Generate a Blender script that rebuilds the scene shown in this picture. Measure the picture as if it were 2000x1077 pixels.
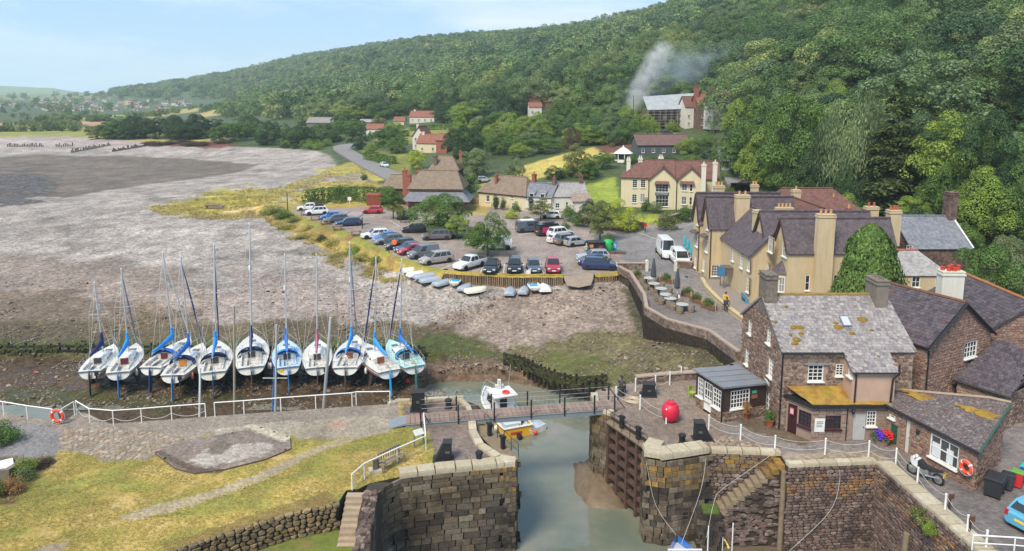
import bpy,bmesh,math,random
import numpy as np
from mathutils import Vector,Matrix,noise as mnoise
for o in list(bpy.data.objects):bpy.data.objects.remove(o)
SC=bpy.context.scene
COL=SC.collection
R=math.radians
PI=math.pi
rng=random.Random(7)
# camera, sky, sun, exposure
F=1390.;CY=390.;HC=20.5;PT=math.atan(200/1390.)
_c,_s=math.cos(PT),math.sin(PT)
cam=bpy.data.cameras.new('camera');camo=bpy.data.objects.new('camera',cam);COL.objects.link(camo)
camo.location=(0,0,HC);camo.rotation_euler=(PI/2-PT,0,0)
cam.sensor_width=36;cam.lens=F/2000*36;cam.shift_y=-(538.5-CY)/2000
cam.clip_start=0.5;cam.clip_end=30000
SC.camera=camo
SUN_EL,SUN_AZ=52,215
wd=bpy.data.worlds.new('World');SC.world=wd;wd.use_nodes=True
def world():
 nt=wd.node_tree;N=nt.nodes;L=nt.links
 for n in list(N):N.remove(n)
 out=N.new('ShaderNodeOutputWorld');bg=N.new('ShaderNodeBackground');bg.inputs[1].default_value=0.095
 sky=N.new('ShaderNodeTexSky');sky.sky_type='NISHITA';sky.sun_disc=False
 sky.sun_elevation=R(SUN_EL);sky.sun_rotation=R(SUN_AZ);sky.air_density=1.0;sky.dust_density=0.1;sky.ozone_density=1.5
 tc=N.new('ShaderNodeTexCoord');mp=N.new('ShaderNodeMapping');mp.inputs['Scale'].default_value=(1.3,1.3,5.5)
 L.new(tc.outputs['Generated'],mp.inputs[0])
 ns=N.new('ShaderNodeTexNoise');ns.inputs['Scale'].default_value=2.6;ns.inputs['Detail'].default_value=8;ns.inputs['Roughness'].default_value=.58;ns.inputs['Distortion'].default_value=.4
 L.new(mp.outputs[0],ns.inputs[0])
 rp=N.new('ShaderNodeValToRGB');rp.color_ramp.elements[0].position=.455;rp.color_ramp.elements[0].color=(.04,.04,.04,1);rp.color_ramp.elements[1].position=.72;rp.color_ramp.elements[1].color=(.8,.8,.8,1)
 L.new(ns.outputs[0],rp.inputs[0])
 mx=N.new('ShaderNodeMix');mx.data_type='RGBA';mx.inputs['B'].default_value=(7.0,7.5,8.2,1)
 hz=N.new('ShaderNodeMix');hz.data_type='RGBA';hz.inputs['Factor'].default_value=.72;hz.inputs['B'].default_value=(2.75,4.85,7.6,1);L.new(sky.outputs[0],hz.inputs['A'])
 L.new(rp.outputs[0],mx.inputs['Factor']);L.new(hz.outputs['Result'],mx.inputs['A'])
 L.new(mx.outputs['Result'],bg.inputs[0]);L.new(bg.outputs[0],out.inputs[0])
world()
sun=bpy.data.lights.new('sun','SUN');sun.energy=3.3;sun.angle=R(20);sun.color=(1,.90,.75)
suno=bpy.data.objects.new('sun',sun);COL.objects.link(suno)
_a=R(SUN_AZ);_e=R(SUN_EL)
suno.rotation_euler=Vector((math.sin(_a)*math.cos(_e),math.cos(_a)*math.cos(_e),math.sin(_e))).to_track_quat('Z','Y').to_euler()
SC.view_settings.view_transform='Standard';SC.view_settings.look='None';SC.view_settings.gamma=1;SC.view_settings.exposure=0.62
SC.view_settings.use_curve_mapping=False
SC.cycles.max_bounces=6;SC.cycles.diffuse_bounces=3;SC.cycles.glossy_bounces=3;SC.cycles.transmission_bounces=4;SC.cycles.transparent_max_bounces=12
SC.cycles.volume_bounces=1
SC.cycles.use_denoising=True
# pixels of the photograph -> directions -> points on known surfaces
def ray(px,py):
 a=(px-1000)/F;b=-(py-CY)/F
 return a,_c+b*_s,-_s+b*_c
def G(px,py,z=0.):
 d=ray(px,py);t=(z-HC)/d[2];return Vector((d[0]*t,d[1]*t,z))
def D(px,py,y):
 d=ray(px,py);t=y/d[1];return Vector((d[0]*t,y,HC+d[2]*t))
def zat(py,y):
 return D(1000,py,y).z
 # noise (numpy)
def vnoise(x,y,seed=0):
 xi=np.floor(x).astype(np.int64);yi=np.floor(y).astype(np.int64);fx=x-xi;fy=y-yi
 fx=fx*fx*(3-2*fx);fy=fy*fy*(3-2*fy)
 def h(a,b):
  n=(a*374761393+b*668265263+seed*974711)&0x7fffffff
  n=((n^(n>>13))*1274126177)&0x7fffffff
  return((n^(n>>16))&0xffff)/65535.
 return(h(xi,yi)*(1-fx)+h(xi+1,yi)*fx)*(1-fy)+(h(xi,yi+1)*(1-fx)+h(xi+1,yi+1)*fx)*fy
def fbm(x,y,seed=0,o=4):
 s=0;a=.5
 for k in range(o):
  s=s+a*vnoise(x*2**k,y*2**k,seed+k);a*=.5
 return s/(1-.5**o)
def inpoly(x,y,poly):
 r=np.zeros(np.shape(x),bool);n=len(poly)
 for i in range(n):
  x1,y1=poly[i][:2];x2,y2=poly[(i+1)%n][:2]
  if y1==y2:continue
  c=((y1>y)!=(y2>y))&(x<(x2-x1)*(y-y1)/(y2-y1)+x1)
  r^=c
 return r
 # materials
MATS={}
def srgb(r,g,b):return tuple(((v/255)/12.92 if v/255<=.04045 else((v/255+.055)/1.055)**2.4)for v in(r,g,b))
def newmat(name):
 m=bpy.data.materials.new(name);m.use_nodes=True;nt=m.node_tree
 for n in list(nt.nodes):nt.nodes.remove(n)
 o=nt.nodes.new('ShaderNodeOutputMaterial');b=nt.nodes.new('ShaderNodeBsdfPrincipled');nt.links.new(b.outputs[0],o.inputs[0])
 return m,nt,b
def nz(nt,vec,scale,detail=4,rough=.6,kind='ShaderNodeTexNoise'):
 n=nt.nodes.new(kind);n.inputs['Scale'].default_value=scale
 if kind=='ShaderNodeTexNoise':n.inputs['Detail'].default_value=detail;n.inputs['Roughness'].default_value=rough
 nt.links.new(vec,n.inputs['Vector']);return n
def mth(nt,op,a,b=None,clamp=False):
 n=nt.nodes.new('ShaderNodeMath');n.operation=op;n.use_clamp=clamp
 for i,v in enumerate((a,b)):
  if v is None:continue
  if isinstance(v,(int,float)):n.inputs[i].default_value=v
  else:nt.links.new(v,n.inputs[i])
 return n.outputs[0]
def mixc(nt,f,a,b,bt='MIX'):
 n=nt.nodes.new('ShaderNodeMix');n.data_type='RGBA';n.blend_type=bt
 for k,v in(('Factor',f),('A',a),('B',b)):
  if isinstance(v,(int,float)):n.inputs[k].default_value=v
  elif isinstance(v,tuple):n.inputs[k].default_value=(*v[:3],1)
  else:nt.links.new(v,n.inputs[k])
 return n.outputs['Result']
def ramp(nt,v,stops):
 n=nt.nodes.new('ShaderNodeValToRGB');e=n.color_ramp.elements
 while len(e)<len(stops):e.new(.5)
 for k,(p,c)in enumerate(stops):
  e[k].position=p;e[k].color=(*c,1)if isinstance(c,tuple)else(c,c,c,1)
 nt.links.new(v,n.inputs[0]);return n.outputs[0]
def rndnode(nt):
 oi=nt.nodes.new('ShaderNodeObjectInfo');at=nt.nodes.new('ShaderNodeAttribute');at.attribute_name='rnd'
 return mth(nt,'FRACT',mth(nt,'ADD',oi.outputs['Random'],at.outputs['Fac']))
def M(name,col,var=.12,scale=3.,rough=.75,metal=0.,bump=.15,bscale=30.,spec=.35,rnd=0.,spots=None,streak=0.,coat=0.,alpha=None,trans=0.):
 """plain weathered material: colour with broad and fine variation; rnd = spread of brightness from piece to piece; spots = (colour, scale, threshold, amount)"""
 if name in MATS:return MATS[name]
 m,nt,b=newmat(name);g=nt.nodes.new('ShaderNodeNewGeometry');P=g.outputs['Position']
 c=col
 if var>0:
  n1=nz(nt,P,scale,5,.65)
  v=mth(nt,'MULTIPLY_ADD',n1.outputs[0],2*var*1.6);nt.nodes[-1].inputs[2].default_value=1-var*1.6
  c=mixc(nt,1.,(*col,1),v,'MULTIPLY')
 if rnd>0:
  r=rndnode(nt);v=mth(nt,'MULTIPLY_ADD',r,2*rnd);nt.nodes[-1].inputs[2].default_value=1-rnd
  c=mixc(nt,1.,c if not isinstance(c,tuple)else(*c,1),v,'MULTIPLY')
 if streak>0:
  mp=nt.nodes.new('ShaderNodeMapping');mp.inputs['Scale'].default_value=(2.6,2.6,.28);nt.links.new(P,mp.inputs[0]);n4=nz(nt,mp.outputs[0],1.4,5,.7)
  c=mixc(nt,1.,c if not isinstance(c,tuple)else(*c,1),ramp(nt,n4.outputs[0],[(.3,1-streak),(.55,1.),(.8,1+streak*.3)]),'MULTIPLY')
 if spots:
  for(sc_,ss,th,am)in(spots if isinstance(spots,list)else[spots]):
   n2=nz(nt,P,ss,6,.7);f=ramp(nt,n2.outputs[0],[(th,0.),(min(th+.12,1),am)])
   c=mixc(nt,f,c if not isinstance(c,tuple)else(*c,1),sc_)
 if isinstance(c,tuple):b.inputs['Base Color'].default_value=(*c[:3],1)
 else:nt.links.new(c,b.inputs['Base Color'])
 b.inputs['Roughness'].default_value=rough;b.inputs['Metallic'].default_value=metal;b.inputs['Specular IOR Level'].default_value=spec
 b.inputs['Coat Weight'].default_value=coat
 if trans:b.inputs['Transmission Weight'].default_value=trans
 if alpha is not None:b.inputs['Alpha'].default_value=alpha
 if bump>0:
  n3=nz(nt,P,bscale,4,.6);bp=nt.nodes.new('ShaderNodeBump');bp.inputs['Strength'].default_value=bump;bp.inputs['Distance'].default_value=.03
  nt.links.new(n3.outputs[0],bp.inputs['Height']);nt.links.new(bp.outputs[0],b.inputs['Normal'])
 MATS[name]=m;return m
 # mesh builder
class MB:
 def __init__(s):s.v=[];s.f=[];s.m=[];s.r=[]
 def add(s,vs,fs,mi=0,rnd=0.,M_=None):
  b=len(s.v)
  s.v+=[tuple(M_@Vector(v))for v in vs]if M_ is not None else[tuple(v)for v in vs]
  s.f+=[tuple(b+i for i in f)for f in fs];s.m+=[mi]*len(fs);s.r+=[rnd]*len(fs);return s
 def box(s,x0,x1,y0,y1,z0,z1,mi=0,rnd=0.,M_=None):
  return s.add([(x0,y0,z0),(x1,y0,z0),(x1,y1,z0),(x0,y1,z0),(x0,y0,z1),(x1,y0,z1),(x1,y1,z1),(x0,y1,z1)],
  [(3,2,1,0),(4,5,6,7),(0,1,5,4),(1,2,6,5),(2,3,7,6),(3,0,4,7)],mi,rnd,M_)
 def cbox(s,c,d,mi=0,rz=0.,rnd=0.,rx=0.,ry=0.):
  m=Matrix.Translation(c)@Matrix.Rotation(rz,4,'Z')@Matrix.Rotation(ry,4,'Y')@Matrix.Rotation(rx,4,'X')
  return s.box(-d[0]/2,d[0]/2,-d[1]/2,d[1]/2,-d[2]/2,d[2]/2,mi,rnd,m)
 def prism(s,poly,z0,z1,mi=0,mtop=None):
  n=len(poly);a=sum(poly[i][0]*poly[(i+1)%n][1]-poly[(i+1)%n][0]*poly[i][1]for i in range(n))
  if a<0:poly=poly[::-1]
  b=len(s.v);zs0=z0 if isinstance(z0,(list,tuple))else[z0]*n;zs1=z1 if isinstance(z1,(list,tuple))else[z1]*n
  s.v+=[(p[0],p[1],z)for p,z in zip(poly,zs0)]+[(p[0],p[1],z)for p,z in zip(poly,zs1)]
  s.f+=[tuple(b+n+i for i in range(n)),tuple(b+n-1-i for i in range(n))]+[(b+i,b+(i+1)%n,b+n+(i+1)%n,b+n+i)for i in range(n)]
  s.m+=[mtop if mtop is not None else mi,mi]+[mi]*n;s.r+=[0.]*(n+2);return s
 def tube(s,pts,r,n=6,mi=0,closed=False,cap=True):
  pts=[Vector(p)for p in pts];k=len(pts);rs=r if isinstance(r,(list,tuple))else[r]*k;b=len(s.v);up=None
  for i,p in enumerate(pts):
   t=(pts[(i+1)%k]-pts[i-1])if closed else(pts[min(i+1,k-1)]-pts[max(i-1,0)])
   if t.length<1e-9:t=Vector((0,0,1))
   t.normalize()
   if up is None:up=Vector((0,0,1))if abs(t.z)<.9 else Vector((1,0,0))
   a=up.cross(t)
   if a.length<1e-6:a=Vector((0,1,0)).cross(t)
   a.normalize();c=t.cross(a);up=c
   for j in range(n):
    th=2*PI*j/n;s.v.append(tuple(p+(a*math.cos(th)+c*math.sin(th))*rs[i]))
  for i in range(k if closed else k-1):
   for j in range(n):
    i2=(i+1)%k;s.f.append((b+i*n+j,b+i*n+(j+1)%n,b+i2*n+(j+1)%n,b+i2*n+j));s.m.append(mi);s.r.append(0.)
  if cap and not closed:
   s.f+=[tuple(b+n-1-j for j in range(n)),tuple(b+(k-1)*n+j for j in range(n))];s.m+=[mi,mi];s.r+=[0.,0.]
  return s
 def lathe(s,prof,n=16,mi=0,c=(0,0,0),M_=None):
  b=len(s.v);vs=[]
  for r,z in prof:
   for j in range(n):vs.append((c[0]+r*math.cos(2*PI*j/n),c[1]+r*math.sin(2*PI*j/n),c[2]+z))
  fs=[(i*n+j,i*n+(j+1)%n,(i+1)*n+(j+1)%n,(i+1)*n+j)for i in range(len(prof)-1)for j in range(n)]
  fs+=[tuple(n-1-j for j in range(n)),tuple((len(prof)-1)*n+j for j in range(n))]
  return s.add(vs,fs,mi,0.,M_)
 def loft(s,rings,mi=0,closed=True,cap=True):
  b=len(s.v);n=len(rings[0])
  for r in rings:s.v+=[tuple(p)for p in r]
  for i in range(len(rings)-1):
   for j in range(n if closed else n-1):
    s.f.append((b+i*n+j,b+i*n+(j+1)%n,b+(i+1)*n+(j+1)%n,b+(i+1)*n+j));s.m.append(mi);s.r.append(0.)
  if cap:s.f+=[tuple(b+n-1-j for j in range(n)),tuple(b+(len(rings)-1)*n+j for j in range(n))];s.m+=[mi,mi];s.r+=[0.,0.]
  return s
 def mesh(s,name,mats,smooth=None):
  me=bpy.data.meshes.new(name);me.from_pydata(s.v,[],s.f)
  for m in(mats if isinstance(mats,(list,tuple))else[mats]):me.materials.append(m)
  if any(s.m):me.polygons.foreach_set('material_index',s.m)
  if any(s.r):
   at=me.attributes.new('rnd','FLOAT','FACE');at.data.foreach_set('value',s.r)
  if smooth is not None:
   me.shade_smooth()if smooth>=180 else me.set_sharp_from_angle(angle=R(smooth))
   if smooth<180:me.polygons.foreach_set('use_smooth',[True]*len(s.f))
  me.update();return me
 def obj(s,name,mats,parent=None,smooth=None,loc=None):
  o=bpy.data.objects.new(name,s.mesh(name,mats,smooth));COL.objects.link(o)
  if parent is not None:o.parent=parent
  if loc is not None:o.location=loc
  return o
def tag(o,label=None,cat=None,group=None,kind=None):
 if label:o['label']=label
 if cat:o['category']=cat
 if group:o['group']=group
 if kind:o['kind']=kind
 return o
def thing(name,label,cat,loc=(0,0,0),rz=0.,group=None):
 o=bpy.data.objects.new(name,None);COL.objects.link(o);o.location=loc;o.rotation_euler=(0,0,rz);o.empty_display_size=.2
 return tag(o,label,cat,group)
def copy_tree(o,parent=None):
 c=o.copy();COL.objects.link(c);c.parent=parent
 for ch in o.children:copy_tree(ch,c)
 return c
def pieces(parent,name,items,meshes,mat,limit=300):
 """items: (area, Matrix) for unit meshes; the largest are objects, the rest one joined part"""
 items=sorted(items,key=lambda t:-t[0])
 for k,(a,mt)in enumerate(items[:limit]):
  o=bpy.data.objects.new(name,meshes[k%len(meshes)]);COL.objects.link(o);o.parent=parent;o.matrix_local=mt
 rest=items[limit:]
 if rest:
  b=MB();r=random.Random(3)
  for k,(a,mt)in enumerate(rest):
   me=meshes[k%len(meshes)]
   b.add([v.co for v in me.vertices],[tuple(p.vertices)for p in me.polygons],0,r.random(),mt)
  tag(b.obj(name+'_courses',mat,parent),kind='stuff')
def unit_block(name,mat,seed,chamfer=.12,jitter=.05):
 """block 1x1x1: back face on y=0, front face towards -y, chamfered front edge"""
 r=random.Random(seed);j=lambda:r.uniform(-jitter,jitter)
 o=[(-.5+abs(j()),-.5+abs(j())),(.5-abs(j()),-.5+abs(j())),(.5-abs(j()),.5-abs(j())),(-.5+abs(j()),.5-abs(j()))]
 b=MB();vs=[(x,0,z)for x,z in o]+[(x,-.6-abs(j()),z)for x,z in o]+[(x*(1-chamfer*.6),-1+abs(j()),z*(1-chamfer))for x,z in o]
 b.add(vs,[(0,1,5,4),(1,2,6,5),(2,3,7,6),(3,0,4,7),(4,5,9,8),(5,6,10,9),(6,7,11,10),(7,4,8,11),(8,9,10,11)])
 return b.mesh(name,mat)
def unit_stone(name,mat,seed):
 """rubble stone 1x1x1 with an uneven outline, front face towards -y"""
 r=random.Random(seed);n=7;o=[]
 for k in range(n):
  th=2*PI*(k+.5+r.uniform(-.25,.25))/n;ca,sa=math.cos(th),math.sin(th);q=.5/max(abs(ca),abs(sa))*r.uniform(.86,1.0)
  o.append((ca*q,sa*q))
 b=MB();vs=[(x,0,z)for x,z in o]+[(x,-.55,z)for x,z in o]+[(x*.8,-.85-r.random()*.15,z*.78)for x,z in o]
 fs=[(i,(i+1)%n,n+(i+1)%n,n+i)for i in range(n)]+[(n+i,n+(i+1)%n,2*n+(i+1)%n,2*n+i)for i in range(n)]+[tuple(2*n+i for i in range(n))]
 b.add(vs,fs);return b.mesh(name,mat)
 # terrain
CP=[]
def cg(px,py,z):p=G(px,py,z);CP.append((1000+1390*p.x/p.y,p.y,z))
def cd(px,d,z):CP.append((px,d,z))
for px in range(-700,2800,250):
 cd(px,22,-5.9);cd(px,40,-5.6)
for px in range(-700,1300,200):cd(px,52,-4.6)
for px in(-400,-100,100,300,500,700,850):cd(px,61.5,-4.3);cd(px,66,-3.5)
for px,l in{-500:[(600,-2.6),(500,-1.5),(400,-.3),(375,-1.5),(320,-2.4),(290,-.3),(272,2),(240,3)],
0:[(650,-3.1),(600,-2.6),(500,-1.5),(405,-.3),(385,-1.2),(340,-2.4),(305,-2.3),(290,-.3),(270,2),(255,2.2),(235,4)],
200:[(640,-3.0),(560,-2.2),(470,-1.2),(400,-.3),(375,-1.2),(340,-2.4),(305,-2.0),(288,-.2),(272,2),(250,3),(230,4)],
400:[(640,-3.0),(560,-2.1),(480,-1.2),(420,-.4),(385,-.1),(355,-.8),(325,-2.0),(308,-1.4),(290,.8),(276,2),(250,4)],
540:[(620,-3.0),(540,-2.1),(480,-1.5),(440,-.7),(400,.1),(370,.1),(340,-.5),(310,-.3),(290,1.5),(270,3)],
640:[(620,-3.0),(560,-2.4),(500,-1.8),(478,-1.2),(452,-.1),(420,0),(390,.2),(350,.4),(330,0),(310,1.0),(285,2)],
730:[(620,-3.0),(560,-2.5),(530,-2.1),(508,-1.2),(492,-.1),(380,.4),(340,.6),(310,1.3),(280,4)],
830:[(660,-3.4),(600,-2.8),(570,-2.0),(548,-1.1),(534,-.4)],950:[(680,-3.6),(620,-2.8),(578,-1.7),(558,-1.2)],
1060:[(690,-3.6),(620,-2.7),(576,-1.6),(558,-1.15)],1180:[(700,-3.5),(640,-2.6),(575,-1.4),(552,-.8)],1130:[(562,-.65)],
1240:[(630,-2.0),(680,-2.9)],1300:[(735,-2.6),(700,-1.7),(670,-1.2)],1360:[(730,-1.6),(690,-1.1)],1420:[(735,-1.2),(715,-1.0)]}.items():
 for py,z in l:cg(px,py,z)
cg(790,300,2.5);cg(840,300,2.5);cg(830,236,9);cg(730,262,6);cg(625,252,5);cg(900,400,.0);cg(1000,398,.2);cg(1090,405,.3)
cg(930,345,2);cg(1000,345,2.8);cg(1100,320,4.5);cg(1200,300,6);cg(1150,380,1.5);cg(1217,318,5);cg(1295,302,6.2);cg(1340,250,11);cg(1420,245,12)
cg(1055,222,14);cg(950,240,9);cg(1213,402,1.2);cg(1370,410,1.2);cg(1250,440,.2);cg(1425,310,7);cg(1440,372,3.2)
cg(1500,395,4);cg(1650,405,4.5);cg(1800,430,5)
for px,l in{-500:[(800,6),(1500,12),(4200,85),(5500,60)],0:[(700,4),(1300,10),(2100,26),(3000,30),(4200,82),(5500,70)],110:[(2100,27),(3000,30),(4200,80),(5500,60)],200:[(700,4),(1300,11),(2100,20),(4200,22),(5500,20)],
300:[(1300,14),(2000,38),(2400,45),(4000,30)],400:[(700,5),(1250,16),(2200,68),(4000,60)],500:[(1100,18),(2100,78),(4000,60)],600:[(450,6),(700,12),(1200,60),(1900,117),(4000,90)],
800:[(420,12),(700,34),(1100,88),(1700,138),(4000,100)],1000:[(330,14),(480,30),(700,56),(1100,104),(1500,141),(4000,110)],
1200:[(260,13),(350,27),(500,47),(800,86),(1250,131),(4000,110)],1400:[(260,21),(350,42),(600,88),(1000,146),(4000,120)],
1600:[(135,6),(200,24),(300,52),(500,105),(800,178),(3000,150)],1800:[(105,5),(150,20),(250,52),(400,108),(600,182),(3000,160)],
2000:[(88,4.5),(125,19),(200,50),(300,95),(450,172),(3000,160)],2300:[(70,5),(100,18),(150,42),(250,95),(350,160),(3000,160)],2800:[(60,6),(100,25),(300,130),(3000,160)]}.items():
 for d,z in l:cd(px,d,z)
_cp=np.array(CP);_U=np.stack([_cp[:,0]/260.,np.log(_cp[:,1])*3.2],1);_zc=_cp[:,2]
_A=np.sqrt(((_U[:,None]-_U[None])**2).sum(-1));_n=len(_A)
_K=np.zeros((_n+1,_n+1));_K[:_n,:_n]=_A-.04*np.eye(_n);_K[:_n,_n]=1;_K[_n,:_n]=1
_w=np.linalg.solve(_K,np.append(_zc,0))
def terr0(x,y):
 x=np.atleast_1d(np.asarray(x,float)).ravel();y=np.maximum(np.atleast_1d(np.asarray(y,float)).ravel(),5)
 out=np.empty(len(x))
 for i in range(0,len(x),20000):
  U=np.stack([(1000+1390*x[i:i+20000]/y[i:i+20000])/260.,np.log(y[i:i+20000])*3.2],1)
  d2=(U**2).sum(1)[:,None]+(_U**2).sum(1)[None]-2*U@_U.T
  out[i:i+20000]=np.sqrt(np.maximum(d2,0))@_w[:_n]+_w[_n]
 far=np.clip((y-300)/600,0,1)
 out+=far*(fbm(x/160,y/160,3)-.5)*22*np.clip(out/60,0,1)
 return out
def PXv(x,y,z):
 zz=z-HC;f=y*_c-zz*_s;u=y*_s+zz*_c
 return 1000+F*x/f,CY-F*u/f
P2=lambda l,z=0.:[tuple(G(a,b,z)[:2])for a,b in l]
CARPARK=P2([(545,400),(700,397),(790,400),(905,393),(1040,393),(1150,408),(1172,438),(1245,447),(1350,422),(1470,392),(1480,470),(1340,548),(1205,534),(1100,538),(1000,538),(880,531),(830,521),(770,501),(690,458),(640,442),(560,413)])
QUAYR=P2([(1205,533),(1228,546),(1254,590),(1258,616),(1300,641),(1380,663),(1437,706),(1385,728),(1330,741),(1240,748),(1166,762),(1155,772),(1160,800),(1193,812),(1275,866),(1258,882),(1262,893),(1300,899),(1385,886),(1389,884),(1525,889),(1540,913),(1712,906),(1905,1077),(2010,1200),(2700,1200)])+[(75,30),(90,60),(62,82),(48,96),(36,100)]+P2([(1470,392),(1340,546)])
CHAN=[(822,778),(835,752),(880,747),(940,746),(1000,748),(1080,762),(1160,786),(1290,1100),(980,1100),(945,800),(900,782)]
def terr(x,y):
 z=terr0(x,y);x=np.atleast_1d(np.asarray(x,float)).ravel();y=np.atleast_1d(np.asarray(y,float)).ravel()
 return np.where(inpoly(x,y,CARPARK)|inpoly(x,y,QUAYR),np.minimum(z,0),z)
def T(px,py,d0=45,d1=5000):
 """first point of the land along a pixel's direction"""
 d=ray(px,py);t=np.geomspace(d0,d1,900);z=terr(d[0]*t,d[1]*t);h=HC+d[2]*t-z
 i=np.argmax(h<0)
 if h[i]>=0:i=len(t)-1
 tt=t[i]if i==0 else t[i-1]+(t[i]-t[i-1])*h[i-1]/(h[i-1]-h[i]+1e-9)
 return Vector((d[0]*tt,d[1]*tt,float(terr(d[0]*tt,d[1]*tt)[0])))
def TZ(x,y):return float(terr(x,y)[0])
def grid_obj(name,X,Y,Z,C,mat,extra=None,keep=None):
 n,m=X.shape;idx=np.arange(n*m).reshape(n,m)
 q=np.stack([idx[:-1,:-1],idx[:-1,1:],idx[1:,1:],idx[1:,:-1]],-1).reshape(-1,4)
 if keep is not None:q=q[keep[q].all(1)]
 me=bpy.data.meshes.new(name);v=np.stack([X.ravel(),Y.ravel(),Z.ravel()],1).astype(np.float32)
 me.vertices.add(len(v));me.vertices.foreach_set('co',v.ravel());me.loops.add(q.size);me.loops.foreach_set('vertex_index',q.ravel().astype(np.int32))
 me.polygons.add(len(q));me.polygons.foreach_set('loop_start',np.arange(0,q.size,4,dtype=np.int32));me.update(calc_edges=True)
 at=me.attributes.new('tint','FLOAT_COLOR','POINT');at.data.foreach_set('color',np.concatenate([C.reshape(-1,3),(extra.ravel()if extra is not None else np.ones(len(v)))[:,None]],1).astype(np.float32).ravel())
 me.shade_smooth();me.materials.append(mat);o=bpy.data.objects.new(name,me);COL.objects.link(o);return o
def ground_mat(name,pebble,fine,rough=.9,stones=.35):
 m,nt,b=newmat(name);at=nt.nodes.new('ShaderNodeAttribute');at.attribute_name='tint';g=nt.nodes.new('ShaderNodeNewGeometry');P=g.outputs['Position']
 vor=nz(nt,P,pebble,kind='ShaderNodeTexVoronoi');vc=ramp(nt,mth(nt,'FRACT',mth(nt,'MULTIPLY',vor.outputs['Color'],3.7)),[(0.,.35),(.4,.84),(.8,1.15),(1.,1.8)])
 c=mixc(nt,mth(nt,'MULTIPLY',at.outputs['Alpha'],stones*1.5,True),at.outputs['Color'],mixc(nt,1.,at.outputs['Color'],vc,'MULTIPLY'))
 n1=nz(nt,P,fine,6,.7);v=ramp(nt,n1.outputs[0],[(.25,.62),(.5,1.),(.75,1.35)]);c=mixc(nt,1.,c,v,'MULTIPLY')
 n2=nz(nt,P,.11,5,.6);v2=ramp(nt,n2.outputs[0],[(.3,.8),(.7,1.2)]);c=mixc(nt,1.,c,v2,'MULTIPLY')
 mp6=nt.nodes.new('ShaderNodeMapping');mp6.inputs['Scale'].default_value=(1.,.55,1.);nt.links.new(P,mp6.inputs[0]);n6=nz(nt,mp6.outputs[0],.5,8,.8);c=mixc(nt,1.,c,ramp(nt,n6.outputs[0],[(.36,.76),(.5,1.),(.64,1.18)]),'MULTIPLY');n5=nz(nt,P,.045,7,.75);c=mixc(nt,1.,c,ramp(nt,n5.outputs[0],[(.35,.86),(.65,1.12)]),'MULTIPLY');nt.links.new(c,b.inputs['Base Color']);lum=nt.nodes.new('ShaderNodeRGBToBW');nt.links.new(at.outputs['Color'],lum.inputs[0]);wet=mth(nt,'MULTIPLY',ramp(nt,lum.outputs[0],[(.06,1.),(.11,0.)]),ramp(nt,nz(nt,P,.9,4,.6).outputs[0],[(.42,0.),(.58,1.)]));rg_=mth(nt,'MULTIPLY_ADD',wet,-.6);nt.nodes[-1].inputs[2].default_value=rough;nt.links.new(rg_,b.inputs['Roughness']);b.inputs['Specular IOR Level'].default_value=.3
 bp=nt.nodes.new('ShaderNodeBump');bp.inputs['Strength'].default_value=.5;bp.inputs['Distance'].default_value=.12
 nt.links.new(mth(nt,'ADD',mth(nt,'MULTIPLY',vor.outputs['Distance'],-1.),n1.outputs[0]),bp.inputs['Height']);nt.links.new(bp.outputs[0],b.inputs['Normal'])
 return m
ALB=.80
def tone(c):return np.array([v*ALB*k for v,k in zip(srgb(*c),(1.02,1.,.94))])
def paint(px,py,base,zones,x,y):
 C=base.copy()
 for poly,col,amp,fz in zones:
  jx=(fbm(x/fz,y/fz,11)-.5)*amp*2;jy=(fbm(x/fz,y/fz,29)-.5)*amp
  k=inpoly(px+jx,py+jy,poly);C[k]=tone(col)
 return C
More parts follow.
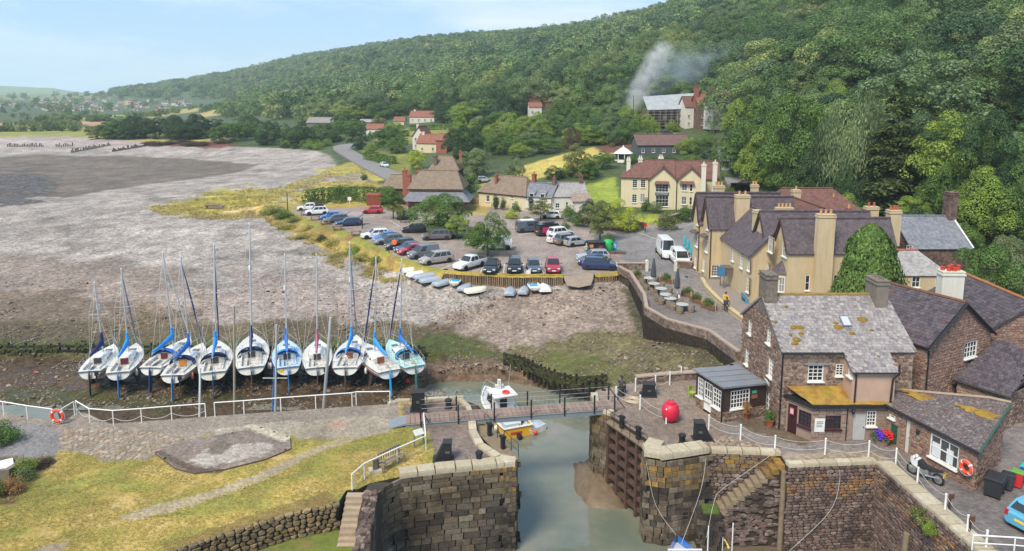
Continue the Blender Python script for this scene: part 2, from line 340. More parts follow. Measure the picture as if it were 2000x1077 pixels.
def make_land():
 nu,nv=620,600
 u=np.linspace(-600,2700,nu);d=np.concatenate([np.geomspace(24,330,420,endpoint=False),np.geomspace(330,6000,nv-420)])
 U,Dd=np.meshgrid(u,d);X=(U-1000)/1390.*Dd;Y=Dd
 Z=terr0(X,Y).reshape(X.shape)
 px,py=PXv(X,Y,Z)
 ch=inpoly(*PXv(X,Y,-5.2),CHAN).astype(float)
 for _ in range(6):ch[1:-1,1:-1]=(ch[1:-1,1:-1]*2+ch[:-2,1:-1]+ch[2:,1:-1]+ch[1:-1,:-2]+ch[1:-1,2:])/6
 Z=Z*(1-np.clip(ch*1.5,0,1))+-5.8*np.clip(ch*1.5,0,1)
 mudm=(Y<64.8)&(X<-6)&(Y>48)
 Z=np.where(mudm,np.minimum(Z,-4.25-.25*(fbm(X/3,Y/3,5)-.5)),Z)
 near=np.clip((140-Y)/60,0,1)
 Z+=near*((fbm(X/5,Y/5,8)-.5)*.35+(fbm(X/1.2,Y/1.2,9)-.5)*.14)
 slab=inpoly(X,Y,CARPARK)|inpoly(X,Y,QUAYR)
 Z=np.where(slab,np.minimum(Z,-.5),Z)
 px,py=PXv(X,Y,Z);x,y=X.ravel(),Y.ravel();pxr,pyr=px.ravel(),py.ravel();zr=Z.ravel()
 base=np.tile(tone((167,158,153)),(len(x),1))
 crest=np.interp(pxr+(fbm(x/6,y/6,19)-.5)*14,[-900,170,300,450,560,620,645,656,668,3000],[262,268,282,287,290,296,304,318,420,420]);wood=(zr>4.5)|((y>95)&(pyr<crest))|(pxr>1450)
 base[wood]=tone((78,92,50))
 far=y>900;base[far]=tone((80,98,62))
 stripes=fbm(x/26,y/7,41);shing=~wood
 base[shing]*=(0.86+.28*stripes[shing])[:,None]
 dark=shing&(fbm(x/9,y/4,77)>.64);base[dark]*=.72
 Zn=[([(-900,520),(120,500),(330,520),(400,560),(520,600),(560,640),(-900,660)],(148,134,126),60,5.),
 ([(-900,590),(150,575),(330,600),(420,625),(480,650),(-900,670)],(126,111,98),60,3.5),
 ([(470,520),(700,560),(720,640),(420,640)],(158,144,138),60,5.),
 ([(-900,640),(150,628),(330,622),(480,636),(640,622),(760,620),(900,640),(990,690),(980,715),(840,712),(350,712),(160,708),(-900,730)],(106,94,72),44,2.),
 ([(-900,672),(200,664),(380,668),(600,668),(830,655),(930,662),(985,700),(840,712),(350,712),(160,708),(-900,728)],(84,90,42),26,1.6),
 ([(-900,712),(160,694),(350,697),(830,702),(990,702),(1080,747),(1200,757),(1200,830),(900,900),(-900,900)],(86,70,53),6,2.),
 ([(-900,760),(150,762),(420,768),(520,782),(300,800),(-900,815)],(78,76,44),30,2.),
 ([(800,705),(990,704),(1070,748),(900,748),(830,752),(800,760)],(118,98,82),16,2.),
 ([(840,610),(1230,540),(1300,640),(1440,705),(1350,760),(1180,758),(1070,735),(990,690),(900,650)],(150,134,124),50,3.),
 ([(985,690),(1080,665),(1190,640),(1290,650),(1420,690),(1400,740),(1200,757),(1075,742)],(112,104,74),40,2.6),
 ([(990,705),(1080,690),(1180,700),(1250,735),(1200,757),(1075,744)],(96,98,52),24,1.4),
 ([(1215,560),(1235,560),(1262,620),(1330,655),(1440,700),(1430,720),(1300,680),(1235,640)],(92,88,62),14,1.6),
 ([(-900,302),(60,303),(300,307),(430,314),(505,320),(490,332),(440,342),(300,362),(130,383),(-900,402)],(118,108,100),15,18.),
 ([(-900,330),(60,345),(130,365),(60,392),(-900,400)],(88,76,66),40,9.),
 ([(-900,262),(0,268),(170,268),(330,276),(420,280),(450,290),(300,290),(-900,280)],(176,162,160),4,9.),
 ([(280,402),(330,392),(400,378),(500,366),(545,378),(560,402),(530,418),(440,424),(330,420)],(170,158,92),34,4.),
 ([(330,405),(420,380),(500,372),(520,400),(440,415)],(160,150,62),44,3.),
 ([(430,410),(520,398),(560,405),(520,418),(450,424)],(196,170,118),16,4.),
 ([(480,384),(560,362),(640,332),(700,318),(760,345),(720,362),(640,372),(540,388)],(168,158,84),26,4.),
 ([(560,372),(640,345),(700,340),(730,360),(640,385)],(160,148,142),16,4.),
 ([(620,360),(700,352),(790,372),(780,400),(600,402),(560,392)],(178,162,92),20,4.),
 ([(496,402),(560,398),(600,418),(650,436),(700,456),(780,500),(840,520),(1000,534),(1110,534),(1110,552),(960,556),(860,548),(790,524),(700,512),(620,480),(540,442)],(172,156,72),12,2.5),
 ([(575,412),(645,436),(700,458),(740,482),(720,488),(640,452),(580,428)],(140,150,62),8,2.5),
 ([(510,418),(560,422),(640,462),(720,502),(690,506),(600,470),(530,438)],(148,122,66),18,2.),
 ([(-900,250),(165,250),(182,268),(-900,269)],(150,150,84),1,20.),([(-900,241),(20,241),(160,244),(165,250),(-900,250)],(188,155,120),1,20.),
 ([(70,236),(130,233),(250,240),(240,244),(160,243)],(186,154,122),1,20.),([(135,235),(190,226),(264,224),(255,232),(200,236)],(150,168,92),1,20.),
 ([(165,244),(240,240),(330,236),(370,240),(200,250)],(180,150,120),1,20.),([(262,226),(330,215),(395,211),(397,216),(300,231)],(178,165,104),1,20.),
 ([(372,228),(420,213),(452,213),(446,222),(400,230)],(184,168,108),1,20.),([(240,198),(262,196),(270,205),(246,208)],(186,158,122),1,20.),
 ([(170,262),(330,262),(430,268),(450,280),(300,276),(180,270)],(170,160,92),6,9.),
 ([(278,276),(430,278),(470,285),(420,290),(290,284)],(120,70,62),8,6.),
 ([(-900,196),(60,168),(215,190),(215,196)],(118,132,92),3,200.),
 ([(985,348),(1010,328),(1100,300),(1160,286),(1205,296),(1190,310),(1110,330),(1040,352)],(196,178,96),4,4.),
 ([(930,352),(990,345),(1040,352),(1000,372),(940,372)],(150,150,80),8,4.),
 ([(1140,362),(1200,345),(1212,395),(1150,398)],(146,160,66),6,3.),([(1235,424),(1290,418),(1290,446),(1240,446)],(152,160,62),5,3.),
 ([(705,290),(800,300),(800,345),(745,330)],(128,132,62),12,4.),([(730,265),(800,250),(900,248),(900,268),(790,285),(730,285)],(140,142,74),12,5.),
 ([(1160,290),(1235,270),(1270,275),(1240,296),(1185,300)],(120,82,70),5,3.),([(1262,262),(1300,258),(1330,262),(1320,275),(1265,275)],(168,148,124),5,3.)]
 C=paint(pxr,pyr,base,Zn,x,y)
 m_=(fbm(x/16,y/5,71,5)*.55+fbm(x/3.5,y/1.6,73,4)*.45);k_=(y>60)&~wood;C[k_]*=(.7+.6*m_[k_])[:,None];k2=k_&(y>95);C[k2]*=(.72+.56*vnoise(x[k2]/1.3,y[k2]/2.1,91))[:,None]
 C3=C.reshape(*X.shape,3)
 C3[1:-1,1:-1]=(C3[1:-1,1:-1]*2+C3[:-2,1:-1]+C3[2:,1:-1]+C3[1:-1,:-2]+C3[1:-1,2:])/6
 peb=np.where(wood,.12,1.).reshape(X.shape);green=C3[...,1]>C3[...,0]*.93;peb[green]*=.35
 peb*=np.clip(1.25-Y/420,.45,1)
 o=grid_obj('ground',X,Y,Z,C3,ground_mat('shingle and soil',3.4,1.4),peb);tag(o,kind='structure')
make_land()
# water
def water_mat():
 m,nt,b=newmat('harbour water');g=nt.nodes.new('ShaderNodeNewGeometry');n=nz(nt,g.outputs['Position'],.8,3,.5);n2=nz(nt,g.outputs['Position'],6,3,.5)
 b.inputs['Base Color'].default_value=(*srgb(140,142,138),1);b.inputs['Roughness'].default_value=.06;b.inputs['Specular IOR Level'].default_value=.55
 bp=nt.nodes.new('ShaderNodeBump');bp.inputs['Strength'].default_value=.12;bp.inputs['Distance'].default_value=.1
 nt.links.new(mth(nt,'ADD',n.outputs[0],mth(nt,'MULTIPLY',n2.outputs[0],.12)),bp.inputs['Height']);nt.links.new(bp.outputs[0],b.inputs['Normal'])
 n3=nz(nt,g.outputs['Position'],.25,4,.6);c=mixc(nt,ramp(nt,n3.outputs[0],[(.35,0.),(.65,1.)]),(*srgb(98,106,92),1),srgb(126,122,106));nt.links.new(c,b.inputs['Base Color'])
 return m
MWATER=water_mat()
def sheet(name,poly,z,mat,kind='structure',thick=0.):
 b=MB();n=len(poly)
 if thick:b.prism(poly,z-thick,z)
 else:b.add([(p[0],p[1],z)for p in poly],[tuple(range(n))])
 return tag(b.obj(name,mat),kind=kind)
sheet('water',[(-12,12),(30,12),(30,38),(14,47),(12,64),(-12,64),(-12,50),(-3,47),(-12,36)],-5.2,MWATER)
sheet('puddle',P2([(-40,790),(20,792),(110,800),(118,822),(60,830),(-40,812)],-4.2),-4.2,MWATER)
sheet('puddle',[(-47,54.5),(-8.5,54.5),(-9.5,62.5),(-47,62.5)],-4.53,MWATER);sheet('basin_mud',[(9.,20),(21,20),(21,37.9),(11.5,38.5),(9.4,36.5)],-5.12,M('basin mud',tuple(tone((110,96,80))),.3,2,.6,bump=.6,bscale=7))
def mudbank():
 b=MB();n=18;pts=P2([(1118,905),(1150,892),(1200,905),(1225,955),(1215,990),(1150,985),(1122,955)],-5.0);c=Vector((sum(p[0]for p in pts)/7,sum(p[1]for p in pts)/7,-4.35));r=random.Random(2)
 ring=[]
 for i in range(7):
  a=Vector((*pts[i],0));e=Vector((*pts[(i+1)%7],0))
  for k in range(5):q=a.lerp(e,k/5);ring.append(q+Vector((r.uniform(-.15,.15),r.uniform(-.15,.15),0)))
 rings=[[(c.x+(p.x-c.x)*s,c.y+(p.y-c.y)*s,z+r.uniform(-.12,.12))for p in ring]for s,z in((1.15,-5.7),(1.,-5.15),(.8,-4.85),(.5,-4.5),(.2,-4.35))]
 b.loft(rings,cap=True);tag(b.obj('mud_bank',M('wet mud',tuple(tone((120,104,86))),.35,2.5,.55,bump=.6,bscale=9),smooth=60),kind='structure')
mudbank()
# slabs with painted ground zones
def clipcell(poly,x0,x1,y0,y1):
 for ax,lim,sg in((0,x0,1),(0,x1,-1),(1,y0,1),(1,y1,-1)):
  out=[]
  for i in range(len(poly)):
   a,b=poly[i-1],poly[i];da,db=(a[ax]-lim)*sg,(b[ax]-lim)*sg
   if da>=0:out.append(a)
   if(da>=0)!=(db>=0):t=da/(da-db);out.append((a[0]+(b[0]-a[0])*t,a[1]+(b[1]-a[1])*t))
  poly=out
  if not poly:return[]
 return poly
def ground_slab(name,poly,zf,cell,zones,base,mat,bottom,side_mat,peb=.4,ymax=1e9):
 if sum(poly[i][0]*poly[(i+1)%len(poly)][1]-poly[(i+1)%len(poly)][0]*poly[i][1]for i in range(len(poly)))<0:poly=poly[::-1]
 xs=[p[0]for p in poly];ys=[p[1]for p in poly];nx=int((max(xs)-min(xs))/cell)+1;ny=int((max(ys)-min(ys))/cell)+1
 gx=min(xs)+np.arange(nx+1)*cell;gy=min(ys)+np.arange(ny+1)*cell
 GX,GY=np.meshgrid(gx,gy);ins=inpoly(GX,GY,poly)
 near=np.zeros((ny,nx),bool)
 for i in range(len(poly)):
  a,b=poly[i-1],poly[i];L=math.dist(a,b);k=max(2,int(L/cell*4));t=np.linspace(0,1,k)
  ix=np.clip(((a[0]+(b[0]-a[0])*t-gx[0])/cell).astype(int),0,nx-1);iy=np.clip(((a[1]+(b[1]-a[1])*t-gy[0])/cell).astype(int),0,ny-1);near[iy,ix]=True
 vid={};V=[];Fs=[]
 def vi(x,y):
  k=(round(x,4),round(y,4))
  if k not in vid:vid[k]=len(V);V.append((x,y))
  return vid[k]
 full=ins[:-1,:-1]&ins[1:,:-1]&ins[:-1,1:]&ins[1:,1:]
 for j in range(ny):
  for i in range(nx):
   if near[j,i]:
    q=clipcell(poly,gx[i],gx[i+1],gy[j],gy[j+1]);f=[]
    for p in q:
     w=vi(*p)
     if w not in f:f.append(w)
    if len(f)>2:Fs.append(tuple(f))
   elif full[j,i]:Fs.append((vi(gx[i],gy[j]),vi(gx[i+1],gy[j]),vi(gx[i+1],gy[j+1]),vi(gx[i],gy[j+1])))
 A=np.array(V);Z=zf(A[:,0],A[:,1])if callable(zf)else np.full(len(A),float(zf))
 px,py=PXv(A[:,0],A[:,1],Z);C=paint(px,py,np.tile(tone(base),(len(A),1)),zones,A[:,0],A[:,1])
 nb=len(V);verts=[(a,b,z)for(a,b),z in zip(V,Z)]
 zt=zf(np.array(xs),np.array(ys))if callable(zf)else[zf]*len(poly)
 side=[(p[0],p[1],float(z))for p,z in zip(poly,zt)]+[(p[0],p[1],bottom)for p in poly];n=len(poly)
 me=bpy.data.meshes.new(name);me.from_pydata(verts+side,[],Fs+[(nb+i,nb+n+i,nb+n+(i+1)%n,nb+(i+1)%n)for i in range(n)])
 at=me.attributes.new('tint','FLOAT_COLOR','POINT');at.data.foreach_set('color',np.concatenate([np.concatenate([C,np.tile(tone((90,82,74)),(2*n,1))]),np.full((nb+2*n,1),peb)],1).astype(np.float32).ravel())
 me.materials.append(mat);me.materials.append(side_mat);me.polygons.foreach_set('material_index',[0]*len(Fs)+[1]*n);me.update()
 o=bpy.data.objects.new(name,me);COL.objects.link(o);return tag(o,kind='structure')
MWALLBACK=M('wet mortar',tuple(tone((70,62,54))),.3,1.5,.8,bump=.4,bscale=8)
QUAYL=P2([(-500,780),(0,803),(112,826),(122,826),(150,806),(165,806),(215,828),(430,812),(560,803),(690,794),(757,790),(782,784),(896,778),(917,796),(927,822),(930,847),(943,870),(977,893),(1004,899),(1007,908),(985,910),(865,921),(780,932),(722,944),(700,955),(676,958),(660,983),(640,987),(560,1003),(480,1028),(400,1053),(330,1080),(200,1130),(-500,1200)])
ZL=[([(-500,740),(0,770),(110,790),(150,770),(220,790),(780,760),(780,830),(640,860),(560,850),(400,850),(280,900),(190,890),(120,880),(-500,1000)],(150,138,128),5,1.),
([(-500,800),(105,832),(125,860),(110,890),(-500,960)],(140,136,138),3,1.),
([(110,840),(220,838),(300,845),(360,860),(280,895),(180,888),(120,880)],(156,146,136),6,.5),
([(185,890),(240,872),(290,868),(300,885),(200,905)],(148,140,120),7,.5),
([(420,838),(560,822),(600,826),(570,850),(430,858)],(176,166,152),6,.7),
([(560,835),(640,818),(720,812),(770,825),(760,845),(690,858),(630,850),(580,862)],(168,156,140),8,.7),
([(300,884),(350,862),(470,842),(520,838),(570,862),(568,876),(520,895),(440,915),(380,925),(340,915)],(142,128,120),2,.7),
([(400,880),(470,866),(540,868),(530,885),(440,905),(400,912),(370,905)],(176,166,158),12,.5),
([(400,885),(430,863),(458,866),(430,890)],(128,116,108),3,.5),
([(474,832),(495,828),(568,852),(560,864),(545,862)],(196,186,166),1.5,.5),
([(300,884),(312,880),(380,912),(440,917),(430,925),(374,925)],(104,88,76),2,.5),
([(640,842),(645,822),(668,820),(680,836)],(180,152,136),1,.5),
([(785,790),(900,781),(915,797),(926,830),(935,862),(965,895),(1000,905),(865,918),(850,895),(838,850),(830,838),(790,832)],(128,112,104),2,.8),
([(842,850),(930,850),(965,898),(860,912)],(132,118,112),6,.8),
([(230,1012),(300,985),(380,968),(450,945),(520,918),(580,890),(630,868),(690,850),(690,860),(640,878),(590,900),(530,930),(450,962),(370,990),(260,1018)],(176,160,132),6,.5),
([(60,1085),(90,1065),(135,1055),(120,1085)],(176,156,136),8,.5),
([(-500,900),(30,905),(100,890),(110,905),(60,940),(30,985),(-500,1010)],(120,98,76),5,.6),
([(320,1062),(420,1030),(560,985),(640,960),(660,985),(640,990),(560,1006),(400,1056),(330,1085)],(140,118,70),8,.6)]
def lawn_mat():
 m=ground_mat('lawn and paving',5.5,3.2,stones=.35);return m
MLAWN=lawn_mat()
def lawn():
 o=ground_slab('quay_lawn',QUAYL,0.,.16,ZL,(178,156,86),MLAWN,-6,MWALLBACK,.3)
 me=o.data;n=len(me.vertices);co=np.empty(n*3,np.float32);me.vertices.foreach_get('co',co);co=co.reshape(-1,3);c=np.empty(n*4,np.float32);at=me.attributes['tint'];at.data.foreach_get('color',c);c=c.reshape(-1,4)
 gcol=tone((178,156,86));k=np.abs(c[:,:3]-gcol).sum(1)<1e-4
 f=fbm(co[:,0]/2.2,co[:,1]/1.6,4);g=fbm(co[:,0]/.5,co[:,1]/.4,14)
 a=np.clip((f-.45)*5,0,1)[:,None];d=np.clip((.46-f+(g-.5)*.5)*5,0,1)[:,None]
 cc=gcol*(1-a)+tone((150,146,74))*a;cc=cc*(1-d*.8)+tone((198,172,112))*d*.8
 c[k,:3]=cc[k];c[k,3]=.08;at.data.foreach_set('color',c.ravel())
 return o
lawn()
sheet('lower_grass',P2([(200,1090),(330,1090),(400,1068),(520,1030),(645,1003),(690,1003),(690,1200),(100,1300)],-1.35),-1.35,M('rough grass',tuple(tone((112,122,56))),.45,2.2,.9,bump=.8,bscale=14,spots=[((*tone((140,118,80)),),1.2,.52,.8)]),thick=.3)
MTAR=ground_mat('tarmac and cobbles',7.,2.2,stones=.5)
ZR=[([(1300,750),(1370,750),(1390,800),(1530,850),(1700,880),(1800,960),(2000,1100),(2100,900),(1900,700),(1600,700)],(132,124,124),2,1.),
([(1150,760),(1350,742),(1375,800),(1420,850),(1540,900),(1300,905),(1255,890)],(146,130,120),5,.8),
([(1340,860),(1420,848),(1530,880),(1530,912),(1400,890)],(138,122,112),5,.6),
([(1440,800),(1530,835),(1600,862),(1560,872),(1450,838)],(112,98,82),8,.5),
([(1530,885),(1712,880),(1800,960),(1915,1077),(1890,1077),(1712,912),(1540,915)],(166,154,138),5,.5),
([(1700,860),(1780,905),(1900,985),(1960,1020),(1940,1060),(1770,930)],(136,128,128),3,.5)]
ground_slab('quay_side',QUAYR,0.,.3,ZR,(140,132,130),MTAR,-6,MWALLBACK,.25)
ZC=[([(1000,400),(1090,395),(1180,440),(1250,450),(1480,390),(1480,470),(1340,548),(1240,535),(1210,490),(1130,440),(1040,405)],(140,136,138),3,2.),
([(545,398),(700,395),(790,398),(780,408),(700,404),(610,408),(560,414)],(176,156,84),5,2.),
([(900,392),(940,392),(958,405),(950,420),(915,420)],(178,158,92),3,2.)]
ground_slab('car_park',CARPARK,.004,.6,ZC,(162,148,142),MTAR,-2.6,MWALLBACK,.2)
# roads draped over the land
def ribbon(name,pts,w,mat,dz=.06,step=3.):
 P=[Vector(p)for p in pts];out=[]
 for i in range(len(P)-1):
  k=max(1,int((P[i+1]-P[i]).length/step))
  for j in range(k):out.append(P[i].lerp(P[i+1],j/k))
 out.append(P[-1])
 for _ in range(4):out=[out[0]]+[(out[i-1]+out[i]*2+out[i+1])/4 for i in range(1,len(out)-1)]+[out[-1]]
 rows=[]
 for i,p in enumerate(out):
  t=(out[min(i+1,len(out)-1)]-out[max(i-1,0)]);n=Vector((-t.y,t.x,0)).normalized()
  z=max(TZ(*(p+n*k)[:2])for k in(-w/2,0,w/2))+dz
  rows.append([tuple((p+n*k).xy)+(z,)for k in(-w/2,-w/6,w/6,w/2)]+[tuple((p-n*(-w/2)).xy)+(z-.6,),tuple((p-n*(w/2)).xy)+(z-.6,)])
 b=MB();b.loft([[r[4],r[0 if False else 3],r[2],r[1],r[0],r[5]]for r in rows],closed=False,cap=False)
 return tag(b.obj(name,mat,smooth=40),kind='structure')
MROAD=M('road tarmac',tuple(tone((140,136,138))),.12,.6,.85,bump=.2,bscale=20)
ribbon('coast_road',[T(852,388),T(800,362),T(755,340),T(712,318),T(684,303),T(664,292),T(672,284),T(700,280)],6,MROAD,.12)
ribbon('hill_road',[G(1452,402),T(1446,380),T(1440,355),T(1432,330),T(1424,312),T(1412,300)],5,MROAD,.15)
# foliage
def leaf_mat(name,cols,rough=.6):
 m,nt,b=newmat(name);r=nt.nodes.new('ShaderNodeObjectInfo').outputs['Random'];at=nt.nodes.new('ShaderNodeAttribute');at.attribute_name='rnd'
 lc=nt.nodes.new('ShaderNodeObjectInfo').outputs['Location'];nl=nz(nt,lc,.012,3,.6);r=mth(nt,'FRACT',mth(nt,'ADD',mth(nt,'MULTIPLY',r,.45),mth(nt,'MULTIPLY',nl.outputs[0],1.3)))if len(cols)>3 else r
 base=ramp(nt,r,[(i/max(1,len(cols)-1),tuple(c))for i,c in enumerate(cols)])
 v=ramp(nt,at.outputs['Fac'],[(0.,.55),(.5,1.),(1.,1.55)]);c=mixc(nt,1.,base,v,'MULTIPLY')
 g=nt.nodes.new('ShaderNodeNewGeometry');n=nz(nt,g.outputs['Position'],.35,3,.6);c=mixc(nt,1.,c,ramp(nt,n.outputs[0],[(.3,.78),(.7,1.25)]),'MULTIPLY')
 nt.links.new(c,b.inputs['Base Color']);b.inputs['Roughness'].default_value=rough;b.inputs['Specular IOR Level'].default_value=.25
 tr=nt.nodes.new('ShaderNodeBsdfTranslucent');nt.links.new(c,tr.inputs[0]);mx=nt.nodes.new('ShaderNodeMixShader');mx.inputs[0].default_value=.3
 out=[x for x in nt.nodes if x.type=='OUTPUT_MATERIAL'][0];nt.links.new(b.outputs[0],mx.inputs[1]);nt.links.new(tr.outputs[0],mx.inputs[2]);nt.links.new(mx.outputs[0],out.inputs[0])
 return m
LEAF={'wood':leaf_mat('woodland leaves',[(0.064,0.122,0.045),(0.154,0.243,0.070),(0.096,0.166,0.064),(0.243,0.333,0.096),(0.109,0.192,0.064),(0.051,0.102,0.051),(0.192,0.282,0.083),(0.141,0.205,0.096),(0.294,0.346,0.109)]),
'dark':leaf_mat('dark leaves',[(0.046,0.092,0.033),(0.067,0.116,0.037)]),'mid':leaf_mat('green leaves',[(0.100,0.175,0.040),(0.133,0.216,0.050)]),
'light':leaf_mat('bright leaves',[(0.216,0.307,0.050),(0.250,0.333,0.059)]),'yellow':leaf_mat('yellow green leaves',[(0.399,0.449,0.050),(0.366,0.433,0.050)]),
'grey':leaf_mat('grey green leaves',[(0.166,0.233,0.100),(0.200,0.250,0.109)]),'purple':leaf_mat('purple brown leaves',[(0.100,0.074,0.050),(0.116,0.083,0.059)]),
'conifer':leaf_mat('conifer needles',[(0.050,0.083,0.029),(0.100,0.133,0.033)]),'olive':leaf_mat('olive leaves',[(0.183,0.216,0.067),(0.216,0.233,0.074)]),
'heath':leaf_mat('rust heath',[(0.333,0.183,0.083),(0.366,0.216,0.083)]),'grass':leaf_mat('dry grass',[(0.466,0.399,0.133),(0.399,0.366,0.116)]),'far':leaf_mat('far woodland leaves',[(0.067,0.125,0.040),(0.100,0.166,0.050),(0.083,0.142,0.050),(0.133,0.200,0.059)])}
BARK=M('bark',(.09,.07,.05),.25,4,.9,bump=.5,bscale=12)
def cards(P,Nn,size,rs,name,mat,aspect=.6,droop=0.):
 """leaf sprigs as small kites: P points, Nn normals"""
 n=len(P);t=rs.normal(size=(n,3));t[:,2]-=droop;t-=(t*Nn).sum(1)[:,None]*Nn;t/=np.linalg.norm(t,axis=1)[:,None]+1e-9;s=np.cross(Nn,t)
 sz=size*rs.uniform(.6,1.3,n)[:,None]
 V=np.empty((n,4,3));V[:,0]=P-t*sz*.5;V[:,1]=P+s*sz*aspect*.5+Nn*sz*.1;V[:,2]=P+t*sz*.6-Nn*sz*.12;V[:,3]=P-s*sz*aspect*.5+Nn*sz*.1
 me=bpy.data.meshes.new(name);me.vertices.add(4*n);me.vertices.foreach_set('co',V.astype(np.float32).ravel());me.loops.add(4*n);me.loops.foreach_set('vertex_index',np.arange(4*n,dtype=np.int32))
 me.polygons.add(n);me.polygons.foreach_set('loop_start',np.arange(0,4*n,4,dtype=np.int32));me.update(calc_edges=True)
 at=me.attributes.new('rnd','FLOAT','FACE');at.data.foreach_set('value',rs.random(n).astype(np.float32));me.materials.append(mat);return me
def normbox(P):
 lo=np.percentile(P,1,axis=0);hi=np.percentile(P,99,axis=0);Q=(P-lo)/(hi-lo);Q[:,:2]-=.5;return Q
def crown_broad(seed,n,size,mat,lobes=34,flat=.85,top=1.,base=.22,name='crown',lr=1.):
 """crown of a tree 1 high and about .9 wide"""
 rs=np.random.RandomState(seed);c=[];
 while len(c)<lobes:
  p=rs.uniform(-1,1,3)
  if np.dot(p,p)<1:c.append(p)
 c=np.array(c);rad=rs.uniform(.20,.36,lobes)*lr;cen=(base+1)/2
 c*=(.55+.45*np.linalg.norm(c,axis=1)**.3)[:,None]*.9;C=np.stack([c[:,0]*.42,c[:,1]*.42,cen+c[:,2]*(1-base)*.42],1);r3=rad*.46
 k=rs.randint(0,lobes,n*3);d=rs.normal(size=(n*3,3));d/=np.linalg.norm(d,axis=1)[:,None];d[:,2]=np.where(d[:,2]<-.15,-d[:,2],d[:,2])
 P=C[k]+d*(r3[k]*rs.uniform(.82,1.06,n*3))[:,None]*np.array([1,1,flat])
 dist=np.linalg.norm((P[:,None]-C[None])/r3[None,:,None],axis=2);dist[np.arange(n*3),k]=9;ok=dist.min(1)>.72
 P,d=P[ok][:n],d[ok][:n];P=normbox(P);Nn=d+rs.normal(size=d.shape)*.38;Nn[:,2]+=.2;Nn/=np.linalg.norm(Nn,axis=1)[:,None]
 return cards(P,Nn,size,rs,name,mat)
def crown_conifer(seed,n,size,mat,name='crown',w=.24):
 rs=np.random.RandomState(seed);nb=90;z=np.sort(rs.uniform(.1,.97,nb));th=rs.uniform(0,2*PI,nb);L=w*(1-z)**.8*rs.uniform(.75,1.25,nb)+.02
 k=rs.choice(nb,n,p=L/L.sum());t=rs.uniform(.15,1.,n)**.7;side=rs.normal(size=n)*.10*L[k]*2.2
 a=th[k];P=np.stack([np.cos(a)*L[k]*t-np.sin(a)*side,np.sin(a)*L[k]*t+np.cos(a)*side,z[k]+.02-.10*t**2*L[k]/w-rs.uniform(0,.03,n)],1)
 Nn=np.stack([np.cos(a)*.35,np.sin(a)*.35,np.ones(n)],1)+rs.normal(size=(n,3))*.4;Nn/=np.linalg.norm(Nn,axis=1)[:,None]
 return cards(P,Nn,size,rs,name,mat,.5,.5)
def crown_shrub(seed,n,size,mat,name='foliage',lobes=16):
 rs=np.random.RandomState(seed);a=rs.uniform(0,2*PI,lobes);q=np.sqrt(rs.uniform(0,1,lobes))*.36;C=np.stack([np.cos(a)*q,np.sin(a)*q,rs.uniform(.22,.68,lobes)*(1-q)],1);r=rs.uniform(.15,.3,lobes)
 k=rs.randint(0,lobes,n);d=rs.normal(size=(n,3));d[:,2]=np.abs(d[:,2])*.9-.1;d/=np.linalg.norm(d,axis=1)[:,None];P=normbox(C[k]+d*(r[k]*rs.uniform(.75,1.05,n))[:,None]);P[:,2]=np.clip(P[:,2],-.02,1)
 Nn=d+rs.normal(size=d.shape)*.6;Nn/=np.linalg.norm(Nn,axis=1)[:,None];return cards(P,Nn,size,rs,name,mat)
def crown_weep(seed,n,size,mat,name='crown'):
 rs=np.random.RandomState(seed);me=None;lobes=40;c=rs.normal(size=(lobes,3));c/=np.linalg.norm(c,axis=1)[:,None];c*=rs.uniform(.4,1,lobes)[:,None]
 C=np.stack([c[:,0]*.3,c[:,1]*.3,.62+c[:,2]*.3],1);k=rs.randint(0,lobes,n);h=rs.uniform(0,.22,n);P=C[k]+rs.normal(size=(n,3))*np.array([.035,.035,.02]);P[:,2]-=h;P=normbox(P)
 Nn=np.stack([P[:,0],P[:,1],np.full(n,.06)],1)+rs.normal(size=(n,3))*.08;Nn/=np.linalg.norm(Nn,axis=1)[:,None];return cards(P,Nn,size,rs,name,mat,.35,2.5)
def trunk_mesh(seed,top=.55,r0=.022,limbs=6):
 r=random.Random(seed);b=MB();pts=[(0,0,-.03)];x=y=0
 for k in range(1,6):x+=r.uniform(-.012,.012);y+=r.uniform(-.012,.012);pts.append((x,y,top*k/5))
 b.tube(pts,[r0*1.25,r0,r0*.85,r0*.7,r0*.5,r0*.25],7)
 for k in range(limbs):
  a=2*PI*k/limbs+r.uniform(-.4,.4);z=top*r.uniform(.45,.85);L=r.uniform(.18,.32);q=Vector(pts[3])
  b.tube([(q.x,q.y,z),(q.x+math.cos(a)*L*.5,q.y+math.sin(a)*L*.5,z+L*.35),(q.x+math.cos(a)*L,q.y+math.sin(a)*L,z+L*.85)],[r0*.5,r0*.35,r0*.12],5)
 return b.mesh('trunk',BARK,60)
BROAD=[crown_broad(s,17000,.027,LEAF['wood'],lobes=l,flat=f,base=bz,lr=q)for s,l,f,bz,q in((1,60,.8,.15,.8),(2,48,.9,.12,.9),(3,75,.75,.2,.72),(4,40,.85,.1,1.),(5,54,1.0,.12,.85))]
CONI=[crown_conifer(s,12000,.03,LEAF['conifer'],w=w)for s,w in((1,.27),(2,.2))]
WEEP=[crown_weep(3,16000,.04,LEAF['grey'])]
SHRUB=[crown_shrub(s,2600,.065,LEAF['mid'])for s in(1,2,3)]
TRUNK=[trunk_mesh(s)for s in(1,2,3)]
CTRUNK=trunk_mesh(9,.9,.014,0)
_tc=[0]
def ob(name,me,parent,mat=None):
 o=bpy.data.objects.new(name,me);COL.objects.link(o);o.parent=parent
 if mat is not None:o.material_slots[0].link='OBJECT';o.material_slots[0].material=mat
 return o
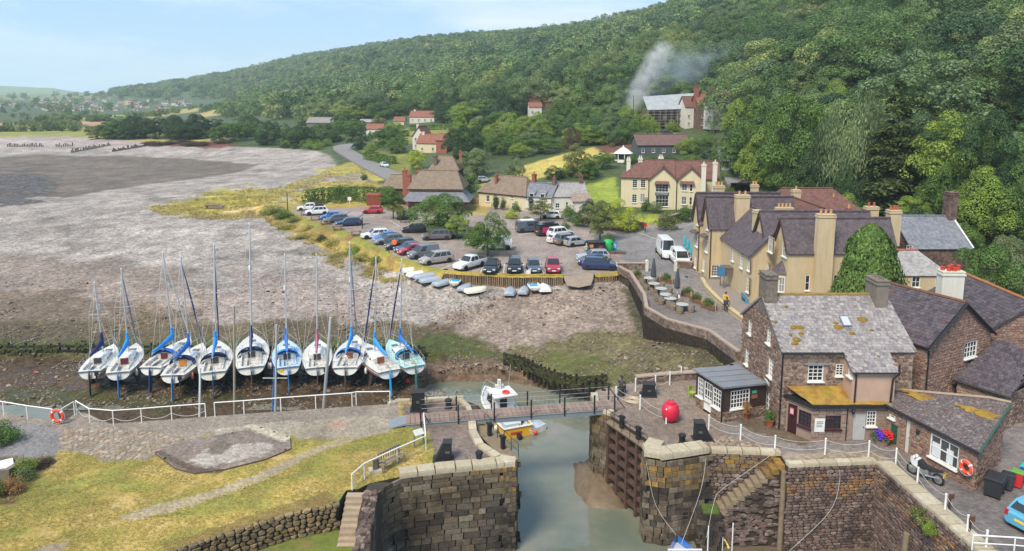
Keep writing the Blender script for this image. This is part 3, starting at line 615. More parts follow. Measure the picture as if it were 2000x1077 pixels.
def tree(p,h,w,kind,label,name='broadleaf_tree',group=None,form='broad',cat='tree',rz=None,bare=0.):
 """a tree h metres tall and w wide standing on p; bare = clear stem below the crown as a share of h"""
 _tc[0]+=1;k=_tc[0];r=random.Random(k*13);t=thing(name,label,cat,p,r.uniform(0,6.28)if rz is None else rz,group)
 me={'broad':BROAD,'conifer':CONI,'weep':WEEP}[form][k%{'broad':5,'conifer':2,'weep':1}[form]]
 ww=w/{'broad':.97,'conifer':.5,'weep':.97}[form];c=ob('crown',me,t,LEAF[kind]);c.scale=(ww,ww*r.uniform(.9,1.1),h*(1-bare));c.location=(0,0,h*bare)
 tr=ob('trunk',CTRUNK if form=='conifer' else TRUNK[k%3],t);tr.scale=(max(h,3)*.9,max(h,3)*.9,h*(.9+bare));return t
def shrub(p,h,w,kind,label,name='shrub',group=None,cat='shrub',rz=None,wy=None):
 _tc[0]+=1;k=_tc[0];r=random.Random(k*7);o=bpy.data.objects.new(name,SHRUB[k%3]);COL.objects.link(o);o.location=p;o.rotation_euler=(0,0,r.uniform(0,6.28)if rz is None else rz);o.scale=(w,wy or w,h)
 o.material_slots[0].link='OBJECT';o.material_slots[0].material=LEAF[kind];return tag(o,label,cat,group)
def hedge(pts,h,w,kind,label,name='hedge',group=None,size=.34,dens=70):
 """clipped or loose hedge along a line of ground points"""
 _tc[0]+=1;rs=np.random.RandomState(_tc[0]);P=[];Nn=[]
 for a,b in zip(pts[:-1],pts[1:]):
  a=Vector(a);b=Vector(b);L=(b-a).length;n=int(L*(2*h+w)*dens/2);t=rs.random(n);q=rs.uniform(-1,1,n)*(h+w/2);dv=(b-a).normalized();nv=Vector((-dv.y,dv.x,0))
  off=np.clip(q,-w/2,w/2);zz=h-np.maximum(np.abs(q)-w/2,0);wob=(fbm(t*L/1.6+7,q/1.6+50,3)-.5)*.7
  base=np.array(a)[None]+np.array(b-a)[None]*t[:,None];nn=np.array(nv)[None]*np.where(np.abs(q)>w/2,np.sign(q),0)[:,None]+np.array([0,0,1.])[None]*(np.abs(q)<=w/2)[:,None]
  P.append(base+np.array(nv)[None]*off[:,None]+np.array([0,0,1.])[None]*zz[:,None]+nn*wob[:,None]*h*.5);Nn.append(nn+rs.normal(size=(n,3))*.5)
 P=np.concatenate(P);Nn=np.concatenate(Nn);Nn/=np.linalg.norm(Nn,axis=1)[:,None]
 o=bpy.data.objects.new(name,cards(P,Nn,size,rs,name,LEAF[kind]));COL.objects.link(o);return tag(o,label,'hedge',group)
 # the far woods: one mass
def scatter(name,pts,scl,protos,label=None):
 me=bpy.data.meshes.new(name);me.vertices.add(len(pts));me.vertices.foreach_set('co',np.asarray(pts,np.float32).ravel())
 rs=np.random.RandomState(len(pts));me.attributes.new('scl','FLOAT_VECTOR','POINT').data.foreach_set('vector',np.asarray(scl,np.float32).ravel())
 me.attributes.new('rz','FLOAT','POINT').data.foreach_set('value',rs.uniform(0,6.28,len(pts)).astype(np.float32));me.attributes.new('ix','INT','POINT').data.foreach_set('value',rs.randint(0,len(protos),len(pts)).astype(np.int32))
 o=bpy.data.objects.new(name,me);COL.objects.link(o);cl=bpy.data.collections.new(name+' kinds')
 for i,p in enumerate(protos):
  q=bpy.data.objects.new('%s kind %d'%(name,i),p);cl.objects.link(q)
 ng=bpy.data.node_groups.new(name,'GeometryNodeTree');ng.interface.new_socket('Geometry',in_out='INPUT',socket_type='NodeSocketGeometry');ng.interface.new_socket('Geometry',in_out='OUTPUT',socket_type='NodeSocketGeometry')
 N=ng.nodes;L=ng.links;gi=N.new('NodeGroupInput');go=N.new('NodeGroupOutput');ip=N.new('GeometryNodeInstanceOnPoints');ci=N.new('GeometryNodeCollectionInfo');ci.inputs[0].default_value=cl;ci.inputs[1].default_value=True;ci.inputs[2].default_value=True
 def na(nm,tp):n=N.new('GeometryNodeInputNamedAttribute');n.data_type=tp;n.inputs[0].default_value=nm;return n.outputs[0]
 cx=N.new('ShaderNodeCombineXYZ');L.new(na('rz','FLOAT'),cx.inputs[2])
 L.new(gi.outputs[0],ip.inputs['Points']);L.new(ci.outputs[0],ip.inputs['Instance']);ip.inputs['Pick Instance'].default_value=True;L.new(na('ix','INT'),ip.inputs['Instance Index'])
 L.new(cx.outputs[0],ip.inputs['Rotation']);L.new(na('scl','FLOAT_VECTOR'),ip.inputs['Scale']);L.new(ip.outputs[0],go.inputs[0])
 md=o.modifiers.new('scatter','NODES');md.node_group=ng;return tag(o,label,kind='stuff')
def far_woods():
 rs=np.random.RandomState(5);far=[crown_broad(20+s,1100,.085,LEAF['wood'],lobes=20,base=.0,name='far crown')for s in range(5)]+[crown_conifer(30,500,.1,LEAF['conifer'],name='far crown',w=.5)]
 mid=BROAD
 pts=[]
 for d0,d1,sp in((110,330,9.),(330,700,10.5),(700,1400,12.5),(1400,2700,17.)):
  y=np.arange(d0,d1,sp)
  for yy in y:
   xw0,xw1=-.86*yy,1.1*yy;k=int((xw1-xw0)/sp);xx=xw0+(np.arange(k)+rs.random(k))*sp;pts.append(np.stack([xx,yy+rs.uniform(-.5,.5,k)*sp],1))
 A=np.concatenate(pts);z=terr(A[:,0],A[:,1]);px,py=PXv(A[:,0],A[:,1],z)
 u=1000+1390*A[:,0]/A[:,1];d=A[:,1]
 edge=np.interp(u,[-200,0,200,230,300,400,450,500,600,700,800,900,1000,1100,1200,1300,1400,1440,1500,1600,1700,1800,2000,2400],[1e5,1e5,1e5,1500,1350,1250,1120,680,400,400,420,360,320,285,255,243,240,205,165,140,125,120,115,110])
 ok=(d>edge)&(d<2650)&(px>-300)&(px<2350)&(py>-260)
 ok&=~((u<430)&(d<1850)&(rs.random(len(u))<.72))
 A,z,d=A[ok],z[ok],d[ok]
 s=rs.uniform(7,19,len(A));w=s*rs.uniform(.9,1.25,len(A))+1.5;w=np.where(d>1400,w*1.35,w)
 nearm=d<420
 P=np.stack([A[:,0],A[:,1],z-.8],1);S=np.stack([w,w,s],1)
 scatter('woodland',P[nearm],S[nearm],mid);scatter('far_woodland',P[~nearm],S[~nearm],far)
 print('woods',nearm.sum(),(~nearm).sum())
 Q=[];
 def belt(pl,n,jit,hs):
  for k in range(n):
   t=rs.random()*(len(pl)-1);i=int(t);a,b=pl[i],pl[min(i+1,len(pl)-1)];px_,py_=a[0]+(b[0]-a[0])*(t-i)+rs.normal()*jit[0],a[1]+(b[1]-a[1])*(t-i)+rs.normal()*jit[1]
   if py_<193:continue
   p=G(px_,py_,4.);p.z=TZ(p.x,p.y);Q.append((p,rs.uniform(*hs)))
 belt([(-150,233),(0,231),(130,229),(230,221)],22,(30,1.),(3,5));belt([(-100,217),(60,216),(170,214),(300,208),(380,205)],46,(40,3),(6,11));belt([(-50,204),(100,205),(230,201),(320,199)],70,(40,2.5),(8,13))
 belt([(0,243),(165,244)],60,(10,.5),(2,4));belt([(160,251),(-40,250.5)],60,(10,.4),(2,4));belt([(60,236),(260,236)],50,(10,.5),(3,5));belt([(260,231),(330,222),(400,214)],60,(8,1.),(3,6));belt([(395,222),(460,214)],40,(8,1),(3,6));belt([(450,226),(520,222),(640,222),(760,222)],160,(20,5),(7,12))
 scatter('plain_hedgerow_trees',[tuple(p)for p,h in Q],[(h*1.15,h*1.15,h)for p,h in Q],far)
far_woods()
# building kit
MWHITE=M('white paint',(.72,.71,.67),.08,2,.55,bump=.05);MBLACK=M('black paint',(.02,.02,.022),.2,3,.45,bump=.1);MDKWOOD=M('dark stained boards',(.05,.028,.022),.25,3,.6,bump=.3,bscale=20)
def glass_mat():
 m,nt,b=newmat('window glass');r=rndnode(nt);c=ramp(nt,r,[(0.,(.012,.016,.02)),(.7,(.03,.035,.04)),(.86,(.10,.10,.10)),(1.,(.28,.28,.27))])
 nt.links.new(c,b.inputs['Base Color']);b.inputs['Roughness'].default_value=.06;b.inputs['Specular IOR Level'].default_value=.6;return m
MGLASS=glass_mat()
MLEAD=M('lead sheet',(.20,.21,.23),.15,1.5,.5,bump=.1)
def stone_mat(name,cols,rnd=.35,moss=None,rough=.88):
 m,nt,b=newmat(name);r=rndnode(nt);g=nt.nodes.new('ShaderNodeNewGeometry');P=g.outputs['Position']
 c=ramp(nt,r,[(i/(len(cols)-1),tuple(tone(x)))for i,x in enumerate(cols)])
 n1=nz(nt,P,5,6,.7);c=mixc(nt,1.,c,ramp(nt,n1.outputs[0],[(.3,1-rnd),(.7,1+rnd)]),'MULTIPLY')
 for k,(col,sc_,th,am)in enumerate(moss or[]):
  n2=nz(nt,P,sc_,6,.65);c=mixc(nt,ramp(nt,n2.outputs[0],[(th,0.),(th+.1,am)]),c,tuple(tone(col)))
 nt.links.new(c,b.inputs['Base Color']);b.inputs['Roughness'].default_value=rough;b.inputs['Specular IOR Level'].default_value=.25
 n3=nz(nt,P,14,5,.7);bp=nt.nodes.new('ShaderNodeBump');bp.inputs['Strength'].default_value=.6;bp.inputs['Distance'].default_value=.04;nt.links.new(n3.outputs[0],bp.inputs['Height']);nt.links.new(bp.outputs[0],b.inputs['Normal']);return m
MSTONE=stone_mat('red grey rubble',[(122,96,88),(150,122,110),(104,84,80),(136,116,108),(168,146,130),(112,92,84)])
MSTONEP=M('pale lime mortar',tuple(tone((168,150,134))),.2,3,.95,bump=.4,bscale=18)
MSTONED=M('brown mortar',tuple(tone((150,128,114))),.2,3,.95,bump=.4,bscale=18)
MSTONE2=stone_mat('brown red rubble',[(150,120,108),(168,138,122),(128,100,92),(160,132,120),(138,112,104)])
STONES=[unit_stone('stone',MSTONE,s)for s in range(8)];STONES2=[unit_stone('stone',MSTONE2,20+s)for s in range(8)]
def slate_mat(name,cols,moss=None,rnd=.25):
 return stone_mat(name,cols,rnd,moss,.7)
MSLATE_L=slate_mat('pale lichened slate',[(146,140,142),(164,158,158),(128,122,128),(176,170,168),(138,132,138)],[((186,180,174),1.1,.60,.55),((150,132,60),.55,.70,.7)])
MSLATE_D=slate_mat('dark slate',[(88,80,88),(104,96,104),(76,68,76),(96,90,98)],[((128,84,70),.9,.60,.55),((150,140,136),2.4,.66,.45)])
def tile_mat(name,col,col2,row=.3,moss=None,vary=.2):
 """distant roof: courses too small to tell apart"""
 m,nt,b=newmat(name);g=nt.nodes.new('ShaderNodeNewGeometry');P=g.outputs['Position'];n1=nz(nt,P,1.3,6,.7);c=mixc(nt,ramp(nt,n1.outputs[0],[(.35,0.),(.65,1.)]),(*tone(col),1),tuple(tone(col2)))
 v=nz(nt,P,4.5,kind='ShaderNodeTexVoronoi');c=mixc(nt,1.,c,ramp(nt,mth(nt,'FRACT',mth(nt,'MULTIPLY',v.outputs['Color'],5.)),[(0.,1-vary),(1.,1+vary)]),'MULTIPLY')
 for(cl,sc_,th,am)in(moss or[]):
  n2=nz(nt,P,sc_,6,.7);c=mixc(nt,ramp(nt,n2.outputs[0],[(th,0.),(th+.1,am)]),c,tuple(tone(cl)))
 sx=nt.nodes.new('ShaderNodeSeparateXYZ');nt.links.new(P,sx.inputs[0]);w=mth(nt,'FRACT',mth(nt,'MULTIPLY',sx.outputs[2],1/(row*.6)))
 bp=nt.nodes.new('ShaderNodeBump');bp.inputs['Strength'].default_value=.5;bp.inputs['Distance'].default_value=.05;nt.links.new(mth(nt,'ADD',w,n1.outputs[0]),bp.inputs['Height']);nt.links.new(bp.outputs[0],b.inputs['Normal'])
 nt.links.new(c,b.inputs['Base Color']);b.inputs['Roughness'].default_value=.8;b.inputs['Specular IOR Level'].default_value=.25;return m
MR_SLATE=tile_mat('hotel slate',(92,84,92),(108,98,104),moss=[((150,132,84),.8,.68,.7),((170,160,158),3.,.70,.5)]);MR_BLUE=tile_mat('blue slate',(118,122,134),(136,138,148));MR_BROWN=tile_mat('brown tile',(112,80,76),(128,92,84));MR_RED=tile_mat('red tile',(142,92,80),(156,106,92))
MR_THATCH=tile_mat('thatch',(128,112,98),(146,130,114),.5,vary=.12);MR_PALE=tile_mat('pale slate',(150,148,152),(172,168,168));MR_MOSS=M('moss roof',tuple(tone((164,134,62))),.45,1.3,.95,bump=.9,bscale=7,spots=[((*tone((142,100,52)),),1.1,.5,.9),((*tone((120,124,48)),),.8,.58,.8)])
MTAN=M('tan render',tuple(tone((212,192,158))),.08,.5,.85,bump=.08,bscale=12,streak=.16);MCREAM=M('cream render',tuple(tone((226,214,180))),.06,.5,.85,bump=.06,streak=.12);MWHITEW=M('white render',tuple(tone((226,222,212))),.07,.6,.85,bump=.06,streak=.14);MPINK=M('pinkish render',tuple(tone((196,166,148))),.14,1.2,.9,bump=.15)
MGREYW=M('grey block render',tuple(tone((158,136,124))),.18,1.6,.9,bump=.4,bscale=9);MBRICK=M('red brick',tuple(tone((158,98,84))),.22,3,.9,bump=.4,bscale=16);MPOT=M('terracotta',tuple(tone((178,96,74))),.15,4,.8);MPOTT=M('buff terracotta',tuple(tone((206,160,112))),.12,4,.8);MRENDG=M('weathered grey render',tuple(tone((132,122,112))),.3,1.6,.9,bump=.4,bscale=9)
MSTONEW=tile_mat('far rubble wall',(136,112,102),(112,92,86),.25,vary=.4)
_wc={}
def window_meshes(w,h,nx,ny,fm,bar=.035,fr=.06,dep=.09):
 k=(round(w,2),round(h,2),nx,ny,fm.name,bar)
 if k not in _wc:
  b=MB();b.box(0,fr,-dep,0,0,h);b.box(w-fr,w,-dep,0,0,h);b.box(fr,w-fr,-dep,0,0,fr);b.box(fr,w-fr,-dep,0,h-fr,h)
  for i in range(1,nx):x=fr+(w-2*fr)*i/nx;b.box(x-bar/2,x+bar/2,-dep*.8,-.01,fr,h-fr)
  for j in range(1,ny):z=fr+(h-2*fr)*j/ny;b.box(fr,w-fr,-dep*.75,-.012,z-bar/2,z+bar/2)
  g=MB();g.box(fr*.8,w-fr*.8,-.035,-.02,fr*.8,h-fr*.8);s=MB();s.box(-.06,w+.06,-dep-.08,.0,-.07,-.005)
  _wc[k]=(b.mesh('window',fm),g.mesh('pane',MGLASS),s.mesh('sill',fm))
 return _wc[k]
def child(name,me,parent,mt=None):
 o=bpy.data.objects.new(name,me);COL.objects.link(o);o.parent=parent
 if mt is not None:o.matrix_local=mt
 return o
def clip_convex(cell,poly):
 out=cell;n=len(poly)
 for i in range(n):
  a,b=poly[i],poly[(i+1)%n];inp=out;out=[]
  if not inp:return[]
  for k in range(len(inp)):
   p,q=inp[k-1],inp[k];sp=(b[0]-a[0])*(p[1]-a[1])-(b[1]-a[1])*(p[0]-a[0]);sq=(b[0]-a[0])*(q[1]-a[1])-(b[1]-a[1])*(q[0]-a[0])
   if sp>=-1e-9:out.append(p)
   if(sp>=-1e-9)!=(sq>=-1e-9):t=sp/(sp-sq);out.append((p[0]+(q[0]-p[0])*t,p[1]+(q[1]-p[1])*t))
 return out
def frame(o,d):
 d=Vector((d[0],d[1],0)).normalized();return Matrix.Translation((o[0],o[1],o[2]if len(o)>2 else 0))@Matrix(((d.x,-d.y,0,0),(d.y,d.x,0,0),(0,0,1,0),(0,0,0,1)))
def wall(parent,mt,poly,wins,mat,reveal=.14,stones=None,name='wall',smeshes=None,sz=(.18,.42,.12,.24),limit=300,blocks=False):
 """poly: convex outline (s, z) anticlockwise; wins: dicts with s, z, w, h ...; holes are cut and windows set back"""
 b=MB();hs=[(q['s'],q['s']+q['w'],q['z'],q['z']+q['h'])for q in wins if not q.get('proud')]
 xs=sorted({min(p[0]for p in poly),max(p[0]for p in poly),*[v for h in hs for v in h[:2]]});zs=sorted({min(p[1]for p in poly),max(p[1]for p in poly),*[v for h in hs for v in h[2:]]})
 for i in range(len(xs)-1):
  for j in range(len(zs)-1):
   cx,cz=(xs[i]+xs[i+1])/2,(zs[j]+zs[j+1])/2
   if any(h[0]<cx<h[1]and h[2]<cz<h[3]for h in hs):continue
   q=clip_convex([(xs[i],zs[j]),(xs[i+1],zs[j]),(xs[i+1],zs[j+1]),(xs[i],zs[j+1])],poly)
   if len(q)>2:b.add([(x,0,z)for x,z in q],[tuple(range(len(q)))])
 for(x0,x1,z0,z1)in hs:
  b.add([(x0,0,z0),(x1,0,z0),(x1,0,z1),(x0,0,z1),(x0,reveal,z0),(x1,reveal,z0),(x1,reveal,z1),(x0,reveal,z1)],[(0,1,5,4),(1,2,6,5),(2,3,7,6),(3,0,4,7)])
 w=b.obj(name,mat,parent);w.matrix_local=mt
 if stones:
  r=random.Random(int(abs(mt[0][3]*31+mt[1][3]*17))+len(wins));items=[];z=min(p[1]for p in poly)
  x0p,x1p,z1p=min(p[0]for p in poly),max(p[0]for p in poly),max(p[1]for p in poly)
  while z<z1p:
   hh=r.uniform(sz[2],sz[3]);x=x0p-r.uniform(0,.2)
   while x<x1p:
    ww=r.uniform(sz[0],sz[1]);c=(x+ww/2,z+hh/2);q=clip_convex([(c[0]-ww*.46,c[1]-hh*.44),(c[0]+ww*.46,c[1]-hh*.44),(c[0]+ww*.46,c[1]+hh*.44),(c[0]-ww*.46,c[1]+hh*.44)],poly)
    ar=sum(q[i-1][0]*q[i][1]-q[i][0]*q[i-1][1]for i in range(len(q)))/2 if len(q)>2 else 0
    if ar>ww*hh*.845*.75 and not any(c[0]+ww*.42>h[0]and c[0]-ww*.42<h[1]and c[1]+hh*.4>h[2]and c[1]-hh*.4<h[3]for h in hs):
     dz=0 if blocks else r.uniform(-.02,.02);items.append((ww*hh,Matrix.Translation((c[0],.005,c[1]+dz))@Matrix.Rotation(0 if blocks else r.uniform(-.12,.12),4,'Y')@Matrix.Diagonal((ww*.95,r.uniform(.03,.07),hh*.96,1))))
    x+=ww
   z+=hh
  pieces(w,'stone',items,smeshes or STONES,(smeshes or STONES)[0].materials[0],limit)
 for q in wins:
  if q.get('door'):
   bb=MB();bb.box(0,q['w'],-.05,0,0,q['h'])
   for k in range(1,5):bb.box(q['w']*k/5-.006,q['w']*k/5+.006,-.062,-.05,.04,q['h']-.04)
   o=bb.obj('door',q['door'],parent);o.matrix_local=mt@Matrix.Translation((q['s'],reveal*.8,q['z']));hb=MB();hb.lathe([(.0,0),(.03,.01),(.035,.03),(.0,.05)],8,M_=Matrix.Translation((q['w']*.86,-.06,q['h']*.48))@Matrix.Rotation(PI/2,4,'X'));hb.obj('handle',MBLACK,o)
   continue
  f,g,s=window_meshes(q['w'],q['h'],q.get('nx',2),q.get('ny',2),q.get('fm',MWHITE),q.get('bar',.035))
  o=child('window',f,parent,mt@Matrix.Translation((q['s'],-.01 if q.get('proud')else reveal*.75,q['z'])));child('pane',g,o)
  if q.get('sill',True):child('sill',s,o,Matrix.Translation((0,-.02 if q.get('proud')else-reveal*.6,0)))
 return w
def W_(s,z,w,h,nx=2,ny=2,**k):return dict(s=s,z=z,w=w,h=h,nx=nx,ny=ny,**k)
def slab3(b,pts,th,mi=0):
 p=[Vector(v)for v in pts];n=(p[1]-p[0]).cross(p[-1]-p[0]).normalized()
 if n.z<0:n=-n
 k=len(p);b.add([*p,*[v-n*th for v in p]],[tuple(range(k)),tuple(2*k-1-i for i in range(k))]+[(i,(i+1)%k,k+(i+1)%k,k+i)for i in range(k)],mi);return n
def roof(parent,pts,mat,th=.14,name='roof',slates=None,smat=None,limit=300,under=None):
 """pts: eave left, eave right, ridge right(, ridge left); slates = (width, gauge)"""
 b=MB();n=slab3(b,pts,th);o=b.obj(name,mat if not slates else(under or mat),parent)
 if slates:
  p=[Vector(v)for v in pts];e=(p[1]-p[0]);L=e.length;e.normalize();up=n.cross(e)
  if up.z<0:up=-up
  poly=[((v-p[0]).dot(e),(v-p[0]).dot(up))for v in p];sw,sg=slates;r=random.Random(int(L*100));H=max(q[1]for q in poly);items=[];z=-.04;row=0
  if sum(poly[i-1][0]*poly[i][1]-poly[i][0]*poly[i-1][1]for i in range(len(poly)))<0:poly=poly[::-1]
  x0=min(q[0]for q in poly);x1=max(q[0]for q in poly)
  mb=Matrix(((e.x,up.x,n.x,p[0].x),(e.y,up.y,n.y,p[0].y),(e.z,up.z,n.z,p[0].z),(0,0,0,1)))
  while z<H-.05:
   x=x0-(sw/2 if row%2 else 0)
   while x<x1:
    ww=sw*r.uniform(.85,1.12);c=(x+ww/2,z+sg/2);q=clip_convex([(c[0]-ww/2,c[1]-sg/2),(c[0]+ww/2,c[1]-sg/2),(c[0]+ww/2,c[1]+sg/2),(c[0]-ww/2,c[1]+sg/2)],poly)
    if len(q)>2 and abs(sum(q[i-1][0]*q[i][1]-q[i][0]*q[i-1][1]for i in range(len(q))))/2>ww*sg*.55:
     w0=max(min(v[0]for v in q),x);w1=min(max(v[0]for v in q),x+ww)
     items.append(((w1-w0)+(p[0].y<99)*0-(mb@Vector((c[0],c[1],0))).length*.001,mb@Matrix.Translation(((w0+w1)/2,z,.012+r.uniform(0,.012)))@Matrix.Rotation(r.uniform(-.03,.03),4,'Z')@Matrix.Rotation(-.07,4,'X')@Matrix.Diagonal(((w1-w0)*.965,sg*1.25,.018,1))))
    x+=ww
   z+=sg;row+=1
  pieces(o,'slate',items,smat,smat[0].materials[0],limit)
 return o
def unit_slate(mat,seed):
 r=random.Random(seed);j=lambda:r.uniform(0,.06);b=MB();b.add([(-.5+j(),j()-.02,0),(.5-j(),j()-.02,0),(.5,1,0),(-.5,1,0),(-.5+j(),j(),1),(.5-j(),j(),1),(.5,1,1),(-.5,1,1)],[(4,5,6,7),(0,1,5,4),(1,2,6,5),(3,0,4,7)]);return b.mesh('slate',mat)
SL_L=[unit_slate(MSLATE_L,s)for s in range(5)];SL_D=[unit_slate(MSLATE_D,9+s)for s in range(5)]
def chimney(parent,c,w,d,z0,z1,mat,pots=2,pm=None,cap=True,ph=.45,pr=.13,rz=0.):
 b=MB();b.box(-w/2,w/2,-d/2,d/2,z0,z1)
 if cap:b.box(-w/2-.07,w/2+.07,-d/2-.07,d/2+.07,z1-.22,z1-.10);b.box(-w/2-.04,w/2+.04,-d/2-.04,d/2+.04,z1,z1+.08)
 o=b.obj('chimney',mat,parent);o.location=(c[0],c[1],0);o.rotation_euler=(0,0,rz)
 for k in range(pots):
  q=MB();q.lathe([(pr*1.05,0),(pr,.04),(pr*.82,ph*.8),(pr*1.02,ph*.86),(pr*.95,ph),(pr*.7,ph),(pr*.7,ph-.06)],10)
  t=(k+.5)/pots-.5;p=q.obj('chimney_pot',pm or MPOT,o);p.location=((w-.15)*t if w>=d else 0,(d-.15)*t if d>w else 0,z1+.06)
 return o
def pipe(parent,pts,r=.05,mat=None,name='drainpipe'):
 b=MB();b.tube(pts,r,6);return b.obj(name,mat or MBLACK,parent,60)
def gable_house(name,label,A,ang,L,W,z0,eave,ridge,wmat,rmat,wins={},ridge_along='x',hip=(0,0),group=None,ov=.25,slates=None,smat=None,stones=(),smeshes=None,th=.14,gablewins={},cat='house',limit=300,wall_limit=300,ssz=(.18,.42,.12,.24),ridge_mat=None,under=None):
 """box house; A = near left corner on the ground, x along the front, y away; wins: side -> list, sides front right back left"""
 t=thing(name,label,cat,(A[0],A[1],z0),ang,group);e=eave-z0;rd=ridge-z0
 H={'front':((0,0),(1,0),L),'right':((L,0),(0,1),W),'back':((L,W),(-1,0),L),'left':((0,W),(0,-1),W)}
 for side,(o,d,ln)in H.items():
  gab=(side in('left','right'))==(ridge_along=='x')and not hip[0 if side in('left','front')else 1]
  poly=[(0,-.3),(ln,-.3),(ln,e),(ln/2,rd),(0,e)]if gab else[(0,-.3),(ln,-.3),(ln,e),(0,e)]
  wall(t,frame((*o,0),d),poly,wins.get(side,[]),wmat,stones=side in stones,smeshes=smeshes,limit=wall_limit,sz=ssz)
 sl=(rd-e)/((W if ridge_along=='x' else L)/2);dz=ov*sl;up=th*.9
 if ridge_along=='x':
  h0,h1=hip;x0=h0 if h0 else-ov;x1=L-h1 if h1 else L+ov;ex0,ex1=-ov,L+ov
  f=[(ex0,-ov,e-dz+up),(ex1,-ov,e-dz+up),(x1,W/2,rd+up),(x0,W/2,rd+up)];bk=[(ex1,W+ov,e-dz+up),(ex0,W+ov,e-dz+up),(x0,W/2,rd+up),(x1,W/2,rd+up)]
  roof(t,f,rmat,th,slates=slates,smat=smat,limit=limit,under=under);roof(t,bk,rmat,th)
  if h0:roof(t,[(ex0,W+ov,e-dz+up),(ex0,-ov,e-dz+up),(x0,W/2,rd+up)],rmat,th)
  if h1:roof(t,[(ex1,-ov,e-dz+up),(ex1,W+ov,e-dz+up),(x1,W/2,rd+up)],rmat,th)
  b=MB();b.tube([(x0,W/2,rd+up+.03),(x1,W/2,rd+up+.03)],.11,6);b.obj('ridge',ridge_mat or rmat,t)
 else:
  h0,h1=hip;y0=h0 if h0 else-ov;y1=W-h1 if h1 else W+ov
  lf=[(-ov,W+ov,e-dz+up),(-ov,-ov,e-dz+up),(L/2,y0,rd+up),(L/2,y1,rd+up)];rt=[(L+ov,-ov,e-dz+up),(L+ov,W+ov,e-dz+up),(L/2,y1,rd+up),(L/2,y0,rd+up)]
  roof(t,lf,rmat,th,slates=slates,smat=smat,limit=limit,under=under);roof(t,rt,rmat,th)
  if h0:roof(t,[(-ov,-ov,e-dz+up),(L+ov,-ov,e-dz+up),(L/2,y0,rd+up)],rmat,th)
  if h1:roof(t,[(L+ov,W+ov,e-dz+up),(-ov,W+ov,e-dz+up),(L/2,y1,rd+up)],rmat,th)
  b=MB();b.tube([(L/2,y0,rd+up+.03),(L/2,y1,rd+up+.03)],.11,6);b.obj('ridge',ridge_mat or rmat,t)
 return t
def text_on(parent,txt,mt,size,mat,name='lettering',ext=.012):
 c=bpy.data.curves.new(name,'FONT');c.body=txt;c.size=size;c.align_x='CENTER';c.align_y='CENTER';c.extrude=ext
 tmp=bpy.data.objects.new('tmp',c);COL.objects.link(tmp);dg=bpy.context.evaluated_depsgraph_get();me=bpy.data.meshes.new_from_object(tmp.evaluated_get(dg));bpy.data.objects.remove(tmp)
 me.materials.clear();me.materials.append(mat);o=bpy.data.objects.new(name,me);COL.objects.link(o);o.parent=parent;o.matrix_local=mt@Matrix.Rotation(PI/2,4,'X');return o
 # buildings near the lock
def basemat(A,ang,z0):return Matrix.Translation((A[0],A[1],z0))@Matrix.Rotation(ang,4,'Z')
def hit(mt,px,py):
 """where a pixel's direction meets a wall plane: (s, z) in the wall's frame"""
 o=mt.translation;n=(mt.to_3x3()@Vector((0,-1,0)));d=Vector(ray(px,py));c=Vector((0,0,HC));t=(o-c).dot(n)/d.dot(n);p=mt.inverted()@(c+d*t);return p.x,p.z
def sidemat(A,ang,z0,L,W,side):
 o,d={'front':((0,0),(1,0)),'right':((L,0),(0,1)),'back':((L,W),(-1,0)),'left':((0,W),(0,-1))}[side];return basemat(A,ang,z0)@frame((*o,0),d)
def wpx(mt,px,py,w,h,nx=2,ny=2,**k):
 s,z=hit(mt,px,py);return W_(s-w/2,z-h/2,w,h,nx,ny,**k)
def merge(main,t):
 inv=main.matrix_basis.inverted()
 for c in list(t.children):
  m=inv@t.matrix_basis@c.matrix_basis;c.parent=main;c.matrix_basis=m
 bpy.data.objects.remove(t);return main
def poly_walls(t,pts,z0,zt,mats,wins={},stones=(),**k):
 """walls along an anticlockwise outline; zt(x, y) = top"""
 n=len(pts)
 for i in range(n):
  a,b=pts[i],pts[(i+1)%n];L=math.dist(a,b);za,zb=zt(*a),zt(*b)
  wall(t,frame((*a,z0),(b[0]-a[0],b[1]-a[1])),[(0,-.2),(L,-.2),(L,zb-z0),(0,za-z0)],wins.get(i,[]),mats[i%len(mats)],stones=i in stones,**k)
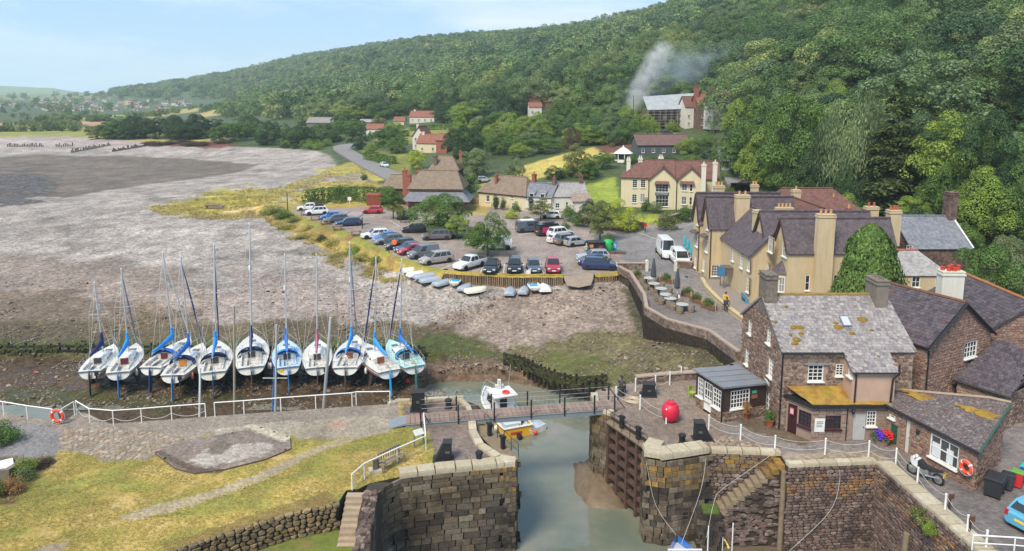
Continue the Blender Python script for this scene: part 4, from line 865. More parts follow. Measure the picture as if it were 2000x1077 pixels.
def harbour_cottage():
 A,ang,z0,L,W=(16.6,41.8),0.,0.,8.0,7.7;ml=sidemat(A,ang,z0,L,W,'left');mf=sidemat(A,ang,z0,L,W,'front')
 lw=[wpx(ml,1465,640,.62,.95,2,4),wpx(ml,1502,658,.62,.95,2,4),wpx(ml,1459,698,.62,1.1,2,4),wpx(ml,1505,720,.68,1.15,2,4),wpx(ml,1499,790,.8,1.75,2,4,sill=False)]
 fw=[wpx(mf,1593,729,.95,1.05,3,4),wpx(mf,1640,723,.5,.75,2,4)]
 t=gable_house('stone_cottage','tall grey rubble-stone cottage with pale lichened slate roof beside the lock',A,ang,L,W,z0,5.05,7.45,MSTONEP,MSLATE_L,{'left':lw,'front':fw},slates=(.27,.21),smat=SL_L,stones=('left','front'),ov=.14,under=M('slate bed',tuple(tone((120,114,118))),.2),ridge_mat=M('lichened ridge tiles',tuple(tone((150,124,70))),.4,3,.9,bump=.5))
 sl=2.4/3.85
 wl=Matrix.Translation((16.6,41.8,0));x0,x1,y0=20.35-16.6,22.9-16.6,-1.25;ez=5.05+y0*sl
 wall(t,frame((x0,y0,0),(1,0)),[(0,0),(x1-x0,0),(x1-x0,ez),(0,ez)],[],MPINK,name='wing_wall')
 mw=frame((x0,0,0),(0,-1));q=wpx(basemat(A,0,0)@mw,1661,726,.55,.62,2,3)
 wall(t,mw,[(0,0),(-y0,0),(-y0,ez),(0,5.05)],[q],MPINK,name='wing_wall');wall(t,frame((x1,y0,0),(0,1)),[(0,0),(-y0,0),(-y0,5.05),(0,ez)],[],MPINK,name='wing_wall')
 roof(t,[(x0-.12,y0-.15,ez-.09+.125),(x1+.15,y0-.15,ez-.09+.125),(x1+.15,-.1,5.05-.06+.127),(x0-.12,-.1,5.05-.06+.127)],MSLATE_L,.12,slates=(.27,.21),smat=SL_L,limit=120,under=M('slate bed',(.2,.2,.2)))
 chimney(t,(.3,3.85),.75,1.35,6.3,9.0,stone_mat('brick and render stack',[(150,108,92),(132,122,112),(120,110,102)],.5),0,cap=True);chimney(t,(7.35,3.6),.75,1.5,6.2,8.7,MRENDG,3,MRENDG,True,.18,.16)
 pipe(t,[(-.05,-.2,5.0),(-.05,-.12,4.7),(-.05,-.12,.1)]);pipe(t,[(-.1,-.24,5.0),(3.8,-.24,5.0)],.06,name='gutter');pipe(t,[(x0+.15,y0-.12,ez),(x0+.15,y0-.1,2.3)]);pipe(t,[(x1+.1,y0-.16,ez+.5),(x1+.1,y0-.16,ez-.1),(x1-.2,y0-.1,ez-.45),(x1-.25,y0-.1,2.3)],.06)
 pipe(t,[(x0-.1,y0-.22,ez),(x1+.2,y0-.22,ez)],.05,name='gutter')
 b=MB();b.cbox((0,0,0),(.5,.02,.78));s,z=hit(basemat(A,0,0)@Matrix.Identity(4),1600,700)
 o=MB().box(0,1.5,-.1,0,0,.1).obj('lintel',MLEAD,t);o.matrix_local=Matrix.Translation((fw[0]['s']-.25,-.02,fw[0]['z']+1.08))
 o=MB().box(0,.55,0,.8,0,.09).obj('skylight',MLEAD,t);o.matrix_local=Matrix.Translation((4.3,1.5,6.17))@Matrix.Rotation(math.atan(sl),4,'X');MB().box(.05,.5,.05,.75,.09,.1).obj('pane',M('pale skylight glass',(.45,.47,.5),.05,rough=.1),o)
 d=MB();d.lathe([(.0,0),(.22,.03),(.30,.09),(.31,.10),(.2,.02)],16);o=d.obj('satellite_dish',MWHITE,t,60);s,z=hit(ml,1508,746);o.matrix_local=frame((0,W,0),(0,-1))@Matrix.Translation((s,-.25,z))@Matrix.Rotation(PI/2+.5,4,'X')
 r=random.Random(4);mm=M('moss',tuple(tone((140,112,50))),.4,4,.95,bump=.8,bscale=12)
 for px,py in((1535,600),(1514,630),(1550,640),(1544,655),(1562,640),(1565,652),(1556,664),(1632,632),(1637,640),(1684,625),(1664,652),(1702,646),(1716,697),(1552,672)):
  d=Vector(ray(px,py));n=Vector((0,-sl,1));tt=(Vector((16.6,41.8,5.2))-Vector((0,0,HC))).dot(n)/d.dot(n);p=Vector((0,0,HC))+d*tt-Vector((16.6,41.8,0));k=r.uniform(.10,.26)
  MB().lathe([(k*r.uniform(.9,1.1),0),(k*.8,.05),(k*.4,.1),(.02,.12)],9,M_=Matrix.Translation(p)@Matrix.Rotation(math.atan(sl),4,'X')@Matrix.Diagonal((r.uniform(.8,1.5),r.uniform(.7,1.1),1,1))).obj('moss_cushion',mm,t,60)
harbour_cottage()
def mossy_shop():
 pts=[(16.98,41.72),(18.02,40.35),(22.78,40.42),(22.78,41.72)];t=thing('harbour_shop','low grey block shop with mossy orange flat roof below the stone cottage','shop',(0,0,0));h=2.2
 f0=frame((*pts[0],0),(pts[1][0]-pts[0][0],pts[1][1]-pts[0][1]));f1=frame((*pts[1],0),(pts[2][0]-pts[1][0],pts[2][1]-pts[1][1]))
 MMAR=M('maroon paint',(.045,.014,.018),.1,3,.5)
 w0=[W_(.1,0,.62,1.85,door=MMAR),W_(.82,.75,.82,.95,3,3,fm=MMAR)];w1=[wpx(f1,1627,825,.95,.85,3,3,fm=MMAR),dict(s=hit(f1,1682,830)[0]-.5,z=0,w=.78,h=1.75,door=M('pale grey door',(.42,.42,.41),.1)),wpx(f1,1702,818,.58,.95,3,4)]
 poly_walls(t,pts,0,lambda x,y:h,[MGREYW],{0:w0,1:w1},stones=(1,),smeshes=BLOCKS_G,sz=(.42,.46,.2,.22),blocks=True)
 c=Vector((20,41.1));rf=[(16.75,41.78),(17.9,40.1),(22.95,40.17),(22.95,41.78)]
 b=MB();b.prism(rf,h-.05,h+.14);b.obj('fascia',MBLACK,t);rs=random.Random(5)
 n=26;X,Y=np.meshgrid(np.linspace(0,1,46),np.linspace(0,1,16));q=[Vector((*p,0))for p in((16.85,41.78),(17.95,40.22),(22.85,40.28),(22.85,41.78))]
 px_=(1-Y)*((1-X)*q[1].x+X*q[2].x)+Y*((1-X)*q[0].x+X*q[3].x);py_=(1-Y)*((1-X)*q[1].y+X*q[2].y)+Y*((1-X)*q[0].y+X*q[3].y)
 o=grid_obj('moss_layer',px_,py_,h+.13+.55*Y+.12*(fbm(px_*1.6,py_*1.6,2)-.4),np.ones((*X.shape,3)),MR_MOSS);o.parent=t
 nb=MB().box(-.3,.3,-.06,0,-.42,.42).obj('notice_board',MWHITE,t);s,z=hit(f1,1600,830);nb.matrix_local=f1@Matrix.Translation((s,-.02,z));MB().box(-.2,.2,-.066,-.06,.2,.24).box(-.2,.2,-.066,-.06,.1,.13).box(-.2,.12,-.066,-.06,0,.03).box(-.2,.16,-.066,-.06,-.1,-.07).obj('print',MBLACK,nb)
 ps=MB().box(-.14,.14,-.03,0,-.22,.22).obj('poster',M('red poster',(.35,.05,.06),.2,6),t);ps.matrix_local=f0@Matrix.Translation((.42,-.08,1.45));MB().box(-.1,.1,-.034,-.03,-.16,.16).obj('print',M('pink print',(.6,.4,.4),.4,14),ps)
 pipe(t,[f1@Vector((2.05,-.05,2.1)),f1@Vector((2.05,-.05,.05))],.035,MBLACK)
 lm=MB().lathe([(.06,0),(.09,.06),(.09,.2),(.04,.28)],8).obj('lamp',MBLACK,t);lm.location=f1@Vector((hit(f1,1664,812)[0],-.12,1.75))
BLOCKM=stone_mat('grey building block',[(150,132,122),(164,144,132),(140,122,112)],.18);BLOCKS_G=[unit_block('stone',BLOCKM,s,.06,.02)for s in range(3)]
mossy_shop()
def garden_room():
 pts=[(12.35,45.5),(13.35,42.85),(16.46,43.9),(15.5,46.5)];t=thing('garden_room','dark timber lean-to room with lead roof and white windows on the cottage gable','garden room',(0,0,0));zt=lambda x,y:2.42-.06*(x-12.3)
 f0=frame((*pts[0],0),(1.,-2.65));f1=frame((*pts[1],0),(3.11,1.05));w0=[W_(.2,.75,.62,1.3,3,4),W_(.9,.1,.85,1.95,3,4,sill=False),W_(1.82,.75,.85,1.25,3,4)];w1=[W_(.6,.78,1.45,1.2,6,4)]
 poly_walls(t,pts,0,zt,[MDKWOOD],{0:w0,1:w1})
 for f,L in((f0,2.83),(f1,3.28)):
  wall(t,f@Matrix.Translation((0,-.06,0)),[(0,-.1),(L,-.1),(L,.68),(0,.68)],[W_(.9,.0,.85,.7)]if f is f0 else[],MSTONEP,name='plinth',stones=True,limit=60,sz=(.16,.34,.1,.18))
  for ch in list(t.children):
   if ch.name.startswith('window')and abs(ch.dimensions.z-.7)<.05:[bpy.data.objects.remove(g)for g in list(ch.children)];bpy.data.objects.remove(ch)
 MB().box(0,.85,-.03,0,0,.85).obj('door',MWHITE,t).matrix_local=f0@Matrix.Translation((.9,.06,.06))
 b=MB();slab3(b,[(12.1,45.6,2.52),(13.3,42.6,2.45),(16.44,43.7,2.26),(15.6,46.7,2.32)],.12);r=b.obj('roof',MLEAD,t)
 for k in(.25,.5,.75):a=Vector((12.1,45.6,2.54)).lerp(Vector((13.3,42.6,2.47)),k);e=Vector((15.6,46.7,2.34)).lerp(Vector((16.44,43.7,2.28)),k);MB().tube([a,e],.03,5).obj('roll_joint',MLEAD,r)
 pipe(t,[(13.27,42.7,2.4),(13.27,42.72,.05)],.04)
 s1=MB().box(0,.34,-.02,0,0,.2).obj('sign',M('green sign',(.06,.32,.2),.1),t);s1.matrix_local=f1@Matrix.Translation((2.2,-.03,1.62));s2=MB().box(0,.46,-.02,0,0,.26).obj('sign',M('copper sign',(.25,.10,.05),.1),t);s2.matrix_local=f1@Matrix.Translation((2.16,-.03,1.28))
garden_room()
def garage():
 pts=[(22.45,40.3),(24.25,34.8),(27.9,38.1),(27.4,38.8),(23.4,41.5)];d=Vector((1.8,-5.5)).normalized();nb=Vector((-d.y,d.x));zt=lambda x,y:2.22+.21*max(0,(Vector((x,y))-Vector((22.45,40.3))).dot(nb));zt2=lambda x,y:2.22+.21*(Vector((x,y))-Vector((22.45,40.3))).dot(nb)
 t=thing('low_stone_workshop','single-storey red stone workshop with rough grey roof and large white window','outbuilding',(0,0,0));f0=frame((*pts[0],0),d)
 w0=[W_(.15,1.62,.42,.22,1,1),W_(.3,.1,.5,1.2,door=M('green door',(.02,.09,.05),.15)),W_(1.35,.05,.28,1.95,door=M('cream door',(.55,.53,.46),.1)),W_(3.0,.62,1.75,1.32,3,2,bar=.06)]
 poly_walls(t,pts,0,zt,[MSTONED],{0:w0},stones=(0,1),smeshes=STONES2)
 MB().box(0,.5,0,.02,0,.8).box(.9,1.3,0,.02,0,.8).obj('window_blind',M('frosted film',(.62,.64,.66),.08),t).matrix_local=f0@Matrix.Translation((3.1,.055,.72))
 q=[(22.2,40.5),(24.12,34.5),(28.2,38.15),(27.5,39.0),(23.2,41.85)]
 b=MB();slab3(b,[(x,y,zt2(x,y)+.13)for x,y in q],.16);r=b.obj('roof',MR_FELT,t)
 for px,py,rx,ry in((1790,772,.9,.35),(1915,806,.95,.34),(1890,799,.5,.22)):
  p=None;dd=Vector(ray(px,py));n=Vector((-.21*nb.x,-.21*nb.y,1));c=Vector((22.45,40.3,2.38));tt=(c-Vector((0,0,HC))).dot(n)/dd.dot(n);p=Vector((0,0,HC))+dd*tt;rr=random.Random(px)
  b=MB().lathe([(1.,0),(.92,.04),(.7,.06),(.45,.05),(.02,.07)],40);mt=Matrix.Translation(p)@Matrix.Rotation(math.atan2(d.y,d.x)+.25,4,'Z')@Matrix.Rotation(.2,4,'X')@Matrix.Diagonal((rx,ry,1,1));b.v=[tuple(mt@Vector((x*(f:=1+.28*math.sin(3*math.atan2(y,x)+px)+.16*math.sin(8*math.atan2(y,x)+py)+rr.uniform(-.09,.09)),y*f,z+(rr.uniform(-.02,.03)if z>.01 else 0))))for x,y,z in b.v];b.obj('moss_patch',MR_MOSS,t,80)
 e=[(x,y,zt2(x,y)+.12)for x,y in q];pipe(t,[e[0],e[1]],.07,MBLACK,'gutter');pipe(t,[e[1],e[2]],.06,M('green gutter',(.03,.09,.06),.1),'gutter');MB().tube([(x,y,z+.08)for x,y,z in(e[2],e[3])],.09,6).obj('kerb',MSTONEP,t);MB().tube([(x,y,z+.08)for x,y,z in(e[3],e[4])],.09,6).obj('kerb',MSTONEP,t)
 lm=MB().lathe([(.05,0),(.1,.05),(.1,.22),(.03,.34)],8).obj('lantern',MBLACK,t);lm.location=f0@Vector((2.25,-.12,1.55));MB().box(-.1,.1,-.03,0,0,.2).obj('notice',M('pale green',(.2,.42,.2),.1),t).matrix_local=f0@Matrix.Translation((2.25,-.02,1.25))
def felt():
 m=stone_mat('old stone tiles',[(118,106,108),(140,128,128),(96,86,88)],.5,[((176,168,166),3.2,.56,.8),((112,78,66),2.4,.55,.7),((150,142,142),9.,.5,.6)]);return m
MR_FELT=felt()
garage()
def stone_house():
 A,ang,L,W=(26.0,42.8),R(26.6),6.7,4.9;mf=sidemat(A,ang,0,L,W,'front');ml=sidemat(A,ang,0,L,W,'left')
 fw=[wpx(mf,1896,683,1.35,1.1,4,3),wpx(mf,1884,757,1.3,1.1,4,3)];lw=[wpx(ml,1771,748,.7,.72,3,3)]
 t=gable_house('gabled_stone_house','two-storey brown stone house with dark slate roof and gable towards the basin',A,ang,L,W,0,5.0,7.35,MSTONED,MSLATE_D,{'front':fw,'left':lw},'y',slates=(.3,.24),smat=SL_D,stones=('front','left'),smeshes=STONES2,ov=.16,under=M('dark slate bed',(.05,.045,.05)),ridge_mat=M('rusty ridge tiles',tuple(tone((120,84,62))),.4,3,.9))
 e=2.35/3.35
 for s in(0,1):
  a=Vector((-.2 if s==0 else L+.2,-.24,5.0-.15));b=Vector((L/2,-.24,7.42));q=MB();q.tube([a,b],.09,4);q.obj('bargeboard',MBLACK,t)
 for k in range(6):MB().box(0,.38,-.02,.3,0,.03).obj('verge_stone',M('pale verge stone',tuple(tone((168,152,122))),.25,4),t).matrix_local=Matrix.Translation((.55+k*.48,.02,5.36+k*.48*e))@Matrix.Rotation(-math.atan(e),4,'Y')
 pipe(t,[(-.2,-.2,5.0),(-.2,W,5.0)],.06,name='gutter');pipe(t,[(.12,-.08,4.9),(.12,-.08,.2)]);pipe(t,[(4.5,-.1,3.5),(4.5,-.1,1.8)],.09)
 pts=[(28.4,43.75),(30.5,41.4),(34.,43.6),(32.2,45.5)];z=[2.55,2.35,3.9,4.5];u=thing('lean_to_outhouse','low outhouse with mossy dark slate roof against the brown stone gable','outbuilding',(0,0,0))
 poly_walls(u,[(28.7,43.7),(30.5,41.7),(33.6,43.6),(32.1,45.3)],0,lambda x,y:2.3,[MSTONEP],stones=(0,1),limit=120)
 roof(u,[(x,y,zz)for(x,y),zz in zip(pts,z)],MSLATE_D,.12,slates=(.3,.24),smat=SL_D,limit=120,under=M('dark slate bed',(.05,.045,.05)));pipe(u,[(28.3,43.8,2.5),(30.5,41.3,2.3)],.06,name='gutter')
 t2=gable_house('rear_stone_house','stone house with dark roof and white chimney behind the gabled stone house',(31.9,46.3),R(-3),6.2,8.5,0,4.7,6.7,MSTONED,MSLATE_D,{},'y',stones=('front',),smeshes=STONES2,slates=(.32,.25),smat=SL_D,ov=.15,under=M('dark slate bed',(.05,.045,.05)),ridge_mat=M('orange ridge tiles',tuple(tone((176,116,72))),.3,3,.9))
 c=chimney(t2,(-.9,2.9),1.5,.8,0,8.25,MWHITEW,0);pm=M('red pots',tuple(tone((200,70,52))),.15,4,.7)
 for k,(x,y,h)in enumerate(((-.55,.1,.3),(-.25,-.15,.42),(.08,.15,.45),(.12,-.18,.3),(.5,.05,.42))):
  q=MB();q.lathe([(.15,0),(.14,.04),(.13,h*.8),(.16,h*.85),(.15,h),(.1,h)],10);p=q.obj('chimney_pot',pm,c,50);p.location=(x,y,8.3)
stone_house()
# the tan hotel along the lane
def hotel():
 main=thing('lane_hotel','long tan rendered hotel with pointed gables and slate roofs along the lane','hotel',(22,72,0));bar=M('brown timber',tuple(tone((74,52,44))),.15,4,.7)
 def gabled(yn,wd,x0,L,eave,ridge,wins,fm=MTAN,ang=0.):
  """roof running along +x with its gable facing the lane; yn = near side"""
  A=(x0,yn);ml=sidemat(A,ang,0,L,wd,'left');mf=sidemat(A,ang,0,L,wd,'front');w={'left':[wpx(ml,*q)for q in wins.get('left',[])],'front':[wpx(mf,*q)for q in wins.get('front',[])]}
  t=gable_house('wing','',A,ang,L,wd,0,eave,ridge,fm,MR_SLATE,w,ov=.22)
  for s in(0,1):
   q=MB();q.tube([(-.24,-.22+s*(wd+.44),eave-.18),(-.24,wd/2,ridge+.05)],.08,4);q.obj('bargeboard',bar,t)
  return t
 merge(main,gabled(79.0,2.8,22.3,9.6,6.1,9.15,{'left':[(1383,440,.95,1.1,3,4),(1380,482,1.1,1.25,3,4),(1374,517,.8,1.5,3,4)],'front':[(1397,529,.9,1.3,3,4)]}))
 merge(main,gabled(81.8,2.8,21.9,9.6,6.15,9.2,{'left':[(1364,431,.95,1.1,3,4),(1361,472,1.2,1.25,3,4),(1358,512,.8,1.4,2,3)]}))
 A=(23.7,69.4);ml=sidemat(A,0,0,6,9.5,'left')
 lk=gable_house('wing','',A,0.,6.5,9.55,0,4.9,8.2,MTAN,MR_SLATE,{'left':[wpx(ml,*q)for q in((1432,500,.7,1.2,2,4),(1449,508,.85,1.75,3,5),(1463,517,.7,1.3,2,4),(1461,556,.75,1.6,2,4))]},'y',ov=.25);merge(main,lk)
 merge(main,gabled(66.1,3.6,26.2,10.2,6.,8.8,{'left':[(1533,487,1.25,1.5,4,2),(1530,545,.9,1.7,2,2)],'front':[(1577,553,.45,1.5,1,2),(1632,552,.45,1.5,1,2),(1661,510,.8,1.35,2,2),(1700,552,.8,1.35,2,2)]}))
 merge(main,gabled(69.7,3.6,25.4,10.8,6.,8.9,{'left':[(1505,478,1.25,1.5,4,2),(1500,523,.75,.9,2,2)]}))
 rb=gable_house('wing','',(31,85),0,13,8,0,5.6,9.0,MTAN,MR_BROWN,{},hip=(3,3.6),ov=.3);merge(main,rb);rb=gable_house('wing','',(31,72.8),0,6,12.6,0,5.6,8.4,MTAN,MR_BROWN,{},'y',ov=.3);merge(main,rb)
 for px,py,y in((1361,452,82.9),(1381,460,80.1)):
  p=D(px,py,y);MB().add([(-.75,-.75,-.1),(-.75,.9,-.1),(.2,.9,.18),(.2,-.75,.18),(-.75,-.75,-.16),(-.75,.9,-.16),(.2,.9,.1),(.2,-.75,.1)],[(0,1,2,3),(7,6,5,4),(0,4,5,1),(0,3,7,4),(1,5,6,2)]).obj('canopy',MR_SLATE,main).matrix_basis=main.matrix_basis.inverted()@Matrix.Translation((22.3 if y<81 else 21.95,y,p.z))
 for y0,zt in((67.2,4.55),(71.0,4.75)):
  q=MB();x=26.2 if y0<70 else 25.4;ring=[(x,y0-1.1),(x-.75,y0-.6),(x-.75,y0+.9),(x,y0+1.4)]
  q.add([(*p,zt-.8)for p in ring]+[(x,y0,zt+.25),(x,y0+.4,zt+.25)],[(0,1,4),(1,2,5,4),(2,3,5)]);o=q.obj('bay_roof',MR_SLATE,main);o.matrix_basis=main.matrix_basis.inverted()
  q=MB();q.prism([(x+.05,y0-.95),(x-.6,y0-.5),(x-.6,y0+.8),(x+.05,y0+1.25)],0,zt-.78);o=q.obj('bay',MTAN,main);o.matrix_basis=main.matrix_basis.inverted()
  for a,b in(((x-.6,y0+.8),(x-.6,y0-.5)),((x-.6,y0-.5),(x+.05,y0-.95))):
   fmn,g,s=window_meshes(math.dist(a,b)*.7,1.5,2,2,MWHITE);f=frame((*a,zt-2.6),(b[0]-a[0],b[1]-a[1]));w=child('window',fmn,main,main.matrix_basis.inverted()@f@Matrix.Translation((math.dist(a,b)*.15,-.02,0)));child('pane',g,w);child('sill',s,w)
 inv=lambda x,y:(x-22,y-72)
 def ch(px,pyt,y,w,d,base,mat=MTAN,pots=2,pm=None,**k):
  p=D(px,pyt,y);return chimney(main,inv(p.x,p.y),w,d,base,p.z,mat,pots,pm or MPOTT,**k)
 ch(1450,382,79.4,1.5,.9,6,pots=2);ch(1480,412,73.5,.8,.8,5,pots=0);ch(1532,407,73.5,1.7,.7,7,pots=4);ch(1555,372,86,.9,.8,6,pots=1);ch(1474,362,87,.8,.7,7,pots=2);ch(1404,364,84.6,1.2,.7,7,pots=3);ch(1628,387,88,.55,.55,7,MBRICK,1)
 c=ch(1613,420,65.8,1.55,.8,0,pots=3);ch(1702,405,72,1.2,.8,6,pots=2,pm=MPOT);ch(1746,412,69,1.1,.9,6,pots=3,pm=MPOT);ch(1658,408,80,.5,.5,6,MBRICK,1)
 pipe(main,[(.45,6.92,6.),(.45,6.9,.1)],.06,bar);pipe(main,[(3.3,-2.4,5.9),(3.3,-2.4,1.)],.06,bar)
 for y in(81.75,69.65):pipe(main,[(-.15 if y>75 else 3.35,y-72,6.2),(-.15 if y>75 else 3.35,y-72,.2)],.06,bar)
 p=D(1447,545,74.2);q=MB();q.box(-1.0,0,-.7,.7,2.3,2.42).box(-1.,-.92,-.7,-.62,0,2.3).box(-1.,-.92,.62,.7,0,2.3).box(-.9,-.05,-.66,-.6,1.5,2.3);o=q.obj('porch',M('grey porch',tuple(tone((120,104,92))),.15),main);o.location=(23.7-22,75.0-72,0);
 sg=MB().box(-.4,.4,-.04,.04,0,1.1).obj('hanging_sign',M('blue sign',tuple(tone((70,130,176))),.15,5),main);sg.location=(23.7-22-1.3,74.2-72,1.5)
 return main
hotel()
def hotel_neighbours():
 A=(40.3,70.2);gable_house('slate_roofed_house','house with blue slate roof and tall stone chimney right of the tan hotel',A,0,5.8,7.4,0,5.4,8.0,MSTONEW,MR_BLUE,{'front':[wpx(sidemat(A,0,0,6,7,'front'),1776,489,.6,1.0,2,3)]},ov=.2)
 t=[o for o in COL.objects if o.name.startswith('slate_roofed_house')][0];chimney(t,(5.75,3.7),.9,1.1,5,10.6,MSTONEW,0);MB().tube([(6.05,-.2,5.5),(6.05,3.7,8.1)],.09,4).obj('bargeboard',MWHITE,t)
 A=(34.3,61.8);mf=sidemat(A,0,0,4.6,5,'front');gable_house('tan_annexe','small tan annexe with pale slate roof and two white windows beside the round tree',A,0,4.7,5,0,4.75,6.4,MTAN,MR_PALE,{'front':[wpx(mf,1789,551,.75,1.0,2,2),wpx(mf,1835,551,.75,1.0,2,2)]},hip=(0,1.6),ov=.15,ridge_mat=MPOT)
hotel_neighbours()
# cream hotel, cottages, houses up the valley
def cream_hotel():
 A,L,W=(19.4,125.6),9.0,9.;ang=R(-12);z0=.9
 mf=sidemat(A,ang,z0,L,W,'front');fw=[wpx(mf,x,y,.85,1.5,2,4)for x,y in((1240,359),(1256,359),(1239,388),(1255,387))]
 t=gable_house('cream_hotel','cream rendered hotel with brown hipped roof, bays and white chimneys across the road',A,ang,L,W,z0,6.5,9.1,MCREAM,MR_BROWN,{'front':fw},hip=(3.5,0),ov=.35,cat='hotel')
 u=Vector((math.cos(ang),math.sin(ang)));
 def block(s0,L_,W_2,fy,eave,ridge,wins,hip=(0,0),ra='y'):
  B=(A[0]+u.x*s0-u.y*fy,A[1]+u.y*s0+u.x*fy);m=sidemat(B,ang,z0,L_,W_2,'front');b=gable_house('wing','',B,ang,L_,W_2,z0,eave,ridge,MCREAM,MR_BROWN,{'front':[wpx(m,*q)for q in wins]},ra,hip,ov=.3);merge(t,b);return m
 m1=block(4.9,4.7,6,-1.3,6.3,8.4,[(1293,367,2.2,1.5,4,3),(1293,393,2.2,1.9,4,3)]);m2=block(9.7,4.6,6,-1.3,6.3,8.4,[(1337,366,.9,1.3,2,2),(1350,367,.5,1.3,1,2),(1336,392,.9,1.4,2,2),(1349,393,.5,1.4,1,2)])
 block(9.2,7.5,8.5,.5,6.4,9.0,[],ra='x')
 s,z=hit(m1,1293,378.5);mt=t.matrix_basis.inverted()@m1;bd=MB().box(-1.15,1.15,-.06,0,-.3,.3).obj('sign',MBLACK,t);bd.matrix_basis=mt@Matrix.Translation((s,-.04,z));text_on(bd,'LOCANDA',Matrix.Translation((0,-.07,-.04)),.42,MWHITE)
 for px,py,m in((1293,357,m1),(1342,357,m2)):
  s,z=hit(m,px,py);o=MB().add([(-1.3,-.5,-.25),(1.3,-.5,-.25),(1.1,0,.25),(-1.1,0,.25),(-1.3,0,-.25),(1.3,0,-.25)],[(0,1,2,3),(0,3,4),(1,5,2),(0,4,5,1)]).obj('bay_roof',MR_BROWN,t);o.matrix_basis=t.matrix_basis.inverted()@m@Matrix.Translation((s,0,z))
 for px,py,y,w in((1228,312,128,.7),(1251,310,129,.8),(1291,308,129,.9)):p=t.matrix_basis.inverted()@D(px,py,y);chimney(t,(p.x,p.y),w,.7,5.,p.z,MWHITEW,2,MWHITEW)
 for px,py,y in((1375,322,120),(1397,318,121)):p=t.matrix_basis.inverted()@D(px,py,y);chimney(t,(p.x,p.y),.75,.6,3.,p.z,MWHITEW,1,MWHITEW)
 pipe(t,[(4.85,-1.45,5.4),(4.85,-1.45,.1)],.07,MBLACK);pipe(t,[(9.6,-1.45,5.4),(9.6,-1.45,.1)],.07,MBLACK)
cream_hotel()
def cafe():
 A=(-18.6,128.6);t=gable_house('thatched_cafe','thatched stone building with grey slate skirt roof behind the round car park tree',A,R(-4),9.4,7.5,0,4.0,6.6,MSTONEW,MR_THATCH,{},hip=(1.2,1.2),ov=.5,th=.4,cat='building')
 b=MB();slab3(b,[(-1.2,-1.9,1.9),(11.2,-1.9,1.9),(9.6,.1,3.6),(.1,.1,3.6)],.12);slab3(b,[(11.2,-1.9,1.9),(11.2,5,1.9),(9.5,4,3.6),(9.5,.1,3.6)],.12);b.obj('skirt_roof',MR_BLUE,t);MB().box(-.2,10.2,-.9,-.6,-.2,2.2).obj('front_wall',MSTONEW,t)
 for x,y,z in((-2.2,6,6.7),(-1.2,5,6.0),(.3,7,6.4)):chimney(t,(x,y),.8,.8,0,z,MBRICK,1,MPOT)
 B=(-19.3,166);u=gable_house('thatched_stone_house','stone house with hipped thatch behind the thatched café',B,R(-8),6.8,6,1.2,3.7,6.4,MSTONEW,MR_THATCH,{'front':[W_(4.9,1.0,.7,.8)]},hip=(1.5,2),ov=.4,th=.35);chimney(u,(6.3,5.5),.7,.7,2,6.4,MBRICK,1);chimney(u,(1.2,1),.8,.8,0,5.6,MSTONEW,0)
 gable_house('chimneyed_cottage','low thatched cottage with brick chimneys left of the thatched café',(-25.5,139),R(-5),6,5,0,2.8,4.9,MSTONEW,MR_THATCH,{},hip=(1,0),ov=.4,th=.3)
cafe()
